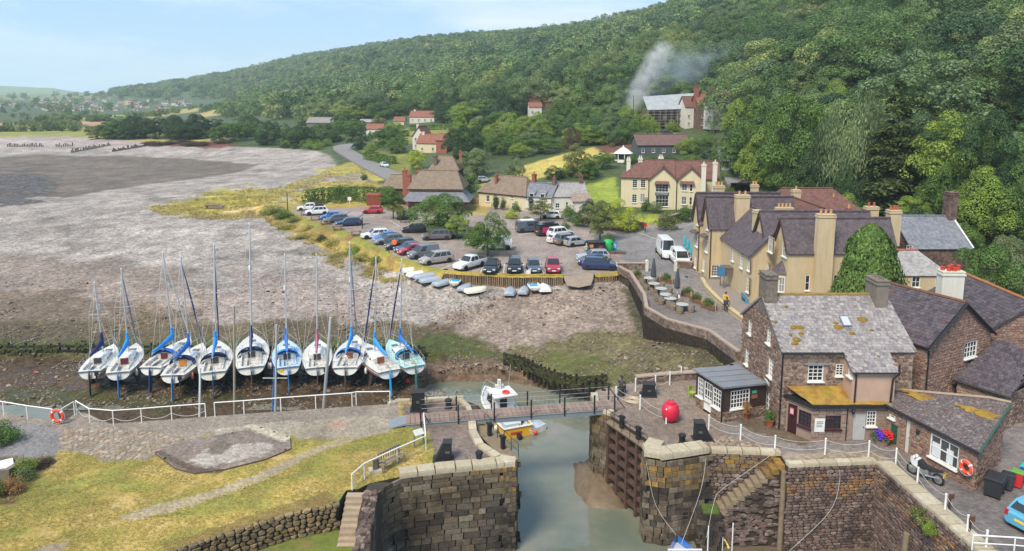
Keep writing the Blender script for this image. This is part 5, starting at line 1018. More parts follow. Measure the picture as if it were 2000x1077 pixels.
def white_row():
 a=Vector((-6.3,134.2));b=Vector((2.4,128.2));ang=math.atan2(b.y-a.y,b.x-a.x);L=(b-a).length;m=sidemat(a,ang,0,L,6,'front')
 t=gable_house('thatched_white_cottage','long white cottage with brown thatched roof at the back of the car park',tuple(a),ang,L,6,0,2.75,5.4,MCREAM,MR_THATCH,{'front':[wpx(m,953,388,.8,1.2,2,2),W_(3.6,0,.8,1.9,door=MBLACK),wpx(m,1003,401,.7,.8,2,2),wpx(m,1000,384,.6,.7,2,2),wpx(m,979,381,.5,.5,2,2)]},hip=(2.2,1.6),ov=.4,th=.35)
 chimney(t,(3.0,1.5),.5,.5,3,5.9,MBRICK,1);chimney(t,(9.6,4.5),.7,.6,3,6.2,MBRICK,1)
 b2=Vector((7.0,126.2));ang=math.atan2(b2.y-b.y,b2.x-b.x);L=(b2-b).length;t=gable_house('white_slate_cottage','white cottage with blue-grey slate roof and dark hooded door joined to the thatch',tuple(b),ang,L,5.5,0,2.7,4.7,MWHITEW,MR_BLUE,{'front':[W_(2.9,.7,.6,.9),W_(.8,0,.7,1.8,door=M('navy door',(.02,.03,.06),.1))]},ov=.25)
 for s in(1.3,3.4):MB().box(-.5,.5,-.1,.5,2.5,3.3).obj('dormer',MWHITEW,t).location=(s,-.02,0);MB().add([(-.65,-.2,3.2),(.65,-.2,3.2),(.65,1.2,3.75),(-.65,1.2,3.75)],[(0,1,2,3)]).obj('dormer_roof',MR_BLUE,t).location=(s,0,0);MB().box(-.35,.35,-.13,-.11,2.65,3.2).obj('dormer_pane',MGLASS,t).location=(s,-.02,0)
 MB().add([(-.6,-.8,2.0),(0,-.9,2.5),(.6,-.8,2.0),(-.6,0,2.0),(0,0,2.5),(.6,0,2.0)],[(0,1,4,3),(1,2,5,4)]).obj('door_hood',M('navy door',(.02,.03,.06)),t).location=(1.15,0,0);chimney(t,(4.6,2.7),.7,.6,3,5.9,MSTONEW,1)
 c=Vector((7.1,126.6));d=Vector((13.6,127.4));ang=math.atan2(d.y-c.y,d.x-c.x);L=(d-c).length;t=gable_house('white_end_cottage','white end cottage with pale grey slate roof beside the garden hedge',tuple(c),ang,L,6,0,2.75,4.8,MWHITEW,MR_PALE,{'front':[W_(.7,.7,.8,.9),W_(2.6,.6,.5,1.2)]},ov=.2);chimney(t,(6.,3),.7,.6,3,6.2,MSTONEW,1)
 k=MB().box(3.6,6.8,-1.6,.1,-.1,2.1).obj('porch',MWHITEW,t);b=MB();slab3(b,[(3.4,-1.9,2.1),(7.,-1.9,2.1),(7.,.2,3.3),(3.4,.2,3.3)],.1);b.obj('porch_roof',tile_mat('brown slate',(150,132,122),(164,148,138)),t);MB().box(6.2,6.7,-1.63,-1.6,.8,1.6).obj('porch_pane',MGLASS,t)
white_row()
def house_at(px,py,w,h,rise,wm,rm,name,label,ang=0,dep=None,chim=0,ra='x',wins=True,hip=(0,0),cm=MBRICK,group=None,d0=45,**k):
 """small house: base centre seen at px, py on the land; w, h, rise in metres"""
 p=T(px,py,d0);W=dep or w*.6;c,s=math.cos(ang),math.sin(ang);A=(p.x-c*w/2,p.y-s*w/2)
 n=max(2,int(w/2.6));fw=[W_((i+.5)*w/n-.4,zz,.8,1.,2,2)for i in range(n)for zz in((1.0,3.3)if h>4.2 else(1.0,))]if wins else[]
 t=gable_house(name,label,A,ang,w,W,p.z-.3,p.z+h,p.z+h+rise,wm,rm,{'front':fw},ra,hip,group,ov=.3,**k)
 for i in range(chim):chimney(t,(w*(.15+.7*i/max(1,chim-1)),W/2),.8,.7,h,h+rise+1.1,cm,1)
 return t
MVILLA=M('villa brick',tuple(tone((150,108,92))),.2,2,.9)
house_at(835,299,7.5,3.2,2.6,MCREAM,MR_RED,'cream_cottage','cream cottage with steep brown roof and white gable above the coast road',R(-18),6,1,cm=MWHITEW);house_at(818,293,4.5,4.6,3,MWHITEW,MR_BROWN,'white_gabled_house','tall white gabled house joined to the cream cottage above the coast road',R(-18),6,1,'y',cm=MWHITEW);house_at(862,300,3.6,4.2,1.8,MBRICK,MR_RED,'red_tiled_annexe','red tiled annexe right of the cream cottage by the dark round tree',R(-18),5,0,wins=False)
house_at(824,240,12,2.8,2.6,MWHITEW,MR_RED,'red_roofed_bungalow','white bungalow with red tiled roof and white chimney behind clipped hedges',R(-5),8,1,cm=MWHITEW);house_at(624,253,13,3.2,2.4,M('weathered barn',tuple(tone((120,112,104))),.2),tile_mat('barn tin',(138,134,134),(152,148,146)),'grey_barn','grey tin-roofed barn among trees beyond the beach bend',R(-6),9,0,wins=False);house_at(718,249,8,2.4,1.2,M('grey shed',tuple(tone((150,150,150))),.15),MR_PALE,'grey_shed','pale grey shed above the small white cottage',R(-4),5,0,wins=False);house_at(731,264,6.5,2.4,1.8,MWHITEW,MR_RED,'small_white_cottage','small white cottage with brown roof left of the clipped hedges',R(-6),5,0);house_at(779,245,5,2,1.8,MCREAM,MR_RED,'tiny_red_roofed_house','tiny house with red roof left of the bungalow',R(-8),4,0,wins=False)
house_at(1057,216,10,3.6,2.8,MVILLA,MR_RED,'red_gabled_villa','red brick villa with red tiled gables on the wooded slope',R(8),9,3);house_at(1043,214,3.6,3.6,2.9,MVILLA,MR_RED,'red_villa_wing','gabled wing at the left end of the red brick villa',R(8),6,0,'y');house_at(1046,226,5,3.5,1.6,MWHITEW,MR_RED,'white_lodge','small white lodge just below the red brick villa',R(8),4,0);house_at(812,217,9,4,2.5,MWHITEW,MR_BLUE,'white_hill_house','white house half hidden in woods above the red roofed bungalow',R(-4),6,1,cm=MWHITEW);house_at(905,222,11,4,3,MCREAM,MR_RED,'brown_roofed_hill_house','brown roofed house in dark trees left of the red villa',R(-4),7,1)
house_at(1296,304,13,2.6,2.3,M('dark glazing wall',tuple(tone((90,96,104))),.15),tile_mat('plum tile',(112,88,88),(126,100,98)),'plum_roofed_bungalow','long low bungalow with plum brown roof behind the cream hotel',R(3),8,0)
def upper_terrace():
 p=T(1338,250);y=p.y;z=p.z;k=y/F
 t=house_at(1420,250,9,7.5,3.2,MWHITEW,MR_BROWN,'white_upper_cottage','white upper cottage with brown roof and tall red chimney at the right of the terrace',R(6),7,0);chimney(t,(7.6,2.5),1.3,1.,6,12.6,MBRICK,2)
 t=house_at(1380,250,5.5,7.2,3,MSTONEW,MR_RED,'stone_upper_cottage','red stone upper cottage with two tall brick chimneys in the terrace',R(6),7,0);chimney(t,(.1,2.5),1.3,1.,6,12.8,MBRICK,2);chimney(t,(4.6,2.5),1.1,1.,6,12.6,MBRICK,2)
 house_at(1352,250,4.5,6.5,3,MWHITEW,MR_BROWN,'ivy_clad_upper_cottage','white upper cottage partly covered by an ivy column',R(6),7,0)
 t=thing('scaffolded_house','house wrapped in scaffolding under a pale translucent sheeted roof','house',tuple(T(1310,250)),R(4));W=15;
 MB().box(-W/2,W/2,1.5,8,-1,5.5).obj('wall',MSTONEW,t);b=MB();slab3(b,[(-W/2-.3,-1,5.6),(W/2+3,-1,6.2),(W/2+3,6,11),(-W/2-.3,6,9.8)],.08);sh=M('scaffold sheeting',(.36,.38,.40),.3,.6,.6,bump=.3,alpha=.85);b.obj('sheeted_roof',sh,t)
 for i in range(9):
  x=-W/2+W*i/8
  for yy in(-.8,.8):MB().tube([(x,yy,-1.5),(x,yy,5.8)],.06,5).obj('scaffold_pole',M('galvanised steel',(.45,.46,.47),.1,metal=.6,rough=.5),t)
 for zz in(.6,2.4,4.2):MB().box(-W/2-.5,W/2+.5,-.9,.9,zz,zz+.07).obj('scaffold_deck',M('scaffold boards',(.35,.28,.2),.2),t);MB().tube([(-W/2-.6,-.85,zz+1),(W/2+.6,-.85,zz+1)],.05,5).obj('guard_rail',M('galvanised steel',(.45,.46,.47)),t)
 for px,py in((1300,218),(1326,226)):q=MB().box(-.6,.6,1.42,1.5,2.6,3.9).obj('window',MWHITE,t);q.location=((px-1310)*k,0,0)
upper_terrace()
def gazebo():
 p=T(1217,317);t=thing('white_gazebo','small white octagonal summerhouse with ribbed roof behind the cream hotel','gazebo',tuple(p));b=MB();b.lathe([(2.,0),(2.,.7)],8);b.obj('plinth',MWHITE,t);MB().lathe([(2.3,2.1),(1.2,2.9),(.25,3.5),(.12,3.9),(.02,4.1)],8).obj('roof',MWHITE,t)
 for k in range(8):a=2*PI*k/8;MB().box(-.08,.08,-.08,.08,.6,2.2).obj('post',MWHITE,t).location=(2*math.cos(a),2*math.sin(a),0);MB().tube([(2.34*math.cos(a),2.34*math.sin(a),2.12),(1.22*math.cos(a),1.22*math.sin(a),2.95),(.27*math.cos(a),.27*math.sin(a),3.55)],.05,4).obj('rib',MWHITE,t)
 MB().lathe([(1.85,.7),(1.85,2.1)],8).obj('glazing',MGLASS,t)
gazebo()
# far village: small houses, one mesh each
def far_village():
 r=random.Random(12);ms=[]
 for k in range(5):
  b=MB();w,d,h,rd=r.uniform(9,16),r.uniform(6,9),r.uniform(4,6.5),r.uniform(2.5,3.5);b.box(-w/2,w/2,-d/2,d/2,-2,h);b.add([(-w/2-.3,-d/2-.4,h),(w/2+.3,-d/2-.4,h),(w/2+.3,d/2+.4,h),(-w/2-.3,d/2+.4,h),(-w/2-.3,0,h+rd),(w/2+.3,0,h+rd)],[(0,1,5,4),(2,3,4,5),(0,4,3),(1,2,5)],1);b.box(w*.3,w*.3+1.4,-.6,.6,h,h+rd+1.6,0)
  n=int(w/3)
  for i in range(n):
   for zz in(1.0,3.4):b.box(-w/2+(i+.3)*w/n,-w/2+(i+.3)*w/n+1.2,-d/2-.05,-d/2+.02,zz,zz+1.2,2)
  ms.append(b.mesh('distant_house',[MWHITEW,MR_BLUE if k%2 else MR_BROWN,MGLASS]))
 spots=[(r.uniform(80,330),r.uniform(198,219))for _ in range(74)]+[(r.uniform(0,90),r.uniform(199,217))for _ in range(12)]+[(r.uniform(310,372),r.uniform(199,209))for _ in range(12)]
 for k,(px,py)in enumerate(spots):
  p=T(px,py,500,4500);o=bpy.data.objects.new('distant_house',ms[k%5]);COL.objects.link(o);o.location=p;o.rotation_euler=(0,0,r.uniform(-.6,.6));s=r.uniform(.7,1.05)*min(1.15,max(.5,p.y/1700));o.scale=(s,s,s)
  tag(o,'tiny pale house in the far village among trees below the distant hill','house','houses of the far village')
far_village()
# trees and shrubs one can tell apart: px, py of the foot, height and width in photo pixels
def tpx(px,py,hp,wp,kind,label,z=None,d0=45,**k):
 p=G(px,py,z)if z is not None else T(px,py,d0);s=p.y/F;return tree(p,hp*s,wp*s,kind,label,**k)
def spx(px,py,hp,wp,kind,label,z=None,d0=45,**k):
 p=G(px,py,z)if z is not None else T(px,py,d0);s=p.y/F;return shrub(p,hp*s,wp*s,kind,label,**k)
def cone_crown():
 rs=np.random.RandomState(6);n=15000;z=rs.random(n)**1.15;th=rs.uniform(0,2*PI,n);r=.5*np.clip(1-z**2.6,0,1)**.55*np.clip(.72+z*1.2,0,1)*(.62+.6*fbm(th*2.2+9,z*7,5))*rs.uniform(.86,1.04,n);P=np.stack([r*np.cos(th),r*np.sin(th),z],1);Nn=np.stack([np.cos(th),np.sin(th),np.full(n,.45)],1)+rs.normal(size=(n,3))*.4;Nn/=np.linalg.norm(Nn,axis=1)[:,None]
 return cards(P,Nn,.04,rs,'crown',LEAF['mid'])
LM=[(824,235,'the red roofed bungalow'),(835,285,'the cream cottage'),(731,258,'the small white cottage'),(1057,205,'the red brick villa'),(1340,230,'the upper terrace'),(1300,215,'the scaffolded house'),(1217,305,'the white summerhouse'),(1100,318,'the straw meadow'),(1120,270,'the purple tree'),(905,285,'the large dark round tree'),(850,325,'the thatched house'),(985,215,'the dark pines'),(1236,200,'the smoke'),(1295,288,'the plum roofed bungalow'),(680,290,'the coast road bend'),(624,247,'the grey barn'),(1738,300,'the tall conifer'),(1658,330,'the weeping tree'),(1842,330,'the bright yellow-green tree'),(1540,290,'the tree with leaning trunk'),(1430,330,'the hill road'),(1860,400,'the tall stone chimney'),(1480,260,'the tree beside the hill road'),(1985,400,'the right edge'),(290,260,'the middle of the long copse'),(200,262,'the left end of the long copse'),(385,260,'the right end of the long copse'),(460,265,'the beach crest'),(900,222,'the brown roofed hill house'),(1250,360,'the cream hotel'),(1610,400,'the brown hotel roof')]
_used=set()
def where(px,py,h,w,kind,noun='tree'):
 c={'light':'light green','mid':'mid green','wood':'mixed green','dark':'dark green','olive':'olive green','grey':'grey green','purple':'rust brown','yellow':'yellow green'}[kind];size='tall' if h>w*1.05 else 'wide' if w>h*1.45 else 'rounded'
 L=sorted(LM,key=lambda q:math.hypot(q[0]-px,(q[1]-py)*1.5))
 for a in L[:4]:
  dx,dy=a[0]-px,a[1]-py;side=('left of' if dx>0 else 'right of')if abs(dx)>abs(dy)*1.2 else('above' if dy>0 else 'below')
  for dist in('just ','','well '):
   lb='%s %s %s %s%s %s'%(size,c,noun,dist,side,a[2])
   if lb not in _used:_used.add(lb);return lb
 return '%s %s %s on the slope'%(size,c,noun)
def tpw(x,y,h,w,kind,noun='tree',**k):tpx(x,y,h,w,kind,where(x,y-h/2,h,w,kind,noun),**k)
def greens():
 tpx(857,452,72,108,'mid','broad round tree spreading over parked cars in the car park',0.,bare=.06);tpx(768,428,62,48,'mid','young tree with clear stem beside the red container',0.,bare=.25);tpx(893,468,48,46,'light','small bright green tree on an island behind the grey estate car',0.,bare=.3);tpx(952,500,84,84,'mid','leafy tree beside the lamp post and white camper van',0.,bare=.2);tpx(783,436,34,22,'olive','thin sapling with brownish leaves by the red bins',0.,bare=.3);tpx(921,482,40,26,'olive','thin sapling left of the white camper van',0.,bare=.3)
 tpx(1055,432,44,46,'olive','loose olive tree in front of the white slate cottage',0.,bare=.25);tpx(1172,470,78,60,'olive','olive leaved tree beside the green recycling bank',0.,bare=.2);tpx(1210,446,54,86,'yellow','dense yellow-green tree behind the stone garden wall',.3,bare=.0);tpx(1157,442,52,50,'dark','dark bushy tree left of the yellow-green tree',.3,bare=.0)
 spx(1000,427,18,30,'yellow','rounded lime green bush on the car park island',0.);spx(1028,433,10,20,'mid','low green bush beside the lime green bush',0.);spx(1104,452,18,24,'mid','green bush behind the row of white cars',0.);spx(1187,475,20,26,'mid','tufted bush beside the green recycling bank',0.)
 spx(1302,447,32,46,'olive','flowering hedge shrub at the cream hotel garden corner',.2);spx(1338,428,26,40,'mid','round shrub against the cream hotel corner',.4);spx(1262,412,26,20,'mid','narrow shrub in front of the cream hotel left bay',1.);spx(1280,414,20,26,'grey','pale border plants under the sign bay',1.);spx(1110,428,26,34,'mid','garden shrub by the white end cottage',.3);spx(1130,440,24,30,'mid','leafy shrub along the garden wall',.2);spx(968,409,28,14,'dark','climbing ivy on the left of the thatched white cottage',.0);spx(983,410,24,12,'dark','climbing ivy beside the black cottage door',.0);spx(1008,414,20,18,'mid','climber on the right of the thatched white cottage',.0)
 hedge([T(596,400),T(640,394),T(700,392),T(762,396)],2.6,3.,'mid','long wild hedge behind the upper end of the car park');spx(665,388,26,34,'dark','dark bush rising from the long wild hedge');spx(752,398,34,40,'mid','tall bush beside the thatched café');spx(712,352,12,14,'dark','lone bush on the back shingle');hedge([T(880,388),T(905,376),T(930,372)],3,4,'mid','overgrown hedge between thatched café and white cottage')
 for i,(x,y,h,w,kd)in enumerate(((530,418,14,40,'olive'),(556,428,18,36,'mid'),(575,436,14,30,'olive'),(600,450,14,26,'grass'),(628,472,14,20,'dark'),(650,480,14,36,'grass'),(690,496,20,34,'light'),(704,508,14,44,'grass'),(738,512,12,34,'olive'),(592,464,8,36,'grass'),(560,446,8,40,'grass'),(660,500,8,40,'grass'))):spx(x,y,h,w,kd,['olive scrub clump at the beach end of the grassy bank','green bramble at the top of the grassy bank','olive scrub on the upper grassy bank','dry grass clump below the picnic tables','small dark gorse bush on the grassy bank','dry grass clump beside the dark gorse bush','bright green bush low on the grassy bank','dry tussock below the bright green bush','olive tussock at the foot of the grassy bank','straw tussock at the edge of the shingle','straw tussock near the top of the shingle','straw tussock on the lower bank edge'][i])
 for i,(x,y,h,w,kd,lb)in enumerate(((905,318,70,76,'dark','large dark round tree right of the cream cottage'),(978,302,46,66,'mid','broad green tree above the meadow edge'),(930,345,54,60,'grey','grey green tree below the large dark tree'),(1005,350,40,40,'grey','loose grey bush tree at the meadow foot'),(1060,300,34,70,'mid','wide shrubby trees along the top of the meadow'),(1120,296,46,30,'purple','purple brown tree at the meadow top'),(1128,345,62,52,'olive','pale flowering tree below the purple tree'),(1150,350,40,40,'mid','green tree beside the pale flowering tree'),(1085,350,26,40,'dark','dark shrub tree at the lower meadow edge'),(1180,330,34,44,'mid','green tree left of the white summerhouse'),(815,330,36,34,'yellow','yellow green tree above the thatched house'),(775,300,34,40,'mid','green tree by the coast road garden'),(700,292,44,44,'dark','dark tree at the coast road bend'),(724,300,20,24,'light','bright shrub at the coast road corner'),(750,282,30,40,'mid','green tree behind the coast road corner'),(640,276,34,50,'mid','green tree above the far end of the beach'),(590,282,44,44,'dark','dark round tree by the grey barn'),(528,284,46,40,'dark','dark tree beside the beach crest'),(555,276,34,38,'mid','mid green tree between two dark trees'),(460,276,42,54,'mid','large green tree at the beach crest'),(490,262,34,50,'dark','dark tree behind the beach crest'),(420,268,34,50,'dark','dark tree inland of the rusty scrub'),(385,272,48,52,'dark','tall dark tree at the right of the long copse'),(345,273,46,50,'dark','dark tree in the middle of the long copse'),(305,272,46,46,'dark','dense dark tree in the long copse'),(262,272,44,46,'dark','dark tree in the left half of the long copse'),(222,272,34,40,'mid','lower tree near the left end of the long copse'),(188,272,26,34,'olive','leaning tree at the left end of the long copse'))):tpx(x,y,h,w,kd,lb,bare=.05)
 rr=random.Random(31)
 for i in range(26):x=rr.uniform(420,660);y=rr.uniform(258,284);tpw(x,y,rr.uniform(16,30),rr.uniform(24,38),rr.choice(('mid','dark','wood')),group='trees behind the far beach',bare=.03)
 for i in range(26):x=rr.uniform(555,642);y=288+max(0,x-600)*.12+rr.uniform(-10,3);spx(x,y,rr.uniform(7,15),rr.uniform(14,28),(kd_:=rr.choice(('mid','light','wood','dark'))),where(x,y,10,10+i%3*8,kd_,'shrub'),group='shrubs along the beach bend')
 for i in range(14):x=rr.uniform(180,400);y=rr.uniform(268,274);tpw(x,y,rr.uniform(28,42),rr.uniform(34,46),'dark',group='trees of the long copse',bare=.03)
 for i in range(10):spx(rr.uniform(285,440),rr.uniform(279,287),rr.uniform(5,9),rr.uniform(24,40),'purple','low rust coloured scrub along the far beach crest',group='rusty scrub on the beach crest',name='rusty_scrub')
 for i in range(150):
  x=rr.uniform(660,1330);y=rr.uniform(215,262)if x<1000 else rr.uniform(225,288)
  if 795<x<860 and 222<y<262 or 700<x<800 and y>236 or 1020<x<1085 and y<255 or 1270<x<1440 and y>235 or 800<x<935 and y>245:continue
  tpw(x,y,rr.uniform(22,44),rr.uniform(34,62),rr.choice(('mid','wood','dark','light','wood','mid')),group='trees of the belt above the village',bare=.03)
 for i in range(130):
  x=rr.uniform(690,1330);y=rr.uniform(250,345)
  if y>300+(x-690)*.12 or 780<x<885 and 255<y<345 or 705<x<750 and 255<y<270 or 985<x<1215 and abs(y-(348-(x-985)*.26))<26 or 640<x<790 and 285<y<345 or 1190<x<1345 and y>268:continue
  tpw(x,y,rr.uniform(16,34),rr.uniform(24,48),rr.choice(('light','mid','mid','light','olive','wood')),'garden tree',group='garden trees among the houses',bare=.02)
 for x,y,h,w in((985,236,62,36),(960,228,50,34),(890,232,56,30),(860,226,46,30),(745,232,40,30),(1015,228,44,30)):tpw(x,y,h,w,'dark','pine',group='dark pines above the village',name='pine_tree')
 for a,b,lb in(((720,272),(800,266),'clipped hedge below the red roofed bungalow'),((730,290),(795,282),'clipped garden hedge above the coast road'),((800,256),(900,252),'tall clipped hedge right of the bungalow'),((715,312),(770,322),'hedge along the inland side of the coast road')):hedge([T(*a),T((a[0]+b[0])/2,(a[1]+b[1])/2),T(*b)],2.2,2.2,'mid',lb,size=.5,dens=30)
 for i,(x,y,h,w,kd,lb)in enumerate(((1375,310,50,52,'mid','green tree between the plum bungalow and hill road'),(1342,300,30,44,'light','bright bush below the upper terrace'),(1320,284,24,34,'mid','green bush by the parked car on the hill'),(1270,330,24,40,'mid','garden bush behind the summerhouse'),(1235,320,20,30,'mid','garden bush right of the summerhouse'),(1300,330,26,44,'dark','dark garden tree behind the cream hotel roof'),(1350,335,30,50,'mid','leafy garden tree above the cream hotel'),(1398,330,34,30,'mid','small tree at the bend of the hill road'),(1345,248,30,12,'dark','ivy column on the white upper cottage'),(1395,252,20,20,'dark','small palm bush before the white upper cottage'),(1240,275,30,44,'dark','dark shrub tree below the smoke'),(1275,285,22,50,'mid','shrub tree beside the excavated bank'))):tpx(x,y,h,w,kd,lb,bare=.0)
 big=[(1480,345,150,110,'mid','broad','tall broadleaved tree right of the hill road'),(1540,375,190,130,'mid','broad','very tall tree with a bare leaning trunk above the hotel'),(1600,392,150,100,'dark','broad','dark tree behind the hotel chimneys'),(1658,405,200,130,'grey','weep','grey green weeping tree behind the hotel'),(1738,420,270,150,'conifer','conifer','tall spreading conifer in the middle of the right slope'),(1842,415,190,150,'light','broad','bright yellow-green tree on the right slope'),(1920,430,210,130,'dark','broad','dark tree on the far right slope'),(1985,470,150,120,'mid','broad','green tree at the right edge of the slope'),(1440,330,90,60,'dark','broad','dark tree at the top of the hill road'),(1455,290,100,80,'light','broad','light green tree beside the upper terrace'),(1520,300,120,90,'wood','broad','rounded tree high above the hill road'),(1610,330,120,90,'light','broad','light tree left of the weeping tree'),(1690,340,110,100,'dark','broad','dark tree behind the weeping tree'),(1800,345,120,110,'wood','broad','tree between the conifer and the yellow-green tree'),(1880,350,120,110,'mid','broad','tree above the bright yellow-green tree'),(1960,370,120,110,'wood','broad','tree high on the right edge'),(1775,448,46,60,'light','broad','bright bush behind the hotel chimneys'),(1950,430,100,60,'light','broad','ivy covered stump on the right bank'),(1700,420,40,60,'light','broad','bright shrub between hotel chimneys'),(1597,410,44,70,'mid','broad','green shrub behind the brown hotel roof'),(1905,470,56,60,'dark','broad','dark shrub by the tall stone chimney')]
 for x,y,h,w,kd,fm,lb in big:tpx(x,y,h,w,kd,lb,form=fm,name='conifer' if fm=='conifer' else 'weeping_tree' if fm=='weep' else 'broadleaf_tree',d0=86)
 for x,y,h,w,kd,lb in((1930,545,110,130,'mid','large green bush tree behind the white chimney'),(1880,530,60,60,'light','bright climbing shrub left of the white chimney'),(1990,560,60,60,'grey','grey green bush at the right edge above the slate roof'),(1818,500,46,34,'dark','small dark tree in front of the slate gable')):p=D(x,y,64+(x<1850)*3);p.z=0;s=p.y/F;tree(p,(h+40)*s,w*s,kd,lb,bare=.0)
 for i in range(46):
  x=rr.uniform(1440,2060);y=rr.uniform(215,400)+max(0,x-1600)*.06;tpw(x,y,rr.uniform(70,110),rr.uniform(70,110),rr.choice(('wood','mid','dark','light','wood')),'woodland tree',group='trees crowded on the near slope',d0=92)
 p=G(1712,600,0);s=57/F;tt=thing('evergreen_tree','dense rounded conical evergreen standing between hotel and stone cottage','tree',(29.3,57.0,0));cc=ob('crown',cone_crown(),tt);cc.scale=(5.9,5.9,10.2);tk=ob('trunk',CTRUNK,tt);tk.scale=(8,8,9)
 for i,(x,y,h,kd)in enumerate(((53,83,6,'mid'),(58,86,8,'light'),(63,88,8,'mid'),(57,80,5,'grey'),(50,86,7,'dark'),(66,92,9,'wood'),(61,82,5,'mid'))):p=Vector((x,y,TZ(x,y)-.4));q=PXv(x,y,p.z);tree(p,h,h*.95,kd,where(float(q[0]),float(q[1])-20,10,9+i,kd,'bush'),group='undergrowth at the foot of the slope')
 for i in range(16):
  x=rr.uniform(34,62);y=rr.uniform(80,100);tree(Vector((x,y,TZ(x,y)-.4)),rr.uniform(4,8),rr.uniform(4,7),rr.choice(('mid','dark','light')),'leafy undergrowth tree along the foot of the slope',group='undergrowth at the foot of the slope')
 for i in range(14):
  x=rr.uniform(46,75);y=rr.uniform(50,80);tree(Vector((x,y,0 if y<80 else TZ(x,y))),rr.uniform(4,8),rr.uniform(5,7),rr.choice(('mid','dark','grey')),'garden tree behind the stone houses at the right edge',group='garden trees at the right edge')
greens()
# lock walls of squared blocks
MASH=stone_mat('wet ashlar',[(102,90,76),(118,104,88),(90,78,66),(128,114,98),(106,94,76),(142,132,118),(96,84,70)],.35,[((60,52,44),.35,.52,.75),((176,128,52),.5,.70,.8)])
MASHB=stone_mat('dark tidal ashlar',[(92,84,76),(112,102,92),(72,66,60),(128,118,106)],.35,[((52,46,42),.4,.45,.8)])
MCOPE=stone_mat('pale coping',[(196,184,162),(182,170,148),(206,196,176)],.2,[((150,130,84),1.5,.6,.5)])
MOCHRE=stone_mat('lichened ashlar',[(150,120,70),(128,106,78),(166,130,66),(112,96,80),(142,124,94)],.4,[((88,74,58),1.2,.54,.7)])
MRUBW=stone_mat('basin rubble',[(112,92,88),(132,112,106),(90,76,74),(124,104,96),(148,134,126),(100,84,78)],.45,[((62,54,52),.35,.52,.7)])
BLK=[unit_block('block',MASH,s,.07,.03)for s in range(6)];BLKD=[unit_block('block',MASHB,30+s,.07,.03)for s in range(5)];BLKO=[unit_block('block',MOCHRE,10+s,.07,.03)for s in range(4)];BLKC=[unit_block('coping_stone',MCOPE,20+s,.05,.02)for s in range(3)];RUB=[unit_stone('stone',MRUBW,40+s)for s in range(8)]
def along(path):
 P=[Vector((p[0],p[1]))for p in path];L=[0]
 for a,b in zip(P[:-1],P[1:]):L.append(L[-1]+(b-a).length)
 def at(s):
  s=min(max(s,0),L[-1]-1e-6);i=max(k for k in range(len(P)-1)if L[k]<=s);t=(s-L[i])/(L[i+1]-L[i]);return P[i].lerp(P[i+1],t),(P[i+1]-P[i]).normalized()
 return at,L[-1]
def block_face(t,path,zt,zb,ch,lw,meshes,depth=.12,name='block',seed=1,top=None,limit=300,skip=None,jit=.0):
 """courses of blocks along a path (left to right seen from outside)"""
 at,L=along(path);r=random.Random(seed);z=zt;items={};k=0
 while z>zb:
  h=r.uniform(*ch);s=-r.uniform(0,lw[0])
  while s<L:
   w=r.uniform(*lw);c,d=at(s+w/2);zc=z-h/2
   if s+w/2<L and not(skip and skip(c,zc)):
    me=meshes(c,zc,r);items.setdefault(id(me[0]),(me,[]))[1].append((w*h-(zt-zc)*.01,frame((c.x,c.y,zc),d)@Matrix.Rotation(r.uniform(-jit,jit),4,'Y')@Matrix.Diagonal((w*.97,depth*r.uniform(.75,1.1),h*.955,1))))
   s+=w
  z-=h
 n=len(items)
 for me,it in items.values():pieces(t,name,it,me,me[0].materials[0],max(60,int(limit*len(it)/sum(len(q[1])for q in items.values()))))
def copings(t,path,z,w=.9,dep=.7,h=.28,seed=3,over=.06):
 at,L=along(path);r=random.Random(seed);s=0
 while s<L-.2:
  l=min(r.uniform(w*.8,w*1.3),L-s);c,d=at(s+l/2);o=bpy.data.objects.new('coping_stone',BLKC[r.randrange(3)]);COL.objects.link(o);o.parent=t;o.matrix_local=frame((c.x,c.y,z),d)@Matrix.Translation((0,-over,0))@Matrix.Rotation(-PI/2,4,'X')@Matrix.Translation((0,0,0))@Matrix.Diagonal((l*.985,1,1,1))@Matrix.Translation((0,h*.35,dep/2))@Matrix.Diagonal((1,h,dep,1));s+=l
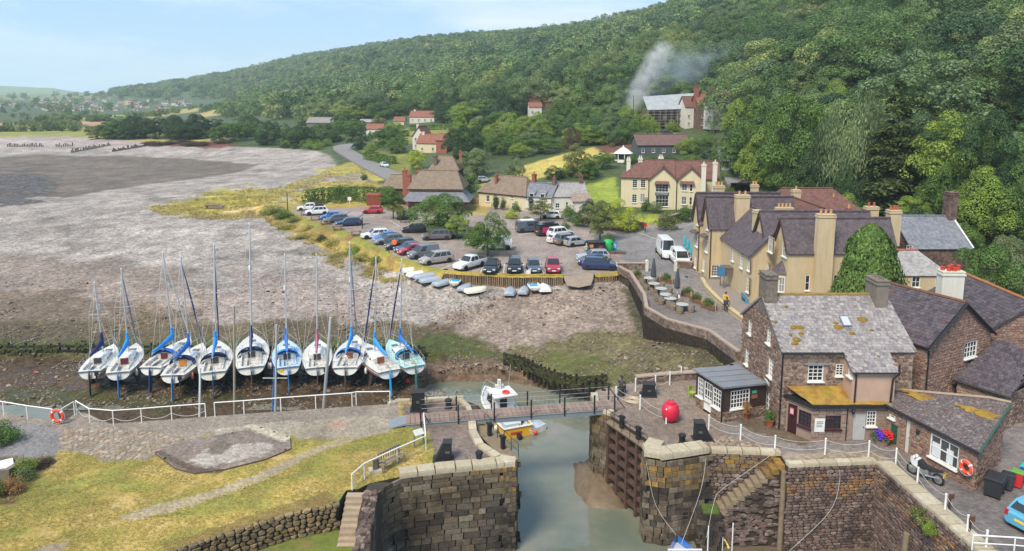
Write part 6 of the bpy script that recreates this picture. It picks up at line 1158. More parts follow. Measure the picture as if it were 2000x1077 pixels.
def lock_walls():
 pl=P2([(927,822),(930,847),(943,870),(977,893),(1004,899)]);nose=P2([(1004,899),(1007,904),(1005,909),(985,912)])
 front=[(-7.15,34.6),(-6.75,35.5)]+P2([(780,934),(865,923),(985,912)]);fl=[(-6.4,27.),(-6.65,29.8),(-6.95,32.5)]
 t=thing('lock_wall','dark ashlar lock pier with ochre lichen and pale coping left of the channel','wall');pick=lambda c,z,r:BLKO if z>-1.3-r.random()*.5 and c.x>-4.2 and r.random()<.42 else BLKD if z<-1.5-r.random()*1.6 and r.random()<.8 else BLK
 arch=Vector((-6.93,32.4))
 block_face(t,fl+front,-.02,-5.8,(.22,.42),(.4,1.15),pick,.12,seed=4,jit=.012,skip=lambda c,z:(c-arch).length<.55 and z<-2.0)
 block_face(t,nose[::-1],-.02,-5.8,(.26,.38),(.2,.34),pick,.12,seed=14,limit=80)
 block_face(t,pl[::-1],-.02,-5.8,(.3,.4),(.6,1.1),lambda c,z,r:BLK,.1,seed=5,limit=60)
 copings(t,front[2:],.06,1.1,.8,.3);copings(t,pl[::-1],.05,.9,.5,.2);copings(t,nose[::-1],.06,.5,.6,.3);copings(t,P2([(757,790),(782,784),(896,778),(917,796),(927,822)])[::-1],.04,1.2,.35,.2)
 b=MB();b.prism([(-6.95,27),(-7.15,29.8),(-7.6,32.5),(-7.75,34.6),(-7.7,35.8),(-6.6,35.75),(-7.0,34.6),(-6.85,32.5),(-6.55,29.8),(-6.3,27)][::-1],-6,-.03);b.obj('wall_core',MWALLBACK,t)
 r=random.Random(9);it=[]
 for k in range(90):y=r.uniform(27.5,34.8);x=-7.35+(34.8-y)*.09+r.uniform(-.3,.28);s=r.uniform(.16,.34);it.append((s,Matrix.Translation((x,y,-.05))@Matrix.Rotation(r.uniform(0,6),4,'Z')@Matrix.Rotation(-PI/2,4,'X')@Matrix.Diagonal((s*1.3,r.uniform(.08,.2),s,1))))
 pieces(t,'top_stone',it,RUB,MRUBW)
 q=MB();n=9;ring=[(math.cos(PI*k/n)*.42,math.sin(PI*k/n)*.42)for k in range(n+1)];dv=Vector((.26,1)).normalized();f=frame((-6.9,32.35,-3.0),(.1,1.));q.add([(-.42,-.02,-1.5),(.42,-.02,-1.5)]+[(x,-.02,z)for x,z in ring],[tuple([0,1]+list(range(2,n+3)))]);o=q.obj('culvert_mouth',M('painted culvert shade',(.006,.006,.006),0,bump=0),t);o.matrix_local=f  # flat near-black face; the shade inside the culvert is put into its colour
 for k in range(n):a=PI*(k+.5)/n;MB().cbox((math.cos(a)*.54,-.05,math.sin(a)*.54),(.22,.14,.19),ry=-a).obj('arch_stone',MASH,t).matrix_local=f
 t=thing('lock_wall','right-hand lock pier of dark ashlar with rounded pale nose beside the gate','wall')
 left=P2([(1155,772),(1160,800),(1193,812)]);block_face(t,[left[0],left[1]],-.02,-5.6,(.28,.38),(.5,.95),lambda c,z,r:BLKO if z>-1.6 and r.random()<.4 else BLKD if z<-2 and r.random()<.7 else BLK,.1,seed=7);block_face(t,[left[1],left[2]],-.02,-5.6,(.28,.38),(.4,.8),lambda c,z,r:BLKO if z>-1.4 and r.random()<.5 else BLK,.1,seed=8,limit=60)
 ns=P2([(1268,868),(1257,882),(1263,895),(1300,901),(1385,888)]);block_face(t,ns,-.02,-5.6,(.3,.4),(.32,.6),lambda c,z,r:BLKO if-2.<z<-.3 and r.random()<.5 else BLKD if-4.2<z<-1.6 and r.random()<.7 else BLK,.12,seed=11);copings(t,ns,.22,.9,1.0,.36);copings(t,left,.06,.8,.5,.25)
 t=thing('basin_wall','tall purple-brown rubble wall of the inner basin facing the camera','wall');w0=P2([(1389,884),(1525,889)]);w1=P2([(1540,913),(1712,906)])
 rub=lambda c,z,r:RUB
 block_face(t,w0,-.02,-5.6,(.16,.26),(.25,.6),lambda c,z,r:BLKO if z>-1. and r.random()<.5 else RUB,.1,'stone',21,jit=.05);
 MORG=[unit_stone('stone',stone_mat('orange lichened rubble',[(172,124,76),(150,112,78),(132,110,94),(164,128,84)],.4),60+s)for s in range(4)]
 block_face(t,w1,-.02,-5.7,(.13,.22),(.2,.5),lambda c,z,r:MORG if-1.55<z+.3*math.sin(c.x*2.1)<-.75 and r.random()<.75 else RUB,.09,'stone',22,limit=420,jit=.06);copings(t,w1,.06,1.0,.45,.22)
 copings(t,w0,.05,1.,.5,.25)
 t=thing('basin_wall','rubble basin wall running towards the camera below the rope fence','wall');w2=P2([(1712,906),(1905,1077),(1990,1170)]);block_face(t,w2,-.02,-5.8,(.14,.24),(.22,.55),lambda c,z,r:MORG if-1.6<z<-.6 and r.random()<.3 else RUB,.09,'stone',23,jit=.06);copings(t,w2,.05,.9,.9,.2,over=.03)
 MSTEP=M('worn step stone',tuple(tone((150,134,112))),.35,2.5,.9,bump=.5)
 t=thing('harbour_steps','worn stone steps descending left along the basin wall','steps');n=11;a=G(1530,905);x1,x0=15.35,11.9;yb,yf=38.62,37.75
 for k in range(n):
  xa=x1-(x1-x0)*(k+1)/n;z=-.15-k*.265;b=MB();b.box(xa,xa+(x1-x0)/n+.12,yf,yb,z-.3,z);b.obj('step',MOCHRE if k<3 else MSTEP,t)
  q=MB();q.box(xa,xa+(x1-x0)/n,yf+.03,yb,-5.6,z-.3);q.obj('step_base',MWALLBACK,t)
 it=[];r=random.Random(8)
 for k in range(260):
  x=r.uniform(11.9,15.3);zt=-.45-(15.35-x)/(x1-x0)*n*.265;z=r.uniform(-5,zt);w=r.uniform(.22,.5);h=r.uniform(.13,.22);it.append((w*h,frame((x,yf,z),(1,0))@Matrix.Diagonal((w,.08,h,1))))
 pieces(t,'stone',it,RUB,MRUBW)
 b=MB();b.prism([(10.75,37.5),(11.9,37.3),(12.05,38.6),(10.7,38.6)],-5.8,-3.0);b.obj('landing',MASHB,t);block_face(t,[(10.68,38.6),(10.72,37.46),(11.9,37.26)],-2.98,-5.8,(.26,.36),(.3,.6),lambda c,z,r:BLKD,.08,seed=44,limit=60);b=MB();b.prism([(10.9,37.6),(11.8,37.5),(11.9,38.5),(11.0,38.5)],-3.0,-2.93);b.obj('weed_mat',M('bright weed',tuple(tone((86,108,44))),.4,3,.9,bump=.9,bscale=9),t)
 t=thing('iron_ladder','rusty iron ladder fixed to the right lock pier','ladder',(9.95,37.9,0));st=M('rusty iron',tuple(tone((86,72,62))),.3,5,.8)
 for s in(-.2,.2):MB().tube([(s,0,-2.4),(s,0,-5.2)],.03,5).obj('stile',st,t)
 for k in range(10):MB().tube([(-.2,0,-2.5-k*.27),(.2,0,-2.5-k*.27)],.02,5).obj('rung',st,t)
 for i,(x,y,zt,lb)in enumerate(((15.35,37.55,-.4,'tall timber fender pile at the head of the basin steps'),(19.9,33.6,-1.6,'leaning timber pile on the right basin wall'),(20.3,31.9,-2.2,'second leaning pile on the right basin wall, with weed'))):
  b=MB();b.tube([(0,0,zt-6),(0 if i==0 else.3,0,zt)],[.17,.16],8);tag(b.obj('timber_pile',M('weathered pile',tuple(tone((138,124,104))),.3,3,.85,bump=.5),loc=(x,y,0),smooth=50),lb,'pile')
lock_walls()
# lock gates
def gates():
 MG=M('rusty gate timber',tuple(tone((96,74,66))),.35,2.2,.8,bump=.4,spots=[((*tone((60,50,46)),),1.5,.52,.8)]);st=M('gate iron',tuple(tone((60,54,52))),.3,4,.7)
 def gate(a,b,zt,zb,label):
  a=Vector(a);b=Vector(b);L=(b-a).length;t=thing('lock_gate',label,'gate',(a.x,a.y,0),math.atan2(b.y-a.y,b.x-a.x))
  MB().box(0,L,.1,.2,zb,zt-.1).obj('skin',M('gate planking',tuple(tone((52,44,40))),.3,3,.85),t);nc,nr=5,8
  for k in range(nc):x=.1+(L-.2)*k/(nc-1);MB().box(x-.1,x+.1,-.28,.1,zb,zt).obj('post',MG,t)
  for k in range(nr):z=zb+.2+(zt-zb-.3)*k/(nr-1);MB().box(.02,L-.02,-.22,.098,z-.09,z+.09).obj('beam',MG,t)
  MB().box(-.1,L+.15,-.35,.5,zt,zt+.1).obj('walkway',M('gate planks',tuple(tone((140,124,104))),.3,3,.85,bump=.4),t)
  for k in range(2):x=L*(.3+.4*k);MB().box(x-.13,x+.13,-.1,.1,zt+.1,zt+.95).box(x-.2,x+.2,-.15,.15,zt+.8,zt+.9).obj('sluice_rack',MBLACK,t)
  for k in range(6):x=L*k/5;MB().tube([(x,-.32,zt),(x,-.32,zt+.95)],.022,5).obj('stanchion',st,t)
  MB().tube([(0,-.32,zt+.95),(L,-.32,zt+.95)],.02,5).obj('hand_rail',st,t);MB().tube([(0,-.32,zt+.5),(L,-.32,zt+.5)],.015,5).obj('hand_rail',st,t);return t
 gate(G(1192,814)[:2],G(1272,868)[:2],-.35,-5.6,'tall rusty framed lock gate folded against the right pier');gate(G(1003,889)[:2],G(938,826)[:2],-.35,-5.6,'weathered lock gate folded against the left pier under the footbridge')
gates()
# footbridge
def bridge():
 a=G(792,824,.1);b=G(1197,794,.1);L=(b-a).length;t=thing('footbridge','narrow grey footbridge with dark posts crossing the lock','bridge',(a.x,a.y,.22),math.atan2(b.y-a.y,b.x-a.x));gv=M('galvanised girder',tuple(tone((158,166,174))),.15,2,.45,metal=.4);w=.62
 n=44
 for k in range(n):MB().box(L*k/n,L*(k+.93)/n,-w,w,0,.05).obj('plank',M('bridge planks',tuple(tone((150,128,118))),.2,3,.85,rnd=.15),t)
 for s in(-1,1):MB().box(0,L,s*w-.05,s*w+.05,-.34,-.003).box(0,L,s*w-.1,s*w+.1,-.02,-.004).obj('girder',gv,t)
 xs=[(.95,1),(.95,-1),(3.3,1),(3.3,-1),(5.6,1),(5.6,-1),(8.0,1),(8.0,-1),(10.2,1),(10.2,-1),(12.2,1),(12.2,-1),(L-.1,-1),(L-.1,1)]
 for x,s in xs:MB().box(x-.045,x+.045,s*(w+.06)-.04,s*(w+.06)+.04,-.2,1.05).obj('post',MBLACK,t)
 for s in(-1,1):
  for z in(.35,.65,.98):MB().tube([(.95,s*(w+.06),z),(L-.1,s*(w+.06),z)],.012,4).obj('wire',M('steel wire',(.3,.3,.3),0,bump=0),t)
  for x,e in((.95,.5),(L-.1,.7)):MB().tube([(x,s*(w+.06),.95),(x+e,s*(w+.06),.02)],.03,5).obj('brace',MBLACK,t)
 MB().add([(-1.0,-w,-.2),(0,-w,.03),(0,w,.03),(-1.0,w,-.2),(-1.0,-w,-.22),(0,-w,-.1),(0,w,-.1),(-1.0,w,-.22)],[(0,1,2,3),(7,6,5,4),(0,4,5,1),(2,6,7,3)]).obj('ramp',gv,t)
bridge()
# white railings, rope fences
MRAIL=M('white rail paint',(.75,.74,.70),.1,3,.5,bump=.05);MROPE=M('old white rope',(.52,.49,.42),.2,12,.9)
def railing(pts,label,h=.95,mid=False,name='railing',r=.035,chain=False):
 t=thing(name,label,'railing',(0,0,0));P=[Vector(p)for p in pts]
 for p in P:MB().tube([p,p+Vector((0,0,h))],r*.9,6).obj('post',MRAIL,t)
 MB().tube([p+Vector((0,0,h))for p in P],r,6).obj('rail',MRAIL,t)
 for a,b in zip(P[:-1],P[1:]):
  if mid:MB().tube([a+Vector((0,0,h*.5)),b+Vector((0,0,h*.5))],r*.7,5).obj('rail',MRAIL,t)
  if chain:MB().tube([a.lerp(b,k/6)+Vector((0,0,h*.5-.28*(1-(k/3-1)**2)))for k in range(7)],.016,4).obj('chain',MROPE,t)
 return t
def ropefence(pts,label,h=1.0,sag=.22):
 t=thing('rope_fence',label,'fence');P=[Vector(p)for p in pts]
 for p in P:MB().lathe([(.055,0),(.05,.04),(.045,h*.93),(.06,h*.95),(.05,h),(.0,h+.02)],8,c=p).obj('post',MRAIL,t)
 for a,b in zip(P[:-1],P[1:]):
  for z in(h*.9,h*.42):MB().tube([a.lerp(b,k/8)+Vector((0,0,z-sag*(1-(k/4-1)**2)))for k in range(9)],.011,4).obj('rope',MROPE,t)
railing([G(-120,800),G(-40,804),G(8,812),G(54,820),G(104,827)],'white railing along the tarmac by the small pool');railing([G(122,827),G(146,812)],'short white gate railing behind the left life ring');railing([G(150,810),G(176,826),G(222,830),G(277,826),G(336,821),G(402,816)],'white railing with sagging chain along the cobbled quay',chain=True);railing([G(420,814),G(477,810),G(549,804),G(617,799),G(688,794),G(696,792),G(762,791)],'white railing behind the concrete slab quay');railing([G(828,833),G(832,880),G(776,905),G(712,936),G(688,958)],'curved white handrail beside the grass and bench above the lock pier',.9,chain=True)
ropefence([G(1330,742),G(1308,752),G(1280,760),G(1241,765)],'white rope fence at the back of the right quay');ropefence([G(1203,782),G(1250,800),G(1301,828)],'white posts and rope beside the right lock gate');ropefence([G(1384,840),G(1446,860),G(1513,882),G(1611,888),G(1696,893),G(1749,908),G(1791,947),G(1845,1001),G(1888,1044),G(1925,1075)],'long white rope fence along the basin edge')
railing([G(1898,1075),G(1980,1080),G(2080,1090)],'white tube barrier at the bottom right corner',.75,mid=True)
# steps and dry stone wall by the lawn
def lawn_steps():
 t=thing('quay_steps','flight of pale stone steps descending beside the dry stone wall','steps')
 for k in range(12):z=-.02-k*.165;y=34.75-k*.27;MB().box(-8.62,-7.72,y-.42,y,z-.5,z).obj('step',M('pale step stone',tuple(tone((176,158,138))),.25,3,.9,bump=.3,rnd=.1),t)
 t=thing('dry_stone_wall','dry stone retaining wall of rounded boulders below the lawn','wall');w=P2([(180,1132),(330,1080),(400,1053),(480,1028),(560,1003),(640,987),(660,983)]);DS=[unit_stone('stone',stone_mat('lichened boulders',[(132,112,84),(158,138,108),(112,96,76),(146,124,90),(120,108,92)],.45,[((150,122,52),2.,.56,.6)]),80+s)for s in range(8)]
 block_face(t,w,.06,-1.6,(.2,.34),(.24,.5),lambda c,z,r:DS,.26,'stone',31,limit=300,jit=.25)
lawn_steps()
# sea wall of the lane, parapets, palisade, weedy revetment, garden wall
def strip_wall(name,label,path,zt,zb,th,mat,cap=None,cat='wall'):
 t=thing(name,label,cat);P=[Vector((p[0],p[1],0))for p in path];n=len(P);N=[]
 for i in range(n):d=(P[min(i+1,n-1)]-P[max(i-1,0)]).normalized();N.append(Vector((-d.y,d.x,0)))
 rings=[[p-v*0,p+v*th,p+v*th,p]for p,v in zip(P,N)];b=MB();b.loft([[(r[0].x,r[0].y,zb),(r[1].x,r[1].y,zb),(r[2].x,r[2].y,zt),(r[3].x,r[3].y,zt)]for r in rings]);b.obj('wall',mat,t)
 if cap:b=MB();b.loft([[(r[0]-v*.06).to_tuple()[:2]+(zt,),(r[1]+v*.06).to_tuple()[:2]+(zt,),(r[2]+v*.06).to_tuple()[:2]+(zt+.1,),(r[3]-v*.06).to_tuple()[:2]+(zt+.1,)]for r,v in zip(rings,N)]);b.obj('coping',cap,t)
 return t
MSEAW=tile_mat('sea wall rubble',(150,132,122),(122,106,98),.3,[((104,84,60),.4,.56,.6),((190,150,70),.35,.68,.6)],.45);MCAPW=M('sea wall coping',tuple(tone((176,158,146))),.2,2,.9,bump=.3)
strip_wall('sea_wall','curving rubble sea wall holding up the hotel lane above the beach',P2([(1437,706),(1380,663),(1300,641),(1258,616),(1254,590),(1228,546),(1205,533)]),.75,-4.4,-.45,MSEAW,MCAPW)
strip_wall('parapet','low stone parapet between the lane terrace and the car park',P2([(1208,528),(1263,528)]),.8,0,.4,MSEAW,MCAPW);strip_wall('parapet','short dark stone parapet beside the two white vans',P2([(1322,524),(1352,526)]),.8,0,.4,MSEAW,MCAPW);strip_wall('parapet','low brown stone parapet behind the rope fence on the right quay',P2([(1360,738),(1300,742),(1240,748)]),.5,-4.4,.35,MSEAW,MCAPW)
strip_wall('garden_wall','curved stone garden wall below the yellow-green tree',P2([(1128,428),(1150,440),(1176,448),(1215,452),(1258,448)]),1.1,0,.4,MSTONEW,MCAPW);strip_wall('garden_wall','stone garden wall climbing beside the road to the cream hotel corner',P2([(1290,444),(1330,432),(1362,418)]),1.3,0,.4,MSTONEW,MCAPW);strip_wall('kerb_wall','low stone kerb in front of the recycling bank',P2([(1186,497),(1222,497)]),.35,0,.4,MSTONEW);strip_wall('garden_fence','weathered board fence beside the thatched café',P2([(900,398),(925,399),(960,401)]),1.3,0,.15,M('fence boards',tuple(tone((168,146,122))),.2,3),cat='fence')
def terrace_wall():
 strip_wall('terrace_wall','tan low wall with ledge along the hotel terrace',[(21.2,78.),(20.75,74.),(20.7,70),(20.9,66),(21.3,61.2),(21.7,58)],.35,0,.3,MTAN,M('tan ledge',tuple(tone((206,186,146))),.1));b=MB();b.prism([(21.2,78.),(20.9,74.),(20.85,70),(21.1,66),(21.5,61.2),(21.8,58),(26,58),(26,66),(23.6,69),(23.6,78)],0.004,.16);tag(b.obj('terrace_paving',M('terrace slabs',tuple(tone((150,140,136))),.15),None),kind='structure')
terrace_wall()
def palisade():
 mt=M('silvered stakes',tuple(tone((146,124,100))),.25,4,.9,bump=.4,rnd=.3);r=random.Random(6)
 for path,lb in((P2([(868,531),(900,534),(1000,539.5),(1098,539.5)],-.0),'palisade of weathered stakes holding the car park edge left of the slipway'),(P2([(1160,539),(1207,535)],0.),'short palisade of stakes right of the slipway')):
  t=thing('palisade',lb,'palisade');at,L=along(path);s=0
  while s<L:c,d=at(s);rr=r.uniform(.07,.1);MB().tube([(c.x+r.uniform(-.05,.05),c.y-.25,-2.7),(c.x,c.y-.12,r.uniform(-.3,-.12))],[rr,rr*.9],6).obj('stake',mt,t);s+=r.uniform(.2,.28)
 b=MB();p=P2([(1100,536),(1160,536)],.0);q=P2([(1103,549),(1158,547)],-.28);q2=P2([(1108,559),(1130,562),(1154,558)],-.5)
 b.add([(*p[0],.03),(*p[1],.03),(*q[1],-.26),(*q[0],-.26)],[(0,1,2,3)]);b.add([(*q[0],-.26),(*q[1],-.26),(*q2[2],-.46),(*q2[1],-.5),(*q2[0],-.46)],[(0,1,2,3,4)]);tag(b.obj('slipway',M('slipway concrete',tuple(tone((158,142,128))),.2,1.5,.9,bump=.3)),kind='structure')
palisade()
def revetment():
 mt=M('weedy timber',tuple(tone((44,40,34))),.4,2.5,.9,bump=.8,bscale=8);wd=M('hanging weed',tuple(tone((66,70,38))),.4,3,.9,bump=.8,bscale=8);r=random.Random(16)
 for path,h,lb in(([(-60,65.6),(-47,65.2),(-41,65.4),(-31.7,65.1),(-22,64.8),(-14.4,64.7),(-8.2,64.9)],1.6,'long dark weed-hung timber revetment behind the moored yachts'),(P2([(985,708),(1020,715),(1070,738),(1120,752),(1185,757)],-3.7),1.3,'dark weed-covered timber breakwater beside the channel')):
  t=thing('weedy_revetment',lb,'breakwater');at,L=along(path);s=0
  while s<L:
   c,d=at(s);z=TZ(c.x,c.y-1.)if h==1.3 else-4.4;o=MB();o.tube([(c.x,c.y,z-.5),(c.x+r.uniform(-.04,.04),c.y,z+h*r.uniform(.9,1.1))],[.13,.11],5);o.obj('post',mt,t);s+=.55 if h==1.3 else.8
  b=MB();pts=[at(L*k/40)for k in range(41)];zf=lambda c:(TZ(c.x,c.y-1.)if h==1.3 else-4.4)
  for z in(.25,.55,.85):b=MB();b.tube([(c.x,c.y-.1,zf(c)+z*h+r.uniform(-.02,.02))for c,d in pts],.14,5);b.obj('rail',mt,t)
  b=MB()
  for k in range(int(L*9)):c,d=at(r.random()*L);x=r.uniform(.3,1.02)*h;w=r.uniform(.1,.25);l=r.uniform(.2,.5);z=zf(c)+x;b.add([(c.x-w,c.y-.2,z),(c.x+w,c.y-.22,z),(c.x+w*.5,c.y-.3,z-l),(c.x-w*.5,c.y-.3,z-l)],[(0,1,2,3)])
  tag(b.obj('weed_fringe',wd,t),kind='stuff')
revetment()
def groynes():
 mt=M('black groyne posts',(.03,.027,.025),.2,3,.9);r=random.Random(17)
 for a,b,n,lb in(((15,287),(84,287),22,'row of black groyne posts at the far left of the beach'),((110,288),(142,286),10,'short row of black groyne posts'),((140,299),(215,285),30,'slanting row of groyne posts on the far beach'),((220,297),(285,286),30,'long low slanting groyne on the far beach')):
  t=thing('groyne',lb,'groyne')
  for k in range(n):p=T(a[0]+(b[0]-a[0])*k/(n-1),a[1]+(b[1]-a[1])*k/(n-1));MB().box(-.13,.13,-.13,.13,-.5,r.uniform(.5,1.7)).obj('post',mt,t).location=p
groynes()
def boulders():
 rs=np.random.RandomState(8);me=[unit_stone('pebble',stone_mat('beach cobbles',[(150,136,126),(120,106,96),(172,158,148),(100,88,78),(136,122,108)],.3),90+s)for s in range(5)];n=16000
 px=rs.uniform(-80,1440,n);py=560+rs.random(n)**.7*235;P=[];S=[]
 zz=np.where(py>705,-4.3,-3.2);D0=np.array([ray(a,b)for a,b in zip(px,py)]);t=(zz-HC)/D0[:,2];x=D0[:,0]*t;y=D0[:,1]*t;z=terr(x,y);mud=(y<64.8)&(x<-6);z=np.where(mud,np.minimum(z,-4.25),z)
 cl=inpoly(*PXv(x,y,np.full(n,-5.2)),CHAN);sl=inpoly(x,y,QUAYR)|inpoly(x,y,CARPARK)|inpoly(x,y,QUAYL);den=fbm(x/4,y/4,61);ok=~cl&~sl&(den>.40)&(y>47)
 x,y,z=x[ok],y[ok],z[ok];s=rs.uniform(.05,.15,len(x))*(1+(rs.random(len(x))<.05)*1.3)
 scatter('loose_cobbles',np.stack([x,y,z+s*.12],1),np.stack([s*1.3,s,s*.8],1),me)
boulders()
def grass_bank():
 at,L=along(P2([(540,399),(560,413),(640,442),(690,458),(770,501),(830,521),(872,530)]));n,m=160,12;X=np.zeros((n,m));Y=X.copy();Z=X.copy();rs=np.random.RandomState(3)
 for i in range(n):
  c,d=at(L*i/(n-1));nv=Vector((d.y,-d.x));w=5.5-4.*min(1,max(0,i/n-.5)/.35)
  for j in range(m):
   u=-.25+(w+.25)*j/(m-1);p=c+nv*u;X[i,j],Y[i,j]=p;e=TZ(p.x,p.y);q=max(0,u/w);sm=q*q*(3-2*q);Z[i,j]=(.03 if u<=0 else.05)*(1-sm)+(e-.12)*sm
 Z+=(fbm(X/1.4,Y/1.4,4)-.5)*.3*np.clip((np.arange(m)[None]-.5)/3,0,1)
 J=np.arange(m)[None,:]/(m-1)+0*X;f=fbm(X/2,Y/2,6);C=np.where((J<.45)[...,None],tone((146,146,66)),tone((170,150,82)));C=np.where((f>.55)[...,None],tone((150,124,74)),C);o=grid_obj('grass_bank',X,Y,Z,C,MLAWN,np.full(X.shape,.1));tag(o,kind='structure')
grass_bank()
def verge():
 for path,lb in((P2([(866,529),(900,532),(1000,537),(1100,537)]),'a'),(P2([(1160,537),(1206,533)]),'b')):
  at,L=along(path);n=40;X=np.zeros((n,3));Y=X.copy();Z=X.copy()
  for i in range(n):
   c,d=at(L*i/(n-1));nv=Vector((d.y,-d.x))
   for j,(u,z)in enumerate(((-.45,.03),(0.1,.08),(.5,-.22))):p=c+nv*u;X[i,j],Y[i,j],Z[i,j]=p.x,p.y,z
  Z+=(fbm(X/.6,Y/.6,4)-.5)*.16;C=np.tile(tone((168,148,72)),(n,3,1));tag(grid_obj('grass_verge',X,Y,Z,C,MLAWN,np.full(X.shape,.1)),kind='structure')
verge()
# yachts dried out on the mud
MGEL=M('white gelcoat',(.70,.69,.65),.1,1.5,.3,bump=.0,spec=.45,streak=.22);MDECK=M('deck paint',(.62,.60,.54),.10,2,.5,bump=.05);MALU=M('aluminium spar',(.62,.63,.65),.05,2,.35,metal=.5,bump=0);MWIRE=M('rigging wire',(.55,.54,.5),0,bump=0);MSS=M('stainless rail',(.7,.7,.7),0,metal=.7,rough=.3,bump=0)
def cloth(name,c):return M(name,c,.18,3,.85,bump=.4,bscale=7)
BLUE=cloth('blue canvas',(.03,.16,.52));LBLUE=cloth('bright blue canvas',(.03,.30,.75));NAVY=cloth('navy canvas',(.02,.03,.14));PINK=cloth('faded maroon canvas',(.42,.08,.16));TEAL=cloth('teal canvas',(.02,.20,.38))
MANTI=M('antifoul',(.05,.06,.09),.3,2,.8,bump=.2);MKEEL=M('fouled keel',(.10,.085,.07),.3,3,.9,bump=.4)
RBLUE_=M('blue stripe',(.03,.12,.4),.1);REDS=M('red stripe',(.4,.04,.05),.1);MTRIM_=M('outboard cowl',(.03,.03,.035),.1,rough=.4)
def yacht(k,stern,bow,masttop,L,B,label,cover=BLUE,hood=None,board=None,rudder=None,deckm=None,furl=None,hull=None,boot=None,extras=()):
 gz=-4.35;s=G(*stern,gz+2.1);b_=G(*bow,gz+2.4);dv=Vector((b_.x-s.x,b_.y-s.y)).normalized();rz=math.atan2(dv.y,dv.x)-PI/2
 t=thing('sailing_yacht',label,'yacht',(s.x,s.y,gz),rz,'yachts dried out in a row');q=B/2;hull=hull or MGEL;deckm=deckm or MDECK
 hb=lambda u:q*(.74+.26*math.sin(min(u/.45,1)*PI/2))if u<.45 else q*max(.02,1-((u-.45)/.55)**2.1)
 zs=lambda u:2.08+.28*(u-.25)**2*1.7;zb=lambda u:1.42-.5*math.sin(min(u/.5,1)*PI/2)if u<.5 else.92+.95*((u-.5)/.5)**2.4
 def ring(u,f0=0.,f1=1.):
  r=[]
  for i in range(9):a=PI/2*i/8;r.append((hb(u)*math.sin(a)**.75,L*u+(.25*(zs(u)-zb(u))if False else 0),zb(u)+(zs(u)-zb(u))*(1-math.cos(a)**1.15)))
  return[(-x,y,z)for x,y,z in r[:0:-1]]+r
 U=[0,.06,.15,.25,.35,.45,.55,.65,.74,.82,.89,.95,1.];rings=[ring(u)for u in U]
 rings[0]=[(x,y+.28*(z-1.4),z)for x,y,z in rings[0]]
 hb_=MB();n=len(rings[0])
 hb_.loft(rings,cap=False);hb_.v;hb_.f=[f for f in hb_.f if True]
 m=MB();m.loft(rings,closed=False,cap=False);m.add(rings[0],[tuple(range(n))]);m.m=[0]*len(m.f)
 zc=1.32
 for i,f in enumerate(m.f):
  if sum(m.v[j][2]for j in f)/len(f)<zc and i<len(m.f)-1:m.m[i]=1
 m.obj('hull',[hull,MANTI if k%2 else hull],t,50)
 rb=MB();rb.tube([(-hb(u)-.01,L*u,zs(u)-.02)for u in U]+[(hb(u)+.01,L*u,zs(u)-.02)for u in U[::-1]],.03,5);rb.obj('rubbing_strake',boot or M('dark strake',(.05,.05,.07),0),t)
 cu0,cu1=.05,.33;cw=q*.5;D_=MB();rows=[]
 for u in[.0,cu0,cu0+.002,.12,.2,cu1,cu1+.002,.45,.55,.65,.74,.82,.89,.95,.995]:
  ins=cu0+.001<u<cu1+.001;d=.42 if ins else 0.;w=min(cw,hb(u)*.8);z=zs(u);rows.append([(-hb(u),L*u,z),(-w-.001,L*u,z+.03),(-w,L*u,z+.03-d),(w,L*u,z+.03-d),(w+.001,L*u,z+.03),(hb(u),L*u,z)])
 D_.loft(rows,closed=False,cap=False);D_.obj('deck',deckm,t,30)
 MB().box(-cw-.02,cw+.02,L*cu0,L*cu1,0,.03).obj('cockpit_sole',MDECK,t).location=(0,0,zs(.2)-.375)
 for sx in(-1,1):MB().box(sx*cw-.04+sx*.05,sx*cw+.04+sx*.05,L*cu0+.1,L*cu1,0,.16).obj('coaming',hull,t).location=(0,0,zs(.2)+.02);MB().box(min(sx*cw,sx*cw*.45),max(sx*cw,sx*cw*.45),L*cu0+.1,L*cu1-.1,0,.06).obj('cockpit_seat',deckm,t).location=(0,0,zs(.2)-.14)
 c=MB();rr=[]
 for u,w,h in((cu1,.62,.40),(.45,.62,.42),(.56,.56,.38),(.66,.42,.28),(.72,.30,.06)):x=q*w;z=zs(u)+.01;rr.append([(-x,L*u,z),(-x*.88,L*u,z+h*.85),(-x*.5,L*u,z+h),(x*.5,L*u,z+h),(x*.88,L*u,z+h*.85),(x,L*u,z)])
 c.loft(rr);co=c.obj('coachroof',hull,t,40)
 for sx in(-1,1):
  for u in(.40,.50,.585):MB().cbox((0,0,0),(.03,.36,.13)).obj('cabin_window',MGLASS,t).matrix_local=Matrix.Translation((sx*q*(.585-max(0,u-.45)*.45),L*u,zs(u)+.22))@Matrix.Rotation(sx*-.2,4,'Y')@Matrix.Rotation(sx*max(0,u-.44)*.9,4,'Z')
 MB().box(-.3,.3,0,.04,0,.52).obj('companionway_board',board or M('smoked board',(.05,.05,.06),.1,rough=.3),t).location=(0,L*cu1-.05,zs(.33)-.08);MB().box(-.34,.34,0,.8,0,.07).obj('sliding_hatch',deckm,t).location=(0,L*cu1,zs(.33)+.42);MB().box(-.28,.28,-.28,.28,0,.06).obj('fore_hatch',M('smoked hatch',(.12,.12,.13),.1,rough=.2),t).location=(0,L*.76,zs(.76)+.04)
 if hood:
  h=MB();rg=[]
  for y,w,z in((-.28,.78,.78),(.25,.74,.74),(.75,.62,.42)):
   rg.append([(q*w*math.cos(a),L*cu1+y,zs(.33)+.1+z*math.sin(a)**.8)for a in[PI*i/10 for i in range(11)]])
  h.loft(rg,closed=False,cap=False);h.obj('sprayhood',hood,t,60);MB().tube(rg[0],.03,5).obj('sprayhood_hoop',hood,t)
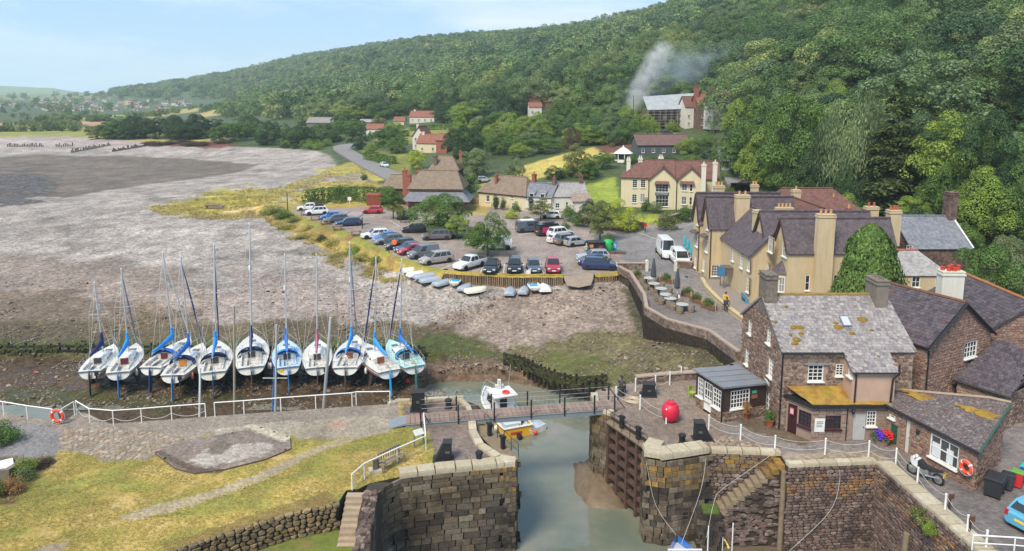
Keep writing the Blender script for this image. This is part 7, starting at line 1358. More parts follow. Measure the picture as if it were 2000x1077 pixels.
 my=L*.56;mz0=zs(.56)+.38;wp=t.matrix_basis@Vector((0,my,0));top=D(*masttop,wp.y);mh=top.z-gz;lean=(t.matrix_basis.inverted()@Vector((top.x,wp.y,top.z)));lean=Vector((max(-.35,min(.35,lean.x)),my,mh))
 MB().tube([(0,my,mz0-.3),lean],[.075,.06],8).obj('mast',MALU,t,60);ax=lambda f:Vector((0,my,mz0)).lerp(lean,f)
 sp=ax(.55);MB().tube([sp+Vector((-.75,-.05,.06)),sp,sp+Vector((.75,-.05,.06))],.028,5).obj('spreader',MALU,t)
 for sx in(-1,1):
  MB().tube([(sx*q*.93,my-.1,zs(.55)),sp+Vector((sx*.75,-.05,.06)),ax(.97)],.014,4).obj('shroud',MWIRE,t);MB().tube([(sx*q*.93,my-.5,zs(.5)),ax(.52)],.012,4).obj('lower_shroud',MWIRE,t)
 MB().tube([(0,.1,zs(0)),ax(1.)],.012,4).obj('backstay',MWIRE,t);fr=furl if furl else None;MB().tube([(0,L*.985,zs(1)+.1),Vector((0,L*.97,zs(1)+.5)).lerp(ax(.96),.5),ax(.96)],[.05,.075,.02]if fr else.013,6).obj('furled_sail' if fr else 'forestay',fr or MWIRE,t)
 MB().lathe([(.05,0),(.06,.05),(.03,.16)],6).obj('masthead_light',MWHITE,t).location=lean
 if k in(0,2,5,6,8,10):MB().lathe([(.13,0),(.15,.05),(.15,.38),(.1,.46)],8).obj('radar_reflector',MWHITE,t).location=ax(.62)+Vector((0,.15,0))
 by=L*.08;bz=mz0+.75;cv=MB();rg=[]
 for i in range(9):
  f=i/8;y=my-.08-(my-.08-by)*f;h=.46*(1-f)**.8+.16;w=.17*(1-f*.5)*(1.05 if i%2 else.92);z=bz+.10-.12*math.sin(f*3);rg.append([(w*math.cos(a),y,z+h*.5*(1+math.sin(a))-.12)for a in[2*PI*j/8 for j in range(8)]])
 cv.loft(rg);cv.obj('sail_cover',cover,t,60);MB().tube([(0,my-.05,bz-.06),(0,by-.15,bz-.08)],.06,6).obj('boom',MALU,t)
 MB().loft([[(w*math.cos(a),my-.1+.12*math.sin(a),z)for a in[2*PI*j/8 for j in range(8)]]for z,w in((bz-.1,.17),(bz+.5,.14),(bz+1.1,.09))]).obj('mast_cover',cover,t,60)
 MB().tube([(-hb(.84),L*.84,zs(.84)+.5),(-hb(.93)*.9,L*.93,zs(.93)+.58),(0,L*1.01,zs(1)+.6),(hb(.93)*.9,L*.93,zs(.93)+.58),(hb(.84),L*.84,zs(.84)+.5)],.022,5).obj('pulpit',MSS,t)
 for sx in(-1,1):MB().tube([(sx*hb(.93)*.9,L*.93,zs(.93)),(sx*hb(.93)*.9,L*.93,zs(.93)+.58)],.018,4).obj('pulpit_leg',MSS,t)
 pp=[(-hb(.14)*.97,L*.14,zs(.14)+.55),(-hb(0)*.96,.12,zs(0)+.55),(hb(0)*.96,.12,zs(0)+.55),(hb(.14)*.97,L*.14,zs(.14)+.55)];MB().tube(pp,.022,5).obj('pushpit',MSS,t)
 for p in pp+[(0,.12,zs(0)+.55)]:MB().tube([(p[0],p[1],p[2]-.55),p],.016,4).obj('pushpit_leg',MSS,t)
 for sx in(-1,1):
  pts=[(sx*hb(u)*.97,L*u,zs(u)+.52)for u in(.14,.3,.45,.6,.72,.84)];MB().tube(pts,.009,4).obj('lifeline',MWIRE,t)
  for p in pts[1:-1]:MB().tube([(p[0],p[1],p[2]-.52),p],.013,4).obj('stanchion',MSS,t)
 fm=[MWHITE,MWHITE,M('orange fender',(.75,.22,.10),.1),M('navy fender',(.03,.04,.15),.1)]
 for i,(sx,u)in enumerate(((-1,.3),(1,.36),(-1,.5),(1,.14))):
  if(k+i)%4==3:continue
  f=fm[(k+i)%4 if i else 0];MB().lathe([(.02,.62),(.05,.56),(.11,.48),(.12,.3),(.11,.1),(.04,.0)],8).obj('fender',f,t,60).location=(sx*(hb(u)+.12),L*u,zs(u)-.75)
 rd=MB();rd.add([(-.03,-.02,zs(0)+.1),(.03,-.02,zs(0)+.1),(.03,-.42,.02),(-.03,-.42,.02),(-.03,.0,.02),(.03,.0,.02),(.03,.10,1.45),(-.03,.10,1.45),(-.03,-.22,zs(0)-.2),(.03,-.22,zs(0)-.2)],[(0,1,6,7),(8,9,1,0),(3,2,9,8),(3,4,5,2),(1,9,2,5,6),(0,7,4,3,8),(7,6,5,4)]);rd.obj('rudder',rudder or MKEEL,t)
 MB().tube([(0,-.05,zs(0)+.25),(0,.9,zs(0)+.4)],.03,5).obj('tiller',M('varnished tiller',(.25,.12,.05),.1),t)
 for sx in(-1,1):kb=MB();kb.loft([[(sx*x+dx,y,z)for dx,y in((-.05,y0),(.05,y0),(.05,y1),(-.05,y1))]for z,x,y0,y1 in((0.,.95*q*.75,L*.36,L*.50),(1.15,.5*q,L*.33,L*.54))]);kb.obj('bilge_keel',MKEEL,t)
 if k in(1,3,4,6,9):MB().tube([(-hb(u)*.985-.012,L*u,zs(u)-.24)for u in U[:-1]],.022,4).obj('hull_stripe',(RBLUE_,REDS)[k%2],t);MB().tube([(hb(u)*.985+.012,L*u,zs(u)-.24)for u in U[:-1]],.022,4).obj('hull_stripe',(RBLUE_,REDS)[k%2],t)
 if k in(0,3,7):MB().cbox((q*.5,-.16,1.95),(.22,.28,.34)).cbox((q*.5,-.18,1.5),(.1,.14,.7)).obj('outboard_motor',MTRIM_,t)
 for j in range(3):MB().tube([(q*(-.3+.3*j)+.11*math.cos(a)*(1+.1*j),L*.10+.11*math.sin(a),zs(.1)-.02+.012*i)for i,a in enumerate([.7*z for z in range(14)])],.014,4).obj('coiled_sheet',(MROPE,RBLUE_,MROPE)[j],t)
 for e in extras:
  if e=='wheel':MB().tube([(.34*math.cos(a),0,.34*math.sin(a))for a in[2*PI*j/16 for j in range(16)]],.02,4,closed=True).obj('wheel',MSS,t).location=(0,L*.13,zs(.1)+.35);MB().cbox((0,L*.14,zs(.1)+.15),(.2,.2,.75)).obj('binnacle',MGEL,t)
  if e=='windgen':
   MB().tube([(-q*.7,.2,zs(0)),(-q*.7,.2,zs(0)+1.9)],.025,5).obj('generator_pole',MSS,t);o=MB();o.tube([(0,-.12,0),(0,.2,0)],.07,6)
   for j in range(6):a=2*PI*j/6;o.add([(0,-.1,0),(math.cos(a)*.42-math.sin(a)*.05,-.1,math.sin(a)*.42+math.cos(a)*.05),(math.cos(a)*.42+math.sin(a)*.05,-.1,math.sin(a)*.42-math.cos(a)*.05)],[(0,1,2)])
   o.obj('wind_generator',MWHITE,t).location=(-q*.7,.2,zs(0)+1.9)
  if e=='patch':MB().box(-.17,.17,-.03,0,-.17,.17).obj('yellow_marker',M('yellow plastic',(.8,.6,.03),.05),t).location=(-q*.42,.1,1.82)
  if e=='dodger':
   for j in range(2):MB().box(-.01,.01,-.75,.75,0,.38).obj('dodger',NAVY if j else MGEL,t).location=(q*.97,L*(.12+.12*j)+.3,zs(.2)+.1)
 return t
MAROON=M('maroon board',(.13,.02,.035),.1,rough=.4);ORANGEW=M('varnished board',(.55,.20,.03),.15,rough=.35);BROWNW=M('mahogany board',(.22,.07,.03),.15,rough=.35);RBLUE=M('blue rudder',(.03,.22,.55),.1);PBLUE=M('pale blue rudder',(.12,.26,.5),.15);DKBLUE=M('dark blue rudder',(.03,.08,.22),.15);TURQ=M('turquoise deck',(.42,.68,.66),.08,2,.5)
Y=[((174,726),(199,694),(185,553),6.2,2.35,'small leftmost white yacht with dark blue sail bundles',dict(cover=NAVY,deckm=MGEL)),((230,728),(259,680),(237,527),6.8,2.5,'white yacht with purple hatch board and bright blue cover, second from the left',dict(cover=LBLUE,board=MAROON,rudder=RBLUE,furl=cloth('grey furled sail',(.2,.22,.28)))),((293,719),(347,674),(317,494),7.3,2.6,'angled white yacht with maroon hatch board and blue canvas hoops',dict(cover=LBLUE,hood=BLUE,board=MAROON,rudder=DKBLUE,furl=M('white furled sail',(.65,.64,.6),.1))),((336,734),(383,681),(353,502),7.3,2.6,'white yacht with orange varnished hatch board',dict(cover=BLUE,hood=NAVY,board=ORANGEW,rudder=PBLUE,furl=cloth('dark blue furled sail',(.03,.07,.2)))),((415,728),(426,672),(418,479),7.6,2.85,'cream white yacht with cyan sail cover and navy hoop, between two mooring poles',dict(cover=LBLUE,hood=NAVY,hull=M('cream gelcoat',(.70,.67,.56),.08,1.5,.3,bump=0),rudder=DKBLUE,furl=NAVY)),((490,718),(493,662),(487,439),8.6,3.0,'largest white yacht with navy sail cover and tallest mast',dict(cover=NAVY,hood=NAVY,boot=NAVY)),((562,718),(559,674),(556,499),7.0,2.6,'white yacht with blue foredeck, yellow marker and dark cockpit cover',dict(cover=BLUE,hood=LBLUE,rudder=RBLUE,deckm=M('pale blue deck',(.4,.55,.7),.1),extras=('patch',))),((619,719),(620,675),(618,499),6.9,2.6,'white yacht with faded maroon sail cover',dict(cover=PINK)),((674,719),(690,671),(683,475),7.8,2.85,'white yacht with steering wheel, blue sprayhood and brown hatch board',dict(cover=LBLUE,hood=BLUE,board=BROWNW,furl=cloth('grey furled sail',(.2,.22,.28)),extras=('wheel','dodger'))),((761,725),(723,680),(743,506),7.2,2.65,'left-pointing white yacht with long bright blue rudder',dict(cover=LBLUE,board=BROWNW,rudder=M('cyan rudder',(.02,.32,.7),.1),furl=NAVY)),((811,716),(772,673),(788,509),7.0,2.55,'rightmost yacht with turquoise deck, teal sprayhood and wind generator',dict(cover=BLUE,hood=TEAL,deckm=TURQ,furl=NAVY,rudder=M('teal rudder',(.06,.16,.16),.2),extras=('windgen',)))]
for k,(s,b,m,L,B,lb,kw)in enumerate(Y):yacht(k,s,b,m,L,B,lb,**kw)
# mooring poles, buoys
for i,(xb,yb,xt,yt,y,r,m,lb)in enumerate(((458,800,457,598,52,.10,M('tan pole',(.36,.31,.22),.2),'tall tan mooring pole in front of the yachts'),(390,812,391,718,48,.09,MWHITE,'white mooring pole in front of the cream yacht'),(538,806,540,634,50,.085,M('grey pole',(.42,.42,.42),.15),'grey mooring pole with white crossbar'),(532,802,536,720,50.4,.07,M('blue pole',(.05,.18,.45),.2),'blue pole leaning on the grey mooring pole'),(632,802,646,620,50,.13,MALU,'thick white leaning spar in front of the maroon covered yacht'))):
 a=D(xb,yb,y);c=D(xt,yt,y);b=MB();b.tube([a+(a-c).normalized()*.8,c],[r,r*.85],8)
 if i==2:q=D(540,739,y);b.tube([q+Vector((-1.0,0,0)),q+Vector((.8,0,0))],.04,5)
 tag(b.obj('mooring_pole',m,smooth=50),lb,'pole')
for px,py,r,lb in((796,748,.2,'small red mooring buoy on the mud by the rightmost yacht'),(70,730,.14,'tiny red buoy on the mud at the far left')):p=G(px,py,-4.3);b=MB();b.lathe([(.02,0),(r*.7,r*.3),(r,r),(r*.7,r*1.7),(.05,r*2),(.04,r*2.3)],12);tag(b.obj('mooring_buoy',M('red buoy',(.75,.06,.05),.1,rough=.4),loc=p-Vector((0,0,.05)),smooth=60),lb,'buoy')
# workboat and tender afloat
def workboat():
 s=G(1012,840,-4.6);b_=G(946,752,-4.0);dv=Vector((b_.x-s.x,b_.y-s.y));L=7.4;rz=math.atan2(dv.y,dv.x)-PI/2;t=thing('fishing_boat','yellow-hulled fishing boat with white wheelhouse moored under the footbridge','boat',(s.x,s.y,-5.2),rz);q=1.25;YEL=M('yellow hull paint',(.75,.42,.03),.12,2,.4)
 hb=lambda u:q*(.94+.06*min(u/.3,1))if u<.5 else q*max(.02,1-((u-.5)/.5)**2.3);zs=lambda u:.78+.55*max(0,u-.35)**1.3;zb=lambda u:-.35+.5*max(0,u-.6)**2*5
 U=[0,.1,.25,.4,.5,.6,.7,.8,.88,.95,1.];rings=[]
 for u in U:
  r=[(hb(u)*f,L*u,zb(u)+(zs(u)-zb(u))*g)for f,g in((0,0),(.6,.06),(.86,.25),(.95,.6),(1,1))];rings.append([(-x,y,z)for x,y,z in r[:0:-1]]+r)
 m=MB();m.loft(rings,closed=False,cap=False);m.add(rings[0],[tuple(range(9))]);m.obj('hull',YEL,t,40)
 MB().tube([(-hb(u),L*u,zs(u)+.06)for u in U]+[(hb(u),L*u,zs(u)+.06)for u in U[::-1]],.09,6,closed=True).obj('gunwale',MGEL,t)
 d=MB();d.loft([[(-hb(u)*.97,L*u,z),(hb(u)*.97,L*u,z)]for u,z in((0,.3),(.25,.3),(.45,.3),(.4501,zs(.45)),(.7,zs(.7)+.05),(.97,zs(.97)+.02))],closed=False,cap=False);d.obj('deck',M('grey deck',(.42,.45,.47),.12),t)
 c=MB();c.loft([[(-w,y,z0),(-w*.86,y+sl,z1),(w*.86,y+sl,z1),(w,y,z0)]for y,w,z0,z1,sl in((L*.42,1.0,.3,2.15,0),(L*.6,1.0,.9,2.2,-.15),(L*.7,.8,1.0,1.4,0),(L*.82,.5,1.05,1.15,0))]);c.obj('wheelhouse',MGEL,t,35);MB().box(-1.0,1.0,L*.34,L*.6,2.18,2.26).obj('wheelhouse_roof',MGEL,t)
 MB().add([(-.82,L*.615,1.55),(.82,L*.615,1.55),(.75,L*.59,2.1),(-.75,L*.59,2.1)],[(0,1,2,3)]).obj('windscreen',MGLASS,t)
 for sx in(-1,1):MB().add([(sx*1.0,L*.46,1.45),(sx*1.0,L*.58,1.45),(sx*.93,L*.57,2.0),(sx*.93,L*.46,2.0)],[(0,1,2,3)]).obj('side_window',MGLASS,t)
 MB().box(-.3,.3,L*.415,L*.419,.35,1.9).obj('doorway_shade',M('painted doorway shade',(.03,.03,.03),0),t);MB().tube([(.24*math.cos(a),.24*math.sin(a),0)for a in[2*PI*j/14 for j in range(14)]],.08,6,closed=True).obj('life_ring',M('red ring',(.7,.05,.04),.1),t).location=(.2,L*.42,2.36)  # near-black panel paints the shade of the open wheelhouse doorway
 MB().box(-.12,.12,-.12,.12,0,.8).box(-.35,.35,-.06,.06,.25,.4).obj('radar_mast',MGEL,t).location=(0,L*.55,2.26);MB().tube([(.6,L*.5,2.2),(.8,L*.48,4.4)],.015,4).obj('aerial',MWIRE,t)
 MB().tube([(-hb(.8),L*.8,zs(.8)+.6),(0,L*1.0,zs(1)+.7),(hb(.8),L*.8,zs(.8)+.6)],.025,5).obj('bow_rail',MSS,t)
 for x,y in((-hb(.8),.8),(hb(.8),.8),(0,.985),(-hb(.9),.9),(hb(.9),.9)):MB().tube([(x,L*y,zs(y)),(x,L*y,zs(y)+.62)],.02,4).obj('rail_post',MSS,t)
 MB().box(-.65,.5,L*.14,L*.34,.3,.62).obj('engine_box',M('pale grey box',(.5,.54,.57),.08),t);MB().lathe([(.16,0),(.17,.3),(.17,.5)],10).obj('blue_drum',M('blue drum',(.02,.08,.5),.1),t).location=(.35,L*.37,.3);MB().box(-.14,.14,-.5,-.02,-.2,.35).box(-.08,.08,-.45,-.2,-.6,-.2).obj('outdrive',MBLACK,t)
 for i,(x,y)in enumerate(((-1,.16),(-1,.3))):MB().lathe([(.04,0),(.16,.12),(.17,.34),(.06,.48)],10).obj('fender',MWHITE,t,60).location=(-hb(y)-.14,L*y,.2)
 MB().box(-.62,.32,-.025,0,.28,.48).obj('name_board',M('red name board',(.4,.08,.05),.2),t)
 a=G(1052,838,-4.9);u=thing('grey_covered_tender','small white tender with grey cover alongside the yellow fishing boat','dinghy',(a.x,a.y,-5.2),rz+.25);Lh=4.2;rings=[]
 for v in(0,.15,.35,.55,.75,.9,1.):w=.82*(1 if v<.4 else max(.03,1-((v-.4)/.6)**2));rings.append([(-w,Lh*v,.42+.1*v),(-w*.8,Lh*v,-.1),(0,Lh*v,-.2+.25*v**3),(w*.8,Lh*v,-.1),(w,Lh*v,.42+.1*v)])
 m=MB();m.loft(rings,closed=False,cap=False);m.add(rings[0],[(0,1,2,3,4)]);m.obj('hull',MGEL,u,40);cv=MB();cv.loft([[(r[0][0]*1.03,r[0][1],r[0][2]-.06),(r[0][0]*.9,r[0][1],r[0][2]+.06),(0,r[0][1],r[0][2]+.28-.1*abs(i-3)),(r[4][0]*.9,r[0][1],r[4][2]+.06),(r[4][0]*1.03,r[4][1],r[4][2]-.06)]for i,r in enumerate(rings)],closed=False,cap=False);cv.obj('cover',M('grey boat cover',(.42,.46,.5),.12,2,.6),u,50);MB().lathe([(.04,0),(.17,.15),(.15,.3),(.03,.36)],10).obj('red_buoy',M('red buoy',(.75,.06,.05)),u,60).location=(-.5,-.2,.05)
workboat()
# dinghies at the top of the beach
def dinghy(px,py,L,B,ang,kind,mat,label,z=None):
 p=T(px,py,60);t=thing('beached_dinghy',label,'dinghy',(p.x,p.y,p.z+.16),ang,'dinghies below the car park');rings=[];up=kind=='up'
 for v in(0,.04,.2,.4,.6,.8,.93,1.):
  w=B/2*(.8+.2*min(v/.4,1)if v<.4 else max(.12,1-((v-.4)/.6)**2.6*.85));k=.55 if v in(0,1.)else 1.;y=L*(v-.5)
  rings.append([(-w,y,0),(-w*.98,y,.14),(-w*.72*k,y,.36*k),(0,y,.45*k),(w*.72*k,y,.36*k),(w*.98,y,.14),(w,y,0)])
 if up:rings=[[(x,y,.5-z)for x,y,z in r]for r in rings]
 m=MB();m.loft(rings,closed=False,cap=False);m.add(rings[0],[tuple(range(7))]);m.add(rings[-1],[tuple(range(7))]);m.obj('hull',mat,t,50)
 e=.5 if up else 0.;MB().tube([(r[0][0],r[0][1],e)for r in rings]+[(r[6][0],r[6][1],e)for r in rings[::-1]],.05,5,closed=True).obj('gunwale',M('dinghy gunwale',(.25,.26,.28),.1)if mat.name.startswith('grey')else mat,t)
 if up:
  MB().loft([[(r[0][0]*.95,r[0][1],.40),(r[6][0]*.95,r[6][1],.40)]for r in rings],closed=False,cap=False).obj('cover',M('blue white cover',(.55,.65,.68),.3,1.2),t);MB().box(-B*.3,B*.3,-L*.12,L*.08,.4,.5).obj('folded_sail',LBLUE,t)
 else:MB().box(-.03,.03,-L*.48,L*.4,.36,.47).obj('keel_strip',mat,t)
GD=M('grey dinghy',(.33,.37,.42),.12,2,.5);CD=M('cream dinghy',(.66,.63,.52),.1,2,.5);WD=M('white dinghy',(.72,.71,.68),.08,2,.5)
for px,py,L,B,a,kd,m,lb in((810,531,3.4,1.5,-65,'down',CD,'cream upturned dinghy, leftmost of the beached row'),(818,539,3.2,1.4,-55,'down',WD,'white upturned dinghy behind the grey ones'),(834,543,3.6,1.5,-58,'down',GD,'first grey upturned dinghy from the left'),(847,550,3.8,1.5,-58,'down',GD,'second grey upturned dinghy, longest of the row'),(867,556,3.3,1.5,-40,'down',GD,'third grey upturned dinghy beside the blue and white boat'),(890,558,2.6,1.4,-5,'up',CD,'upright cream boat with blue cover in the dinghy row'),(909,566,2.6,1.4,-25,'down',GD,'squat grey upturned dinghy right of the blue covered boat'),(930,571,3.0,1.6,-60,'down',CD,'cream oval upturned dinghy alone at the right of the row'),(996,574,2.8,1.5,-5,'down',GD,'grey upturned dinghy, left of the pair by the palisade'),(1023,572,2.6,1.4,-10,'down',GD,'small grey upturned dinghy beside the upright white boat'),(1042,567,2.9,1.5,5,'up',WD,'upright white dinghy with teal stripe below the red car'),(1063,567,2.6,1.7,5,'down',WD,'white twin-hulled dinghy at the right end of the row')):dinghy(px,py,L*.93,B*.93,R(a),kd,m,lb)
# vehicles
MTYRE=M('tyre rubber',(.018,.018,.018),.1,5,.85);MRIM=M('alloy rim',(.45,.46,.47),.05,3,.35,metal=.7,bump=0);MTRIM=M('black trim',(.025,.025,.027),.1,4,.6);MHEAD=M('headlamp',(.65,.67,.7),0,rough=.12,bump=0,spec=.7);MTAIL=M('tail lamp',(.45,.02,.02),0,rough=.2,bump=0);MPLATEW=M('white plate',(.75,.75,.72),0,bump=0);MPLATEY=M('yellow plate',(.8,.55,.03),0,bump=0)
def car_glass():
 m,nt,b=newmat('car glass');b.inputs['Base Color'].default_value=(.025,.03,.035,1);b.inputs['Roughness'].default_value=.04;b.inputs['Specular IOR Level'].default_value=.8;return m
MCG=car_glass()
def paint_mat(name,c,metal=.0):
 return M('paint '+name,c,.04,1.,.28,metal=metal,bump=0,spec=.5,coat=.6)
KIND={'hatch':(3.95,1.72,1.46,.18,.92,.84,.78,.12,-1.35,-1.75,.62),'estate':(4.55,1.78,1.46,.17,.92,.82,.95,.2,-1.75,-2.1,.6),'saloon':(4.5,1.78,1.42,.16,.9,.82,.85,.1,-1.0,-1.75,.6),'suv':(4.4,1.84,1.70,.24,1.05,1.0,.95,.35,-1.6,-1.95,.72),'mpv':(4.6,1.82,1.66,.18,.98,.92,1.3,.45,-1.75,-2.15,.66),'caddy':(4.4,1.8,1.82,.18,1.0,.98,1.25,.6,-2.05,-2.15,.7),'van':(4.9,1.9,1.95,.2,1.1,1.08,1.75,1.0,-2.3,-2.42,.75),'bigvan':(5.6,1.98,2.55,.22,1.2,1.15,2.1,1.45,-2.65,-2.76,.8),'pickup':(5.1,1.82,1.74,.3,1.08,1.03,1.0,.45,-.75,-1.0,.8)}
_car={}
def car_meshes(kind):
 if kind in _car:return _car[kind]
 L,W,H,g,bz,hz,wx,rf,rr,rx,nz_=KIND[kind];w=W/2;h=L/2;out={}
 if kind=='pickup':st=[(-h,.9,bz*.98),(-h+.1,.97,bz),(-1.0,1,bz),(wx,1,hz),(h-.5,.97,hz-.06),(h-.1,.9,nz_+.1),(h,.8,nz_-.05)]
 else:st=[(-h,.86,bz-.12),(-h+.08,.94,bz-.02),(-h+.3,.985,bz),(-.6,1,bz),(wx,1,bz-.01 if False else(bz+hz)/2),(wx+(h-wx)*.45,.98,hz-.03),(h-.28,.93,(hz+nz_)/2-.02),(h-.06,.84,nz_),(h,.74,nz_-.12)]
 rings=[]
 for x,f,zt in st:
  y=w*f;lo=g+(.1 if abs(x)>h-.2 else 0);rings.append([(x,-y*.86,lo),(x,-y*.97,lo+.1),(x,-y,lo+.3*(zt-lo)),(x,-y*.985,lo+.72*(zt-lo)),(x,-y*.93,zt),(x,-y*.4,zt+.035),(x,y*.4,zt+.035),(x,y*.93,zt),(x,y*.985,lo+.72*(zt-lo)),(x,y,lo+.3*(zt-lo)),(x,y*.97,lo+.1),(x,y*.86,lo)])
 b=MB();b.loft(rings);out['body']=b.mesh('body',MTRIM,32)
 wb,wt=w*.915,w*.74;top=H-.03
 def side(u,v):
  xb=wx+(rx-wx)*u;xt=rf+(rr-rf)*u;return xb+(xt-xb)*v,wb+(wt-wb)*v,(bz-.01)+(top-bz+.01)*v
 c=MB();prof=[(wx,bz-.02,wb),(rf,top,wt),((rf+rr)/2,H,wt*.99),(rr,top,wt),(rx,bz-.02,wb)]
 c.loft([[(x,-y,z),(x,-y*.5,z+(.03 if z>bz else 0)),(x,y*.5,z+(.03 if z>bz else 0)),(x,y,z)]for x,z,y in prof],closed=False,cap=False)
 for s in(-1,1):c.add([(x,s*y,z)for x,z,y in prof],[(0,1,2,3,4)])
 out['cabin']=c.mesh('cabin',MTRIM,30)
 e=.008;gl=MB();gl.add([(wx-(wx-rf)*.06+e*2,-wb*.9,bz+.03),(wx-(wx-rf)*.06+e*2,wb*.9,bz+.03),(rf+(wx-rf)*.07+e*2,wt*.93,top-.03),(rf+(wx-rf)*.07+e*2,-wt*.93,top-.03)],[(0,1,2,3)])
 for v in range(4):gl.v[v]=(gl.v[v][0]+.012,gl.v[v][1],gl.v[v][2]+.03)
 out['windscreen']=gl.mesh('windscreen',MCG)
 rg=MB();rg.add([(rx+(rr-rx)*.12-.02,-wb*.84,bz+.09),(rx+(rr-rx)*.12-.02,wb*.84,bz+.09),(rr-(rr-rx)*.12-.015,wt*.86,top-.07),(rr-(rr-rx)*.12-.015,-wt*.86,top-.07)],[(0,1,2,3)]);out['rear_window']=rg.mesh('rear_window',MCG)
 for s in(-1,1):
  for i,(u0,u1)in enumerate({'caddy':[(.12,.36)],'van':[(.07,.26),(.29,.58)],'bigvan':[(.06,.24)],'pickup':[(.1,.5),(.54,.93)]}.get(kind,[(.09,.40),(.43,.72),(.75,.94)]if kind in('estate','mpv','suv')else[(.1,.46),(.5,.88)])):
   q=MB();p=[]
   for u,v in((u0,.1),(u1,.1),(u1,.86),(u0,.86)):x,y,z=side(u,v);p.append((x,s*(y+e),z))
   q.add(p,[(0,1,2,3)]);out['side_window%d%d'%(s,i)]=q.mesh('side_window',MCG)
 r=.31 if kind not in('bigvan','pickup','suv','van')else.35;out['r']=r;out['ax']=(h-.78,-h+.78 if kind!='pickup' else-h+1.15)
 t=MB();t.lathe([(r*.62,-.1),(r*.97,-.1),(r,-.06),(r,.06),(r*.97,.1),(r*.62,.1)],18,M_=Matrix.Rotation(PI/2,4,'X'));out['wheel']=t.mesh('wheel',MTYRE,40);a=MB();a.lathe([(.02,.06),(r*.2,.085),(r*.58,.075),(r*.64,.09),(r*.64,-.09),(.02,-.06)],12,M_=Matrix.Rotation(PI/2,4,'X'));out['rim']=a.mesh('rim',MRIM)
 ar=MB();ar.lathe([(r*1.22,-.02),(r*1.22,.02)],20,M_=Matrix.Rotation(PI/2,4,'X'));out['wheel_well_shade']=ar.mesh('wheel_well_shade',MTRIM)  # black disc stands in for the shade inside the wheel well
 hl=MB();hl.cbox((0,0,0),(.16,.34,.15));out['headlight']=hl.mesh('headlight',MHEAD);tl=MB();tl.cbox((0,0,0),(.1,.17,.3 if kind not in('saloon',)else.18));out['tail_light']=tl.mesh('tail_light',MTAIL);pl=MB();pl.cbox((0,0,0),(.02,.5,.12));out['plate']=pl.mesh('number_plate',MPLATEW);gr=MB();gr.cbox((0,0,0),(.05,.8,.16));out['grille']=gr.mesh('grille',MTRIM);bu=MB();bu.cbox((0,0,0),(.1,W*.84,.2));out['bumper']=bu.mesh('bumper',MTRIM);mi=MB();mi.cbox((0,0,0),(.1,.2,.14));out['mirror']=mi.mesh('mirror',MTRIM);sl=MB();sl.box(-L*.24,L*.24,-.02,.02,0,.12);out['sill']=sl.mesh('sill_trim',MTRIM)
 _car[kind]=out;return out
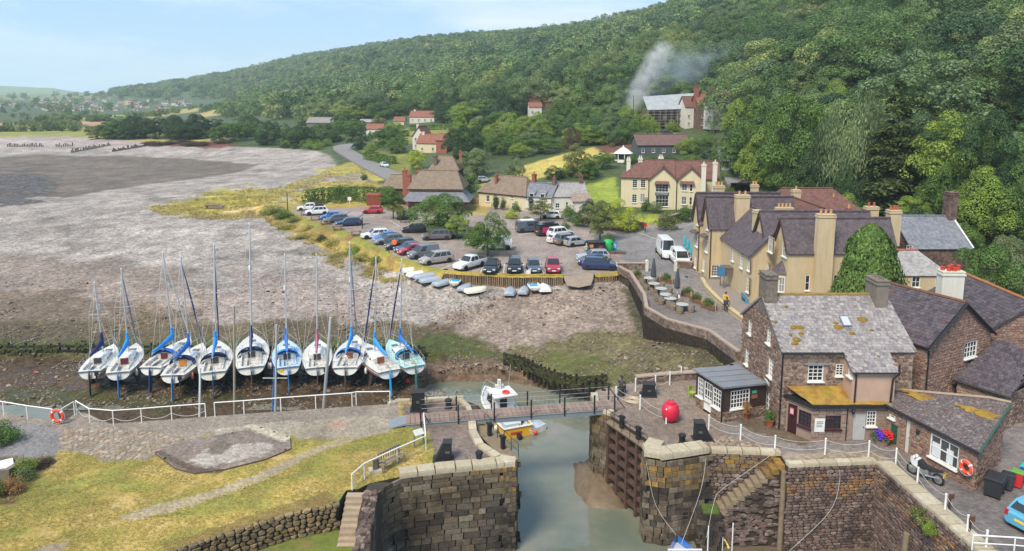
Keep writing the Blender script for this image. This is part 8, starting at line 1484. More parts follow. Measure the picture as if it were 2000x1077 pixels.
def car(px,py,hd,kind,paint,label,z=0.005,group='parked cars and vans',cat='car',extras=(),pos=None,name=None,sc=.93):
 p=pos or G(px,py,z);t=thing(name or{'van':'parked_van','bigvan':'parked_van','caddy':'parked_van','pickup':'pickup_truck'}.get(kind,'parked_car'),label,{'van':'van','bigvan':'van','caddy':'van','pickup':'pickup'}.get(kind,cat),p,R(hd),group);t.scale=(sc,sc,sc)
 m=car_meshes(kind);L,W,H,g,bz,hz,wx,rf,rr,rx,nz_=KIND[kind];h=L/2;w=W/2
 def pc(nm,me,loc=None,mat=None,par=t):
  o=bpy.data.objects.new(nm,me);COL.objects.link(o);o.parent=par
  if loc:o.location=loc
  if mat:o.material_slots[0].link='OBJECT';o.material_slots[0].material=mat
  return o
 pc('body',m['body'],mat=paint);pc('cabin',m['cabin'],mat=paint);pc('windscreen',m['windscreen'])
 if kind not in('caddy','bigvan'):pc('rear_window',m['rear_window'])
 for k,v in m.items():
  if k.startswith('side_window'):pc('side_window',v)
 for x in m['ax']:
  for s in(-1,1):pc('wheel_well_shade',m['wheel_well_shade'],(x,s*(w-.015),m['r']+.03));wh=pc('wheel',m['wheel'],(x,s*(w-.06),m['r']));pc('rim',m['rim'],par=wh)
 for s in(-1,1):pc('headlight',m['headlight'],(h-.13,s*w*.66,nz_+.02));pc('tail_light',m['tail_light'],(-h+.04,s*w*.78,bz-.13));pc('mirror',m['mirror'],(wx-.12,s*(w+.07),bz+.08),paint);pc('sill_trim',m['sill'],(0,s*(w-.03),g+.03))
 pc('number_plate',m['plate'],(h+.01,0,g+.28));pc('number_plate',m['plate'],(-h-.015,0,bz-.32),MPLATEY);pc('grille',m['grille'],(h-.03,0,nz_-.08));pc('bumper',m['bumper'],(h-.1,0,g+.16));pc('bumper',m['bumper'],(-h+.06,0,g+.18))
 for e in extras:
  if e=='box':MB().loft([[(x,-y,0),(x,-y,hh),(x,y,hh),(x,y,0)]for x,y,hh in((-.8,.3,.2),(-.5,.38,.3),(.5,.38,.3),(.85,.25,.12))]).obj('roof_box',MTRIM,t).location=(-.5,0,H+.05)
  if e=='gate':MB().add([(0,-w*.75,0),(0,w*.75,0),(-.75,w*.7,.42),(-.75,-w*.7,.42),(0,-w*.75,.06),(0,w*.75,.06),(-.75,w*.7,.48),(-.75,-w*.7,.48)],[(0,1,2,3),(7,6,5,4),(0,4,5,1),(1,5,6,2),(2,6,7,3),(3,7,4,0)]).obj('open_tailgate',paint,t).location=(rr-.05,0,H-.02)
  if e=='bed':MB().box(-h+.12,-1.05,-w*.8,w*.8,bz-.02,bz+.05).obj('load_bed',MTRIM,t)
  if e=='pop':MB().box(-1.7,.5,-.62,.62,0,.14).obj('pop_top_roof',MWHITE,t).location=(0,0,H)
  if e=='rails':
   for s in(-1,1):MB().tube([(rf-.2,s*w*.66,H+.05),(rr+.2,s*w*.66,H+.05)],.025,5).obj('roof_rail',MTRIM,t)
  if e=='panel':
   for s in(-1,1):MB().box(-1.9,-.2,-.01,.01,.55,1.5).obj('side_graphic',M('pink vinyl',(.6,.03,.18),.15,3),t).location=(0,s*(w+.012),0)
  if e=='boards':MB().loft([[(x,-y,0),(x,-y,.08),(x,y,.08),(x,y,0)]for x,y in((-1.1,.1),(-.6,.28),(.6,.28),(1.2,.05))]).obj('roof_board',MTRIM,t).location=(-.3,0,H+.08)
 return t
PW=paint_mat('white',(.70,.70,.69));PS=paint_mat('silver',(.42,.43,.44),.3);PG=paint_mat('mid grey',(.16,.17,.18),.2);PB=paint_mat('black',(.012,.013,.016));PN=paint_mat('navy',(.015,.03,.10));PBL=paint_mat('blue',(.03,.16,.50));PR=paint_mat('red',(.48,.015,.02));PDR=paint_mat('dark red',(.34,.02,.04));PCH=paint_mat('champagne',(.42,.38,.33),.3);PDG=paint_mat('slate blue grey',(.08,.10,.13),.2);PTQ=paint_mat('light blue',(.10,.36,.52));PBR=paint_mat('brown grey',(.14,.12,.12),.2)
for a in[(600,411,197,'hatch',PW,'white hatchback at the far left corner of the car park'),(619,420,197,'suv',PW,'white SUV with black roof box at the upper left of the car park',dict(extras=('box',))),(646,429,199,'hatch',PBL,'light blue hatchback half hidden behind a dark estate'),(657,434,199,'estate',PDG,'dark grey estate with raised tailgate at the upper left',dict(extras=('gate',))),(681,441,199,'estate',PN,'navy estate with open tailgate and a person behind it',dict(extras=('gate',))),(728,417,184,'hatch',PR,'bright red hatchback alone beside the red container'),(795,429,188,'hatch',PB,'black hatchback behind the thin sapling by the red bins'),(808,454,190,'hatch',PB,'black hatchback parked left of the broad round tree'),(868,452,186,'estate',PB,'black estate in the shade under the broad round tree'),(853,468,188,'mpv',PBR,'brown-grey people carrier in front of the broad round tree'),(904,464,186,'estate',PG,'grey estate behind the small bright green tree'),(937,478,188,'hatch',PW,'white hatchback partly hidden by the lamp post tree'),(968,487,184,'van',PW,'white camper van behind the lamp post tree'),
(733,465,201,'estate',PW,'white estate at the far end of the beach-side row'),(752,471,204,'hatch',PBL,'bright blue hatchback second in the beach-side row'),(760,476,207,'estate',PG,'grey estate third in the beach-side row',dict(extras=('rails',))),(782,485,207,'estate',PB,'black estate fourth in the beach-side row'),(796,492,209,'hatch',PN,'dark blue hatchback hidden behind the dark red hatchback'),(803,496,210,'hatch',PDR,'dark red hatchback in the beach-side row'),(827,503,211,'caddy',PG,'small grey panel van in the beach-side row'),(852,514,214,'mpv',PCH,'champagne silver people carrier at the near end of the beach-side row'),(918,524,232,'pickup',PW,'white double-cab pickup truck at the front of the car park',dict(extras=('bed',))),(961,529,262,'saloon',PB,'low black car left of the black SUV in the front row'),(1005,529,269,'suv',PB,'black SUV in the middle of the front row'),(1042,529,272,'hatch',PDG,'dark hatchback between black SUV and red car'),(1080,529,270,'suv',PDR,'dark red off-roader at the right end of the front row'),
(1036,453,16,'van',PDG,'slate grey camper van with white pop-top roof',dict(extras=('pop',))),(1074,459,28,'van',PB,'black van with pink graphics and roof boards',dict(extras=('panel','boards'))),(1095,463,30,'suv',PW,'white SUV beside the pink and black van'),(1093,474,26,'hatch',PW,'white hatchback in front of the white SUV'),(1109,477,28,'suv',PG,'brown-grey SUV right of the white hatchback'),(1126,480,26,'hatch',PS,'silver hatchback beside the recycling containers'),(1158,508,186,'estate',PS,'silver estate behind the navy people carrier'),(1156,517,186,'hatch',PN,'dark hatchback wedged behind the navy people carrier'),(1171,526,353,'mpv',PN,'navy people carrier beside the slipway'),(1300,500,269,'bigvan',PW,'tall white delivery van facing the lane'),(1327,515,270,'van',PW,'lower white van beside the tall delivery van'),(1077,427,172,'hatch',PW,'white car parked at the white cottages')]:
 car(*a[:6],**(a[6]if len(a)>6 else{}))
for px,py,hd,kd,pt,lb in((946,357,12,'hatch',PS,'silver car at the foot of the meadow'),(751,327,300,'hatch',PW,'white car in the garden drive by the coast road'),(1302,266,20,'suv',PDG,'dark off-roader parked below the scaffolded house')):car(px,py,hd,kd,pt,lb,pos=T(px,py)+Vector((0,0,.1)))
car(0,0,22,'hatch',PTQ,'light blue hatchback cut off at the right edge of the photo',pos=Vector((25.75,31.9,.005)))
def bays():
 mw=M('worn white line',(.55,.54,.52),.3,3,.8);k=0
 for a,b in[((738+i*17.5,482+i*6.3),(775+i*17.5,470+i*6.0))for i in range(8)]+[((937,535),(948,515)),((983,535),(985,516)),((1026,535),(1022,516)),((1062,535),(1055,517)),((1098,535),(1092,518)),((600,425),(640,420)),((700,452),(760,448)),((690,440),(745,437)),((640,412),(690,410)),((760,430),(780,442)),((1000,445),(1028,440)),((1010,460),(1050,452)),((1300,452),(1330,444)),((1338,441),(1366,433)),((1250,456),(1290,470)),((1010,424),(1016,436))]:
  p,q=G(*a,.012),G(*b,.012);d=(q-p).normalized();n=Vector((-d.y,d.x,0))*.06;o=MB().add([p-n,q-n,q+n,p+n],[(0,1,2,3)]).obj('painted_line',mw);tag(o,kind='structure')
bays()
# quay furniture
MIRON=M('black cast iron',(.018,.018,.02),.2,4,.5,bump=.15)
def bollard(px,py,label,r=.24,h=.62):
 p=G(px,py);b=MB();b.lathe([(r*1.15,0),(r*1.1,.05),(r*.85,.12),(r*.8,h*.6),(r*.95,h*.75),(r*1.05,h*.88),(r*.9,h*.97),(r*.3,h)],18);tag(b.obj('mooring_bollard',MIRON,loc=p,smooth=50),label,'bollard')
bollard(876,797,'black bollard on the left quay behind the footbridge');bollard(936,903,'black bollard at the tip of the left lock pier',.22,.66);bollard(1332,868,'black bollard near the nose of the right lock pier',.22,.66);bollard(1213,772,'black bollard with a person sitting on it, by the footbridge end',.25,.6)
def winch(px,py,label,w,d,h,slope,rz,lid=False):
 p=G(px,py);t=thing('winch_housing',label,'winch box',p,rz);b=MB();b.box(-w/2-.12,w/2+.12,-d/2-.12,d/2+.12,0,.06);b.obj('base_plate',MTRIM,t)
 MB().add([(-w/2,-d/2,.06),(w/2,-d/2,.06),(w/2,d/2,.06),(-w/2,d/2,.06),(-w/2+(slope if slope>0 else 0),-d/2+.05,h),(w/2+(slope if slope<0 else 0),-d/2+.05,h),(w/2+(slope if slope<0 else 0),d/2-.05,h),(-w/2+(slope if slope>0 else 0),d/2-.05,h)],[(4,5,6,7),(0,1,5,4),(1,2,6,5),(2,3,7,6),(3,0,4,7)]).obj('casing',MIRON,t)
 x0=-w/2+(slope if slope>0 else 0);x1=w/2+(slope if slope<0 else 0);MB().box(x0-.04,x1+.04,-d/2,d/2,h+.002,h+.05).obj('lid',M('dark lid',(.035,.034,.033),.15),t);MB().box((x0+x1)/2-.12,(x0+x1)/2+.12,-d/2-.01,-d/2+.02,h*.45,h*.58).obj('maker_plate',M('steel plate',(.12,.12,.12),.1,metal=.4),t)
 return t
winch(817,800,'tall black winch box at the left end of the footbridge',.85,.7,1.25,0,.1);winch(866,897,'black wedge-shaped winch cover on the left lock pier',.95,.6,1.05,.5,.05);winch(1372,858,'black wedge-shaped winch cover on the right quay',1.0,.6,1.1,-.45,.02);winch(1266,772,'black and green bin box by the parapet on the right quay',.9,.7,.85,.1,-.1)
def red_barrel():
 p=G(1309,823);t=thing('channel_buoy','large round red buoy standing on the right quay','buoy',p);RB=M('red buoy paint',(.55,.02,.05),.12,2,.4);MB().lathe([(.2,0),(.38,.08),(.52,.32),(.57,.62),(.54,.92),(.42,1.15),(.26,1.24)],24).obj('body',RB,t,60);MB().lathe([(.28,1.22),(.3,1.26),(.28,1.32),(.2,1.33)],16).obj('top_ring',RB,t,50)
 for s in(-.12,.12):MB().tube([(s,0,1.3),(s,0,1.5)],.015,4).obj('lifting_eye',MIRON,t)
red_barrel()
def life_ring(c,n,label,r=.36,z=None):
 t=thing('life_ring',label,'life ring',c,math.atan2(n[1],n[0])+PI/2);RR=M('orange red ring',(.78,.07,.03),.08,3,.5);MB().tube([(r*math.cos(a),0,r*math.sin(a))for a in[2*PI*k/20 for k in range(20)]],.105,8,closed=True).obj('ring',RR,t,60)
 for k in range(4):a=PI/4+PI/2*k;MB().tube([((r+.01)*math.cos(a+e),0,(r+.01)*math.sin(a+e))for e in(-.12,0,.12)],.112,8).obj('white_band',MWHITE,t,60)
 MB().tube([((r+.13)*math.cos(a),-.05,(r+.13)*math.sin(a))for a in[2*PI*k/16 for k in range(16)]],.015,4,closed=True).obj('grab_line',MROPE,t)
 return t
life_ring(G(116,827)+Vector((0,-.12,.55)),(0,-1),'orange life ring hung on the left white railing');life_ring(Vector((24.06,35.1,1.22))+Vector((-.17,-.06,0)),(-.95,-.31),'red life ring on the stone workshop wall by the bins',.29)
def bench():
 p=G(768,912);t=thing('garden_bench','weathered wooden bench on the grass above the lock','bench',p,R(50));wm=M('silvered teak',tuple(tone((150,138,122))),.2,5,.85,bump=.2)
 for k in range(4):MB().box(-.75,.75,-.1+k*.11,-.01+k*.11,.42,.45).obj('seat_slat',wm,t)
 for k in range(9):MB().box(-.72+k*.17,-.66+k*.17,.36,.39,.5,.88).obj('back_slat',wm,t)
 MB().box(-.78,.78,.35,.4,.88,.96).obj('top_rail',wm,t)
 for x in(-.75,.75):
  for y in(-.1,.37):MB().box(x-.04,x+.04,y-.04,y+.04,0,.45 if y<0 else.95).obj('leg',wm,t)
  MB().box(x-.04,x+.04,-.14,.4,.64,.68).obj('arm',wm,t)
 q=G(818,872);u=thing('information_board','small tilted information board on posts behind the bench','sign',q,R(35))
 for x in(-.3,.3):MB().box(x-.04,x+.04,-.04,.04,0,.8).obj('post',wm,u)
 b=MB().cbox((0,0,.88),(.6,.42,.04),rx=.5).obj('panel',M('pale board',(.5,.5,.48),.2,8),u)
 r=G(733,922);v=thing('granite_seat','squat stone seat beside the curved handrail','stone',r,.3);MB().box(-.35,.35,-.3,.3,0,.18).obj('plinth',MCOPE,v);MB().box(-.13,.13,-.13,.13,.18,.75).obj('shaft',MASH,v)
bench()
def cafe_chair():
 t=thing('green_chair','lime green metal chair beside the dark garden room','chair',G(1352,778),.6);gm=M('lime paint',(.32,.42,.03),.08,3,.5)
 MB().box(-.2,.2,-.2,.2,.42,.45).obj('seat',gm,t);MB().box(-.2,.2,.18,.21,.5,.85).obj('backrest',gm,t)
 for x in(-.18,.18):
  for y in(-.18,.18):MB().tube([(x,y,0),(x,y,.43 if y<0 else.85)],.018,5).obj('leg',gm,t)
cafe_chair()
def potted(px,py,label,kind,h,w,pm=None,pr=.25):
 p=G(px,py);t=thing('potted_plant',label,'potted plant',p);MB().lathe([(pr*.7,0),(pr*.95,.38),(pr*1.08,.4),(pr*1.08,.47),(pr*.9,.47),(pr*.88,.42),(.02,.42)],14).obj('pot',pm or MPOT,t,50);o=ob('foliage',SHRUB[1],t,LEAF[kind]);o.location=(0,0,.35);o.scale=(w,w,h);return t
potted(1503,832,'round green shrub in a terracotta pot by the cottage corner','mid',.75,.8,pr=.3);potted(1457,818,'spiky bronze plant in a terracotta pot under the white window','heath',.9,.75,pr=.22)
def flower_tub():
 t=thing('flower_tub','tub of red and purple flowers beside the green door','flowers',G(1722,868));MB().lathe([(.35,0),(.42,.3),(.45,.34),(.3,.3)],14).obj('tub',MGREYW,t);o=ob('foliage',SHRUB[0],t,LEAF['mid']);o.scale=(1.1,.8,.6);o.location=(0,0,.2);r=random.Random(3)
 for nm,c,xs in(('red_blooms',(.7,.02,.03),(0,.5)),('purple_blooms',(.12,.03,.5),(-.35,.05))):
  b=MB()
  for k in range(60):b.cbox((r.uniform(*xs),r.uniform(-.4,.25),r.uniform(.45,.85)),(.09,.09,.06),rz=r.random()*3,rx=r.random())
  tag(b.obj(nm,M(nm,c,.15),t),kind='stuff')
flower_tub()
def motorbike():
 t=thing('motorcycle','black and white motorcycle with yellow plate parked behind the rope fence','motorcycle',G(1806,936),R(122));
 for x in(-.68,.68):w=MB().tube([(x+.27*math.cos(a),0,.3+.27*math.sin(a))for a in[2*PI*k/18 for k in range(18)]],.055,6,closed=True).obj('wheel',MTYRE,t,60);MB().lathe([(.02,-.04),(.22,-.02),(.22,.02),(.02,.04)],12,M_=Matrix.Translation((x,0,.3))@Matrix.Rotation(PI/2,4,'X')).obj('rim',MRIM,w)
 MB().loft([[(x,-y,z0),(x,-y,z1),(x,y,z1),(x,y,z0)]for x,y,z0,z1 in((-.9,.06,.78,.86),(-.45,.13,.62,.82),(-.05,.15,.55,.8),(.25,.17,.6,.98),(.5,.12,.7,.95))]).obj('tank_and_seat',MTRIM,t,40);MB().cbox((.05,0,.45),(.55,.3,.34)).obj('engine',MRIM,t);MB().loft([[(x,-y,z0),(x,-y,z1),(x,y,z1),(x,y,z0)]for x,y,z0,z1 in((.35,.2,.55,.98),(.62,.2,.62,1.12),(.78,.1,.75,1.0))]).obj('fairing',PW,t,40)
 for s in(-1,1):MB().tube([(.7,s*.08,.3),(.48,s*.08,1.0)],.025,5).obj('fork',MRIM,t);MB().tube([(.48,0,1.03),(.45,s*.36,1.08)],.018,5).obj('handlebar',MTRIM,t);MB().tube([(.42,s*.3,1.1),(.4,s*.34,1.3)],.012,4).obj('mirror_stalk',MTRIM,t)
 MB().cbox((-.98,0,.62),(.02,.24,.2)).obj('number_plate',MPLATEY,t);MB().tube([(-.1,.2,.32),(-.85,.22,.5)],.05,6).obj('exhaust',MRIM,t)
motorbike()
def bin_(px,py,w,d,h,mat,lidm,label,rz=0.,name='wheelie_bin',big=False):
 t=thing(name,label,'bin',G(px,py),rz);MB().loft([[(-w*f/2,-d*f/2,z),(w*f/2,-d*f/2,z),(w*f/2,d*f/2,z),(-w*f/2,d*f/2,z)]for f,z in((.8,.1),(1.,h*.92))]).obj('body',mat,t);MB().loft([[(-w*.54*f,-d*.56*f,z),(w*.54*f,-d*.56*f,z),(w*.54*f,d*.56*f,z),(-w*.54*f,d*.56*f,z)]for f,z in((1,h*.925),(1,h*.95),(.8,h))]).obj('lid',lidm,t)
 for sx in(-1,1):
  for sy in((-1,1)if big else(1,)):MB().lathe([(.02,-.03),(.09,-.03),(.09,.03),(.02,.03)],10,M_=Matrix.Translation((sx*w*.36,sy*d*.36,.09))@Matrix.Rotation(PI/2,4,'Y')).obj('wheel',MTYRE,t)
 if big:MB().tube([(-w*.5,-d*.58,h*.85),(w*.5,-d*.58,h*.85)],.025,5).obj('handle',MTRIM,t)
 return t
RW=R(44)
bin_(1941,967,1.15,.8,1.1,M('charcoal plastic',(.03,.032,.036),.1,3,.6),MTRIM,'large charcoal wheeled skip bin at the workshop corner',RW,big=True);bin_(1967,957,.48,.55,.95,M('slate plastic',(.05,.055,.06),.1),MTRIM,'slim dark bin between skip bin and red bin',RW);bin_(1985,952,.48,.55,.95,M('red plastic',(.6,.03,.04),.08),M('green lid',(.12,.3,.05),.08),'red wheelie bin with green lid',RW);bin_(2003,943,.5,.55,1.,M('blue plastic',(.02,.10,.4),.08),M('turquoise lid',(.02,.4,.35),.08),'blue wheelie bin with turquoise lid at the photo edge',RW)
for px,py,lb in((1853,1000,'brown sign on a white post by the rope fence, upper one'),(1893,1045,'brown sign on a dark post by the rope fence, lower one')):
 t=thing('fence_sign',lb,'sign',G(px,py),.3);MB().box(-.04,.04,-.04,.04,0,.95).obj('post',M('brown post',(.06,.035,.025),.2),t);MB().box(-.16,.2,-.07,-.04,.7,.95).obj('board',M('brown board',(.12,.05,.03),.2),t)
def coil(px,py,label):t=MB();t.tube([((.18+.012*k)*math.cos(k*.7),(.18+.012*k)*math.sin(k*.7),.04+.02*(k%9)/3)for k in range(36)],.035,5);tag(t.obj('rope_coil',M('tan rope',(.5,.4,.28),.2),loc=G(px,py)),label,'rope')
coil(1236,783,'tan coil of rope on the quay by the footbridge end')
def mooring_lines():
 for pts,lb in(([(1540,1078,33),(1620,1000,34.5),(1640,940,36.5),(1637,910,37.8)],'pale mooring rope across the basin wall'),([(1380,1050,36),(1395,980,37),(1412,955,37.4),(1512,885,38.2)],'white rope from the fence down to the boats'),([(1330,1065,34),(1368,960,36.2),(1379,895,38.)],'mooring rope hanging from the right pier'),([(1262,900,38.1),(1280,985,37.4),(1320,1045,36.5)],'slack rope down the pier nose')):
  V=[D(*p)for p in pts];V=[V[0]]+V+[V[-1]];C_=[.5*(2*V[i]+(V[i+1]-V[i-1])*u+(2*V[i-1]-5*V[i]+4*V[i+1]-V[i+2])*u*u+(3*V[i]-V[i-1]-3*V[i+1]+V[i+2])*u**3)for i in range(1,len(V)-2)for u in(0,.2,.4,.6,.8)]+[V[-1]];b=MB();b.tube(C_,.010,5);tag(b.obj('mooring_rope',MROPE),lb,'rope')
mooring_lines()
def basin_boat():
 t=thing('basin_boat','fishing boat in the basin with only its gantry, poles and flag showing','boat',(9.4,35.4,-5.2));q=1.1;rings=[]
 for u in(0,.2,.5,.75,.92,1.):w=q*(1 if u<.5 else max(.05,1-((u-.5)/.5)**2.2));rings.append([(-w,-4+6*u,.7+.3*u),(-w*.8,-4+6*u,-.2),(0,-4+6*u,-.35),(w*.8,-4+6*u,-.2),(w,-4+6*u,.7+.3*u)])
 m=MB();m.loft(rings,closed=False,cap=False);m.add(rings[0],[(0,1,2,3,4)]);m.obj('hull',PBL,t,40);MB().loft([[(r[0][0]*.97,r[0][1],.55),(r[4][0]*.97,r[4][1],.55)]for r in rings],closed=False,cap=False).obj('deck',M('grey deck',(.4,.4,.4)),t)
 z=zat(1074,35.4)+5.2;MB().tube([(-.95,0,.6),(-.95,0,z),(.85,0,z),(.85,0,.6)],.05,6).obj('gantry',MWHITE,t);MB().box(-.75,-.1,-.3,-.1,z-.9,z-.06).obj('blue_cover',BLUE,t)
 for px,py in((1384,1028),(1432,1022)):p=D(px,py,35.3);MB().tube([(p.x-9.4,-.1,.6),(p.x-9.4,-.1,p.z+5.2)],.035,5).obj('pole',MWHITE,t)
 p=D(1412,1050,35.3);MB().tube([(p.x-9.4,-.1,.6),(p.x-9.4,-.1,p.z+5.2)],.02,4).obj('flag_staff',MWHITE,t);MB().add([(0,0,0),(.12,0,.02),(.4,0,-.5),(.28,-.05,-.55),(.2,0.03,-.25)],[(0,1,2,3,4)]).obj('flag',M('striped flag',(.75,.55,.15),.5,5),t).location=(p.x-9.4,-.1,p.z+5.1)
basin_boat()
# hotel terrace
def terrace():
 wick=M('grey wicker',tuple(tone((150,136,122))),.25,9,.9,bump=.5,bscale=30);tt=M('pale table top',tuple(tone((186,190,188))),.1,3,.3);par=M('charcoal parasol cloth',(.07,.075,.085),.12,4,.85)
 for i,(px,py,lb)in enumerate(((1268,555,'far left round table on the lane terrace'),(1277,566,'round table behind the first closed parasol'),(1291,576,'round table in the middle of the terrace'),(1300,588,'glass round table beside the reddish chairs'),(1309,596,'round table before the last one'),(1332,608,'nearest round table at the terrace end'))):
  p=G(px,py);t=thing('terrace_table',lb,'table',p,i*.4,'round tables of the terrace');MB().lathe([(.05,0),(.35,.02),(.06,.08),(.05,.66)],12).obj('pedestal',MTRIM,t);MB().lathe([(.02,.66),(.6,.67),(.62,.69),(.6,.71),(.02,.71)],22).obj('table_top',tt,t)
  for k in range(4):
   a=PI/2*k+.4+i;c=thing('wicker_chair','grey wicker tub chair on the %s side of the %s'%(('far right','far left','near left','near right')[k],('far left round table','table behind the first parasol','middle round table','glass topped table','table before the last one','nearest round table')[i]),'chair',p+Vector((math.cos(a+i*.4)*.88,math.sin(a+i*.4)*.88,0)),a+i*.4-PI/2,'wicker chairs of the terrace');MB().lathe([(.26,0),(.3,.1),(.32,.42),(.02,.42)],12).obj('seat',wick,c)
   b=MB();n=9;b.loft([[(r*math.sin(th),r*math.cos(th),z)for r,z in((.30,.3),(.34,.3),(.36,.68+.1*math.cos(th)),(.31,.68+.1*math.cos(th)))]for th in[-1.9+3.8*k2/(n-1)for k2 in range(n)]]);b.obj('backrest',wick,c)
 for px,py,lb in((1276,560,'closed charcoal parasol further along the terrace'),(1322,583,'closed charcoal parasol nearer the hotel door')):
  t=thing('closed_parasol',lb,'parasol',G(px,py));MB().box(-.28,.28,-.28,.28,0,.3).obj('base',MWHITE,t);MB().tube([(0,0,.3),(0,0,3.3)],.03,6).obj('pole',MWHITE,t);n=10;b=MB();b.loft([[(r*(1+.22*(k%2))*math.cos(2*PI*k/n),r*(1+.22*(k%2))*math.sin(2*PI*k/n),z)for k in range(n)]for r,z in((.2,1.05),(.27,1.25),(.24,1.9),(.15,2.6),(.05,3.2))]);b.obj('furled_canopy',par,t)
 for i,(px,py,lb)in enumerate(((1302,552,'wooden planter with tall shrub at the far end of the terrace'),(1345,580,'wooden planter with round shrub left of the scooter'),(1362,592,'wooden planter with round shrub, second from the near end'),(1384,604,'planter with round shrub nearest the cottage'),(1246,545,'dark hedge planter behind the first tables'))):
  t=thing('shrub_planter',lb,'planter',G(px,py),R(-58),'planters of the terrace');MB().box(-.85,.85,-.25,.25,.05,.5).obj('box',M('planter wood',tuple(tone((128,98,76))),.2),t)
  for x in(-.85,.85):MB().box(x-.05,x+.05,-.05,.05,0,.95).obj('post',M('pale post',tuple(tone((196,176,140))),.1),t)
  o=ob('foliage',SHRUB[i%3],t,LEAF['mid']);o.location=(0,0,.35);o.scale=(1.3,.8,.75)
 tq=M('turquoise paint',(.02,.42,.5),.1)
 for i,(px,py,lb)in enumerate(((1337,488,'turquoise folded parasol, furthest from the white vans'),(1343,497,'turquoise folded parasol in the middle of three'),(1350,507,'turquoise folded parasol nearest the hotel bay'))):b=MB();b.lathe([(.2,0),(.2,.06),(.05,.1),(.05,.7),(.22,.8),(.16,1.6),(.03,2.1)],10);tag(b.obj('turquoise_parasol',tq,loc=G(px,py)),lb,'parasol')
 for i,(px,py,lb)in enumerate(((1338,512,'dark timber bench table beside the white van'),(1345,520,'second dark timber bench table beside the white van'),(1334,503,'dark timber bench table nearest the turquoise parasols'))):t=picnic(G(px,py),R(70),lb,MDKWOOD)
 for i,(px,py,lb)in enumerate(((1448,572,'blue terrace bench by the hotel porch'),(1455,590,'blue terrace seat with cushion below the hotel window'))):
  t=thing('terrace_bench',lb,'bench',G(px,py,.16),R(90));tb=M('blue bench',(.10,.24,.34),.15);MB().box(-.6,.6,-.2,.2,.38,.44).obj('seat',tb,t);MB().box(-.6,.6,.18,.23,.44,.9).obj('backrest',tb,t)
  for x in(-.55,.55):MB().box(x-.04,x+.04,-.2,.2,0,.38).obj('leg',tb,t)
 t=thing('terrace_posts','row of slim pale posts on the terrace ledge','fence')
 for k in range(9):y=77-k*2.2;x=20.95+.02*k*k*.25;MB().tube([(x,y,.3),(x,y,1.15)],.03,5).obj('post',M('pale post',(.5,.45,.35)),t)
def picnic(p,rz,lb,mat=None):
 wm=mat or M('weathered picnic wood',tuple(tone((146,130,108))),.2,5,.9);t=thing('picnic_table',lb,'picnic table',p,rz,None)
 for k in range(5):MB().box(-.85,.85,-.36+k*.15,-.23+k*.15,.7,.74).obj('top_plank',wm,t)
 for s in(-1,1):
  MB().box(-.85,.85,s*.72-.13,s*.72+.13,.42,.46).obj('seat_plank',wm,t)
  for x in(-.6,.6):MB().tube([(x,s*.62,0),(x,s*.25,.7)],.05,4).obj('leg',wm,t)
 for x in(-.6,.6):MB().box(x-.04,x+.04,-.78,.78,.36,.42).obj('brace',wm,t)
 return t
terrace()
for px,py,lb in((596,422,'picnic table at the far end of the grassy bank'),(616,433,'second picnic table from the far end of the bank'),(635,441,'picnic table in the middle of the grassy bank'),(659,453,'fourth picnic table along the grassy bank'),(696,468,'nearest picnic table beside the white estate car')):p=T(px,py);p.z=max(p.z,-.05)+.05;picnic(p,R(20),lb)
# car park furniture
def post_thing(name,label,cat,px,py,topy,r,mat,z=0.,head=None):
 p=G(px,py,z);h=D(px,topy,p.y).z-z;t=thing(name,label,cat,p);MB().tube([(0,0,0),(0,0,h)],[r,r*.7],8).obj('column',mat,t,50)
 if head=='lamp':MB().loft([[(x,-.09,h-.02),(x,-.09,h+.08),(x,.09,h+.08),(x,.09,h-.02)]for x in(-.05,.5)]).obj('lamp_head',MWHITE,t);MB().cbox((0,-.12,h*.82),(.16,.25,.16)).obj('camera',MWHITE,t)
 if head=='wires':MB().box(-.6,.6,-.05,.05,h-.3,h-.2).obj('cross_arm',mat,t)
 return t
MGALV=M('galvanised post',(.45,.47,.48),.1,3,.5,metal=.4)
post_thing('lamp_post','grey lamp post with camera beside the white camper van','lamp post',949,498,432,.09,MGALV,head='lamp');post_thing('wooden_pole','dark wooden pole at the beach corner of the car park','pole',562,412,378,.11,M('dark pole',(.07,.055,.045),.2));post_thing('telegraph_pole','telegraph pole at the hill road above the hotel','pole',1499,372,326,.12,M('tarred pole',(.10,.085,.07),.2),3.,'wires')
p_=T(1236,262);t_=thing('telegraph_pole','tall telegraph pole standing in the smoke above the gardens','pole',p_);MB().tube([(0,0,0),(0,0,12)],[.16,.11],6).obj('column',M('tarred pole',(.10,.085,.07)),t_)
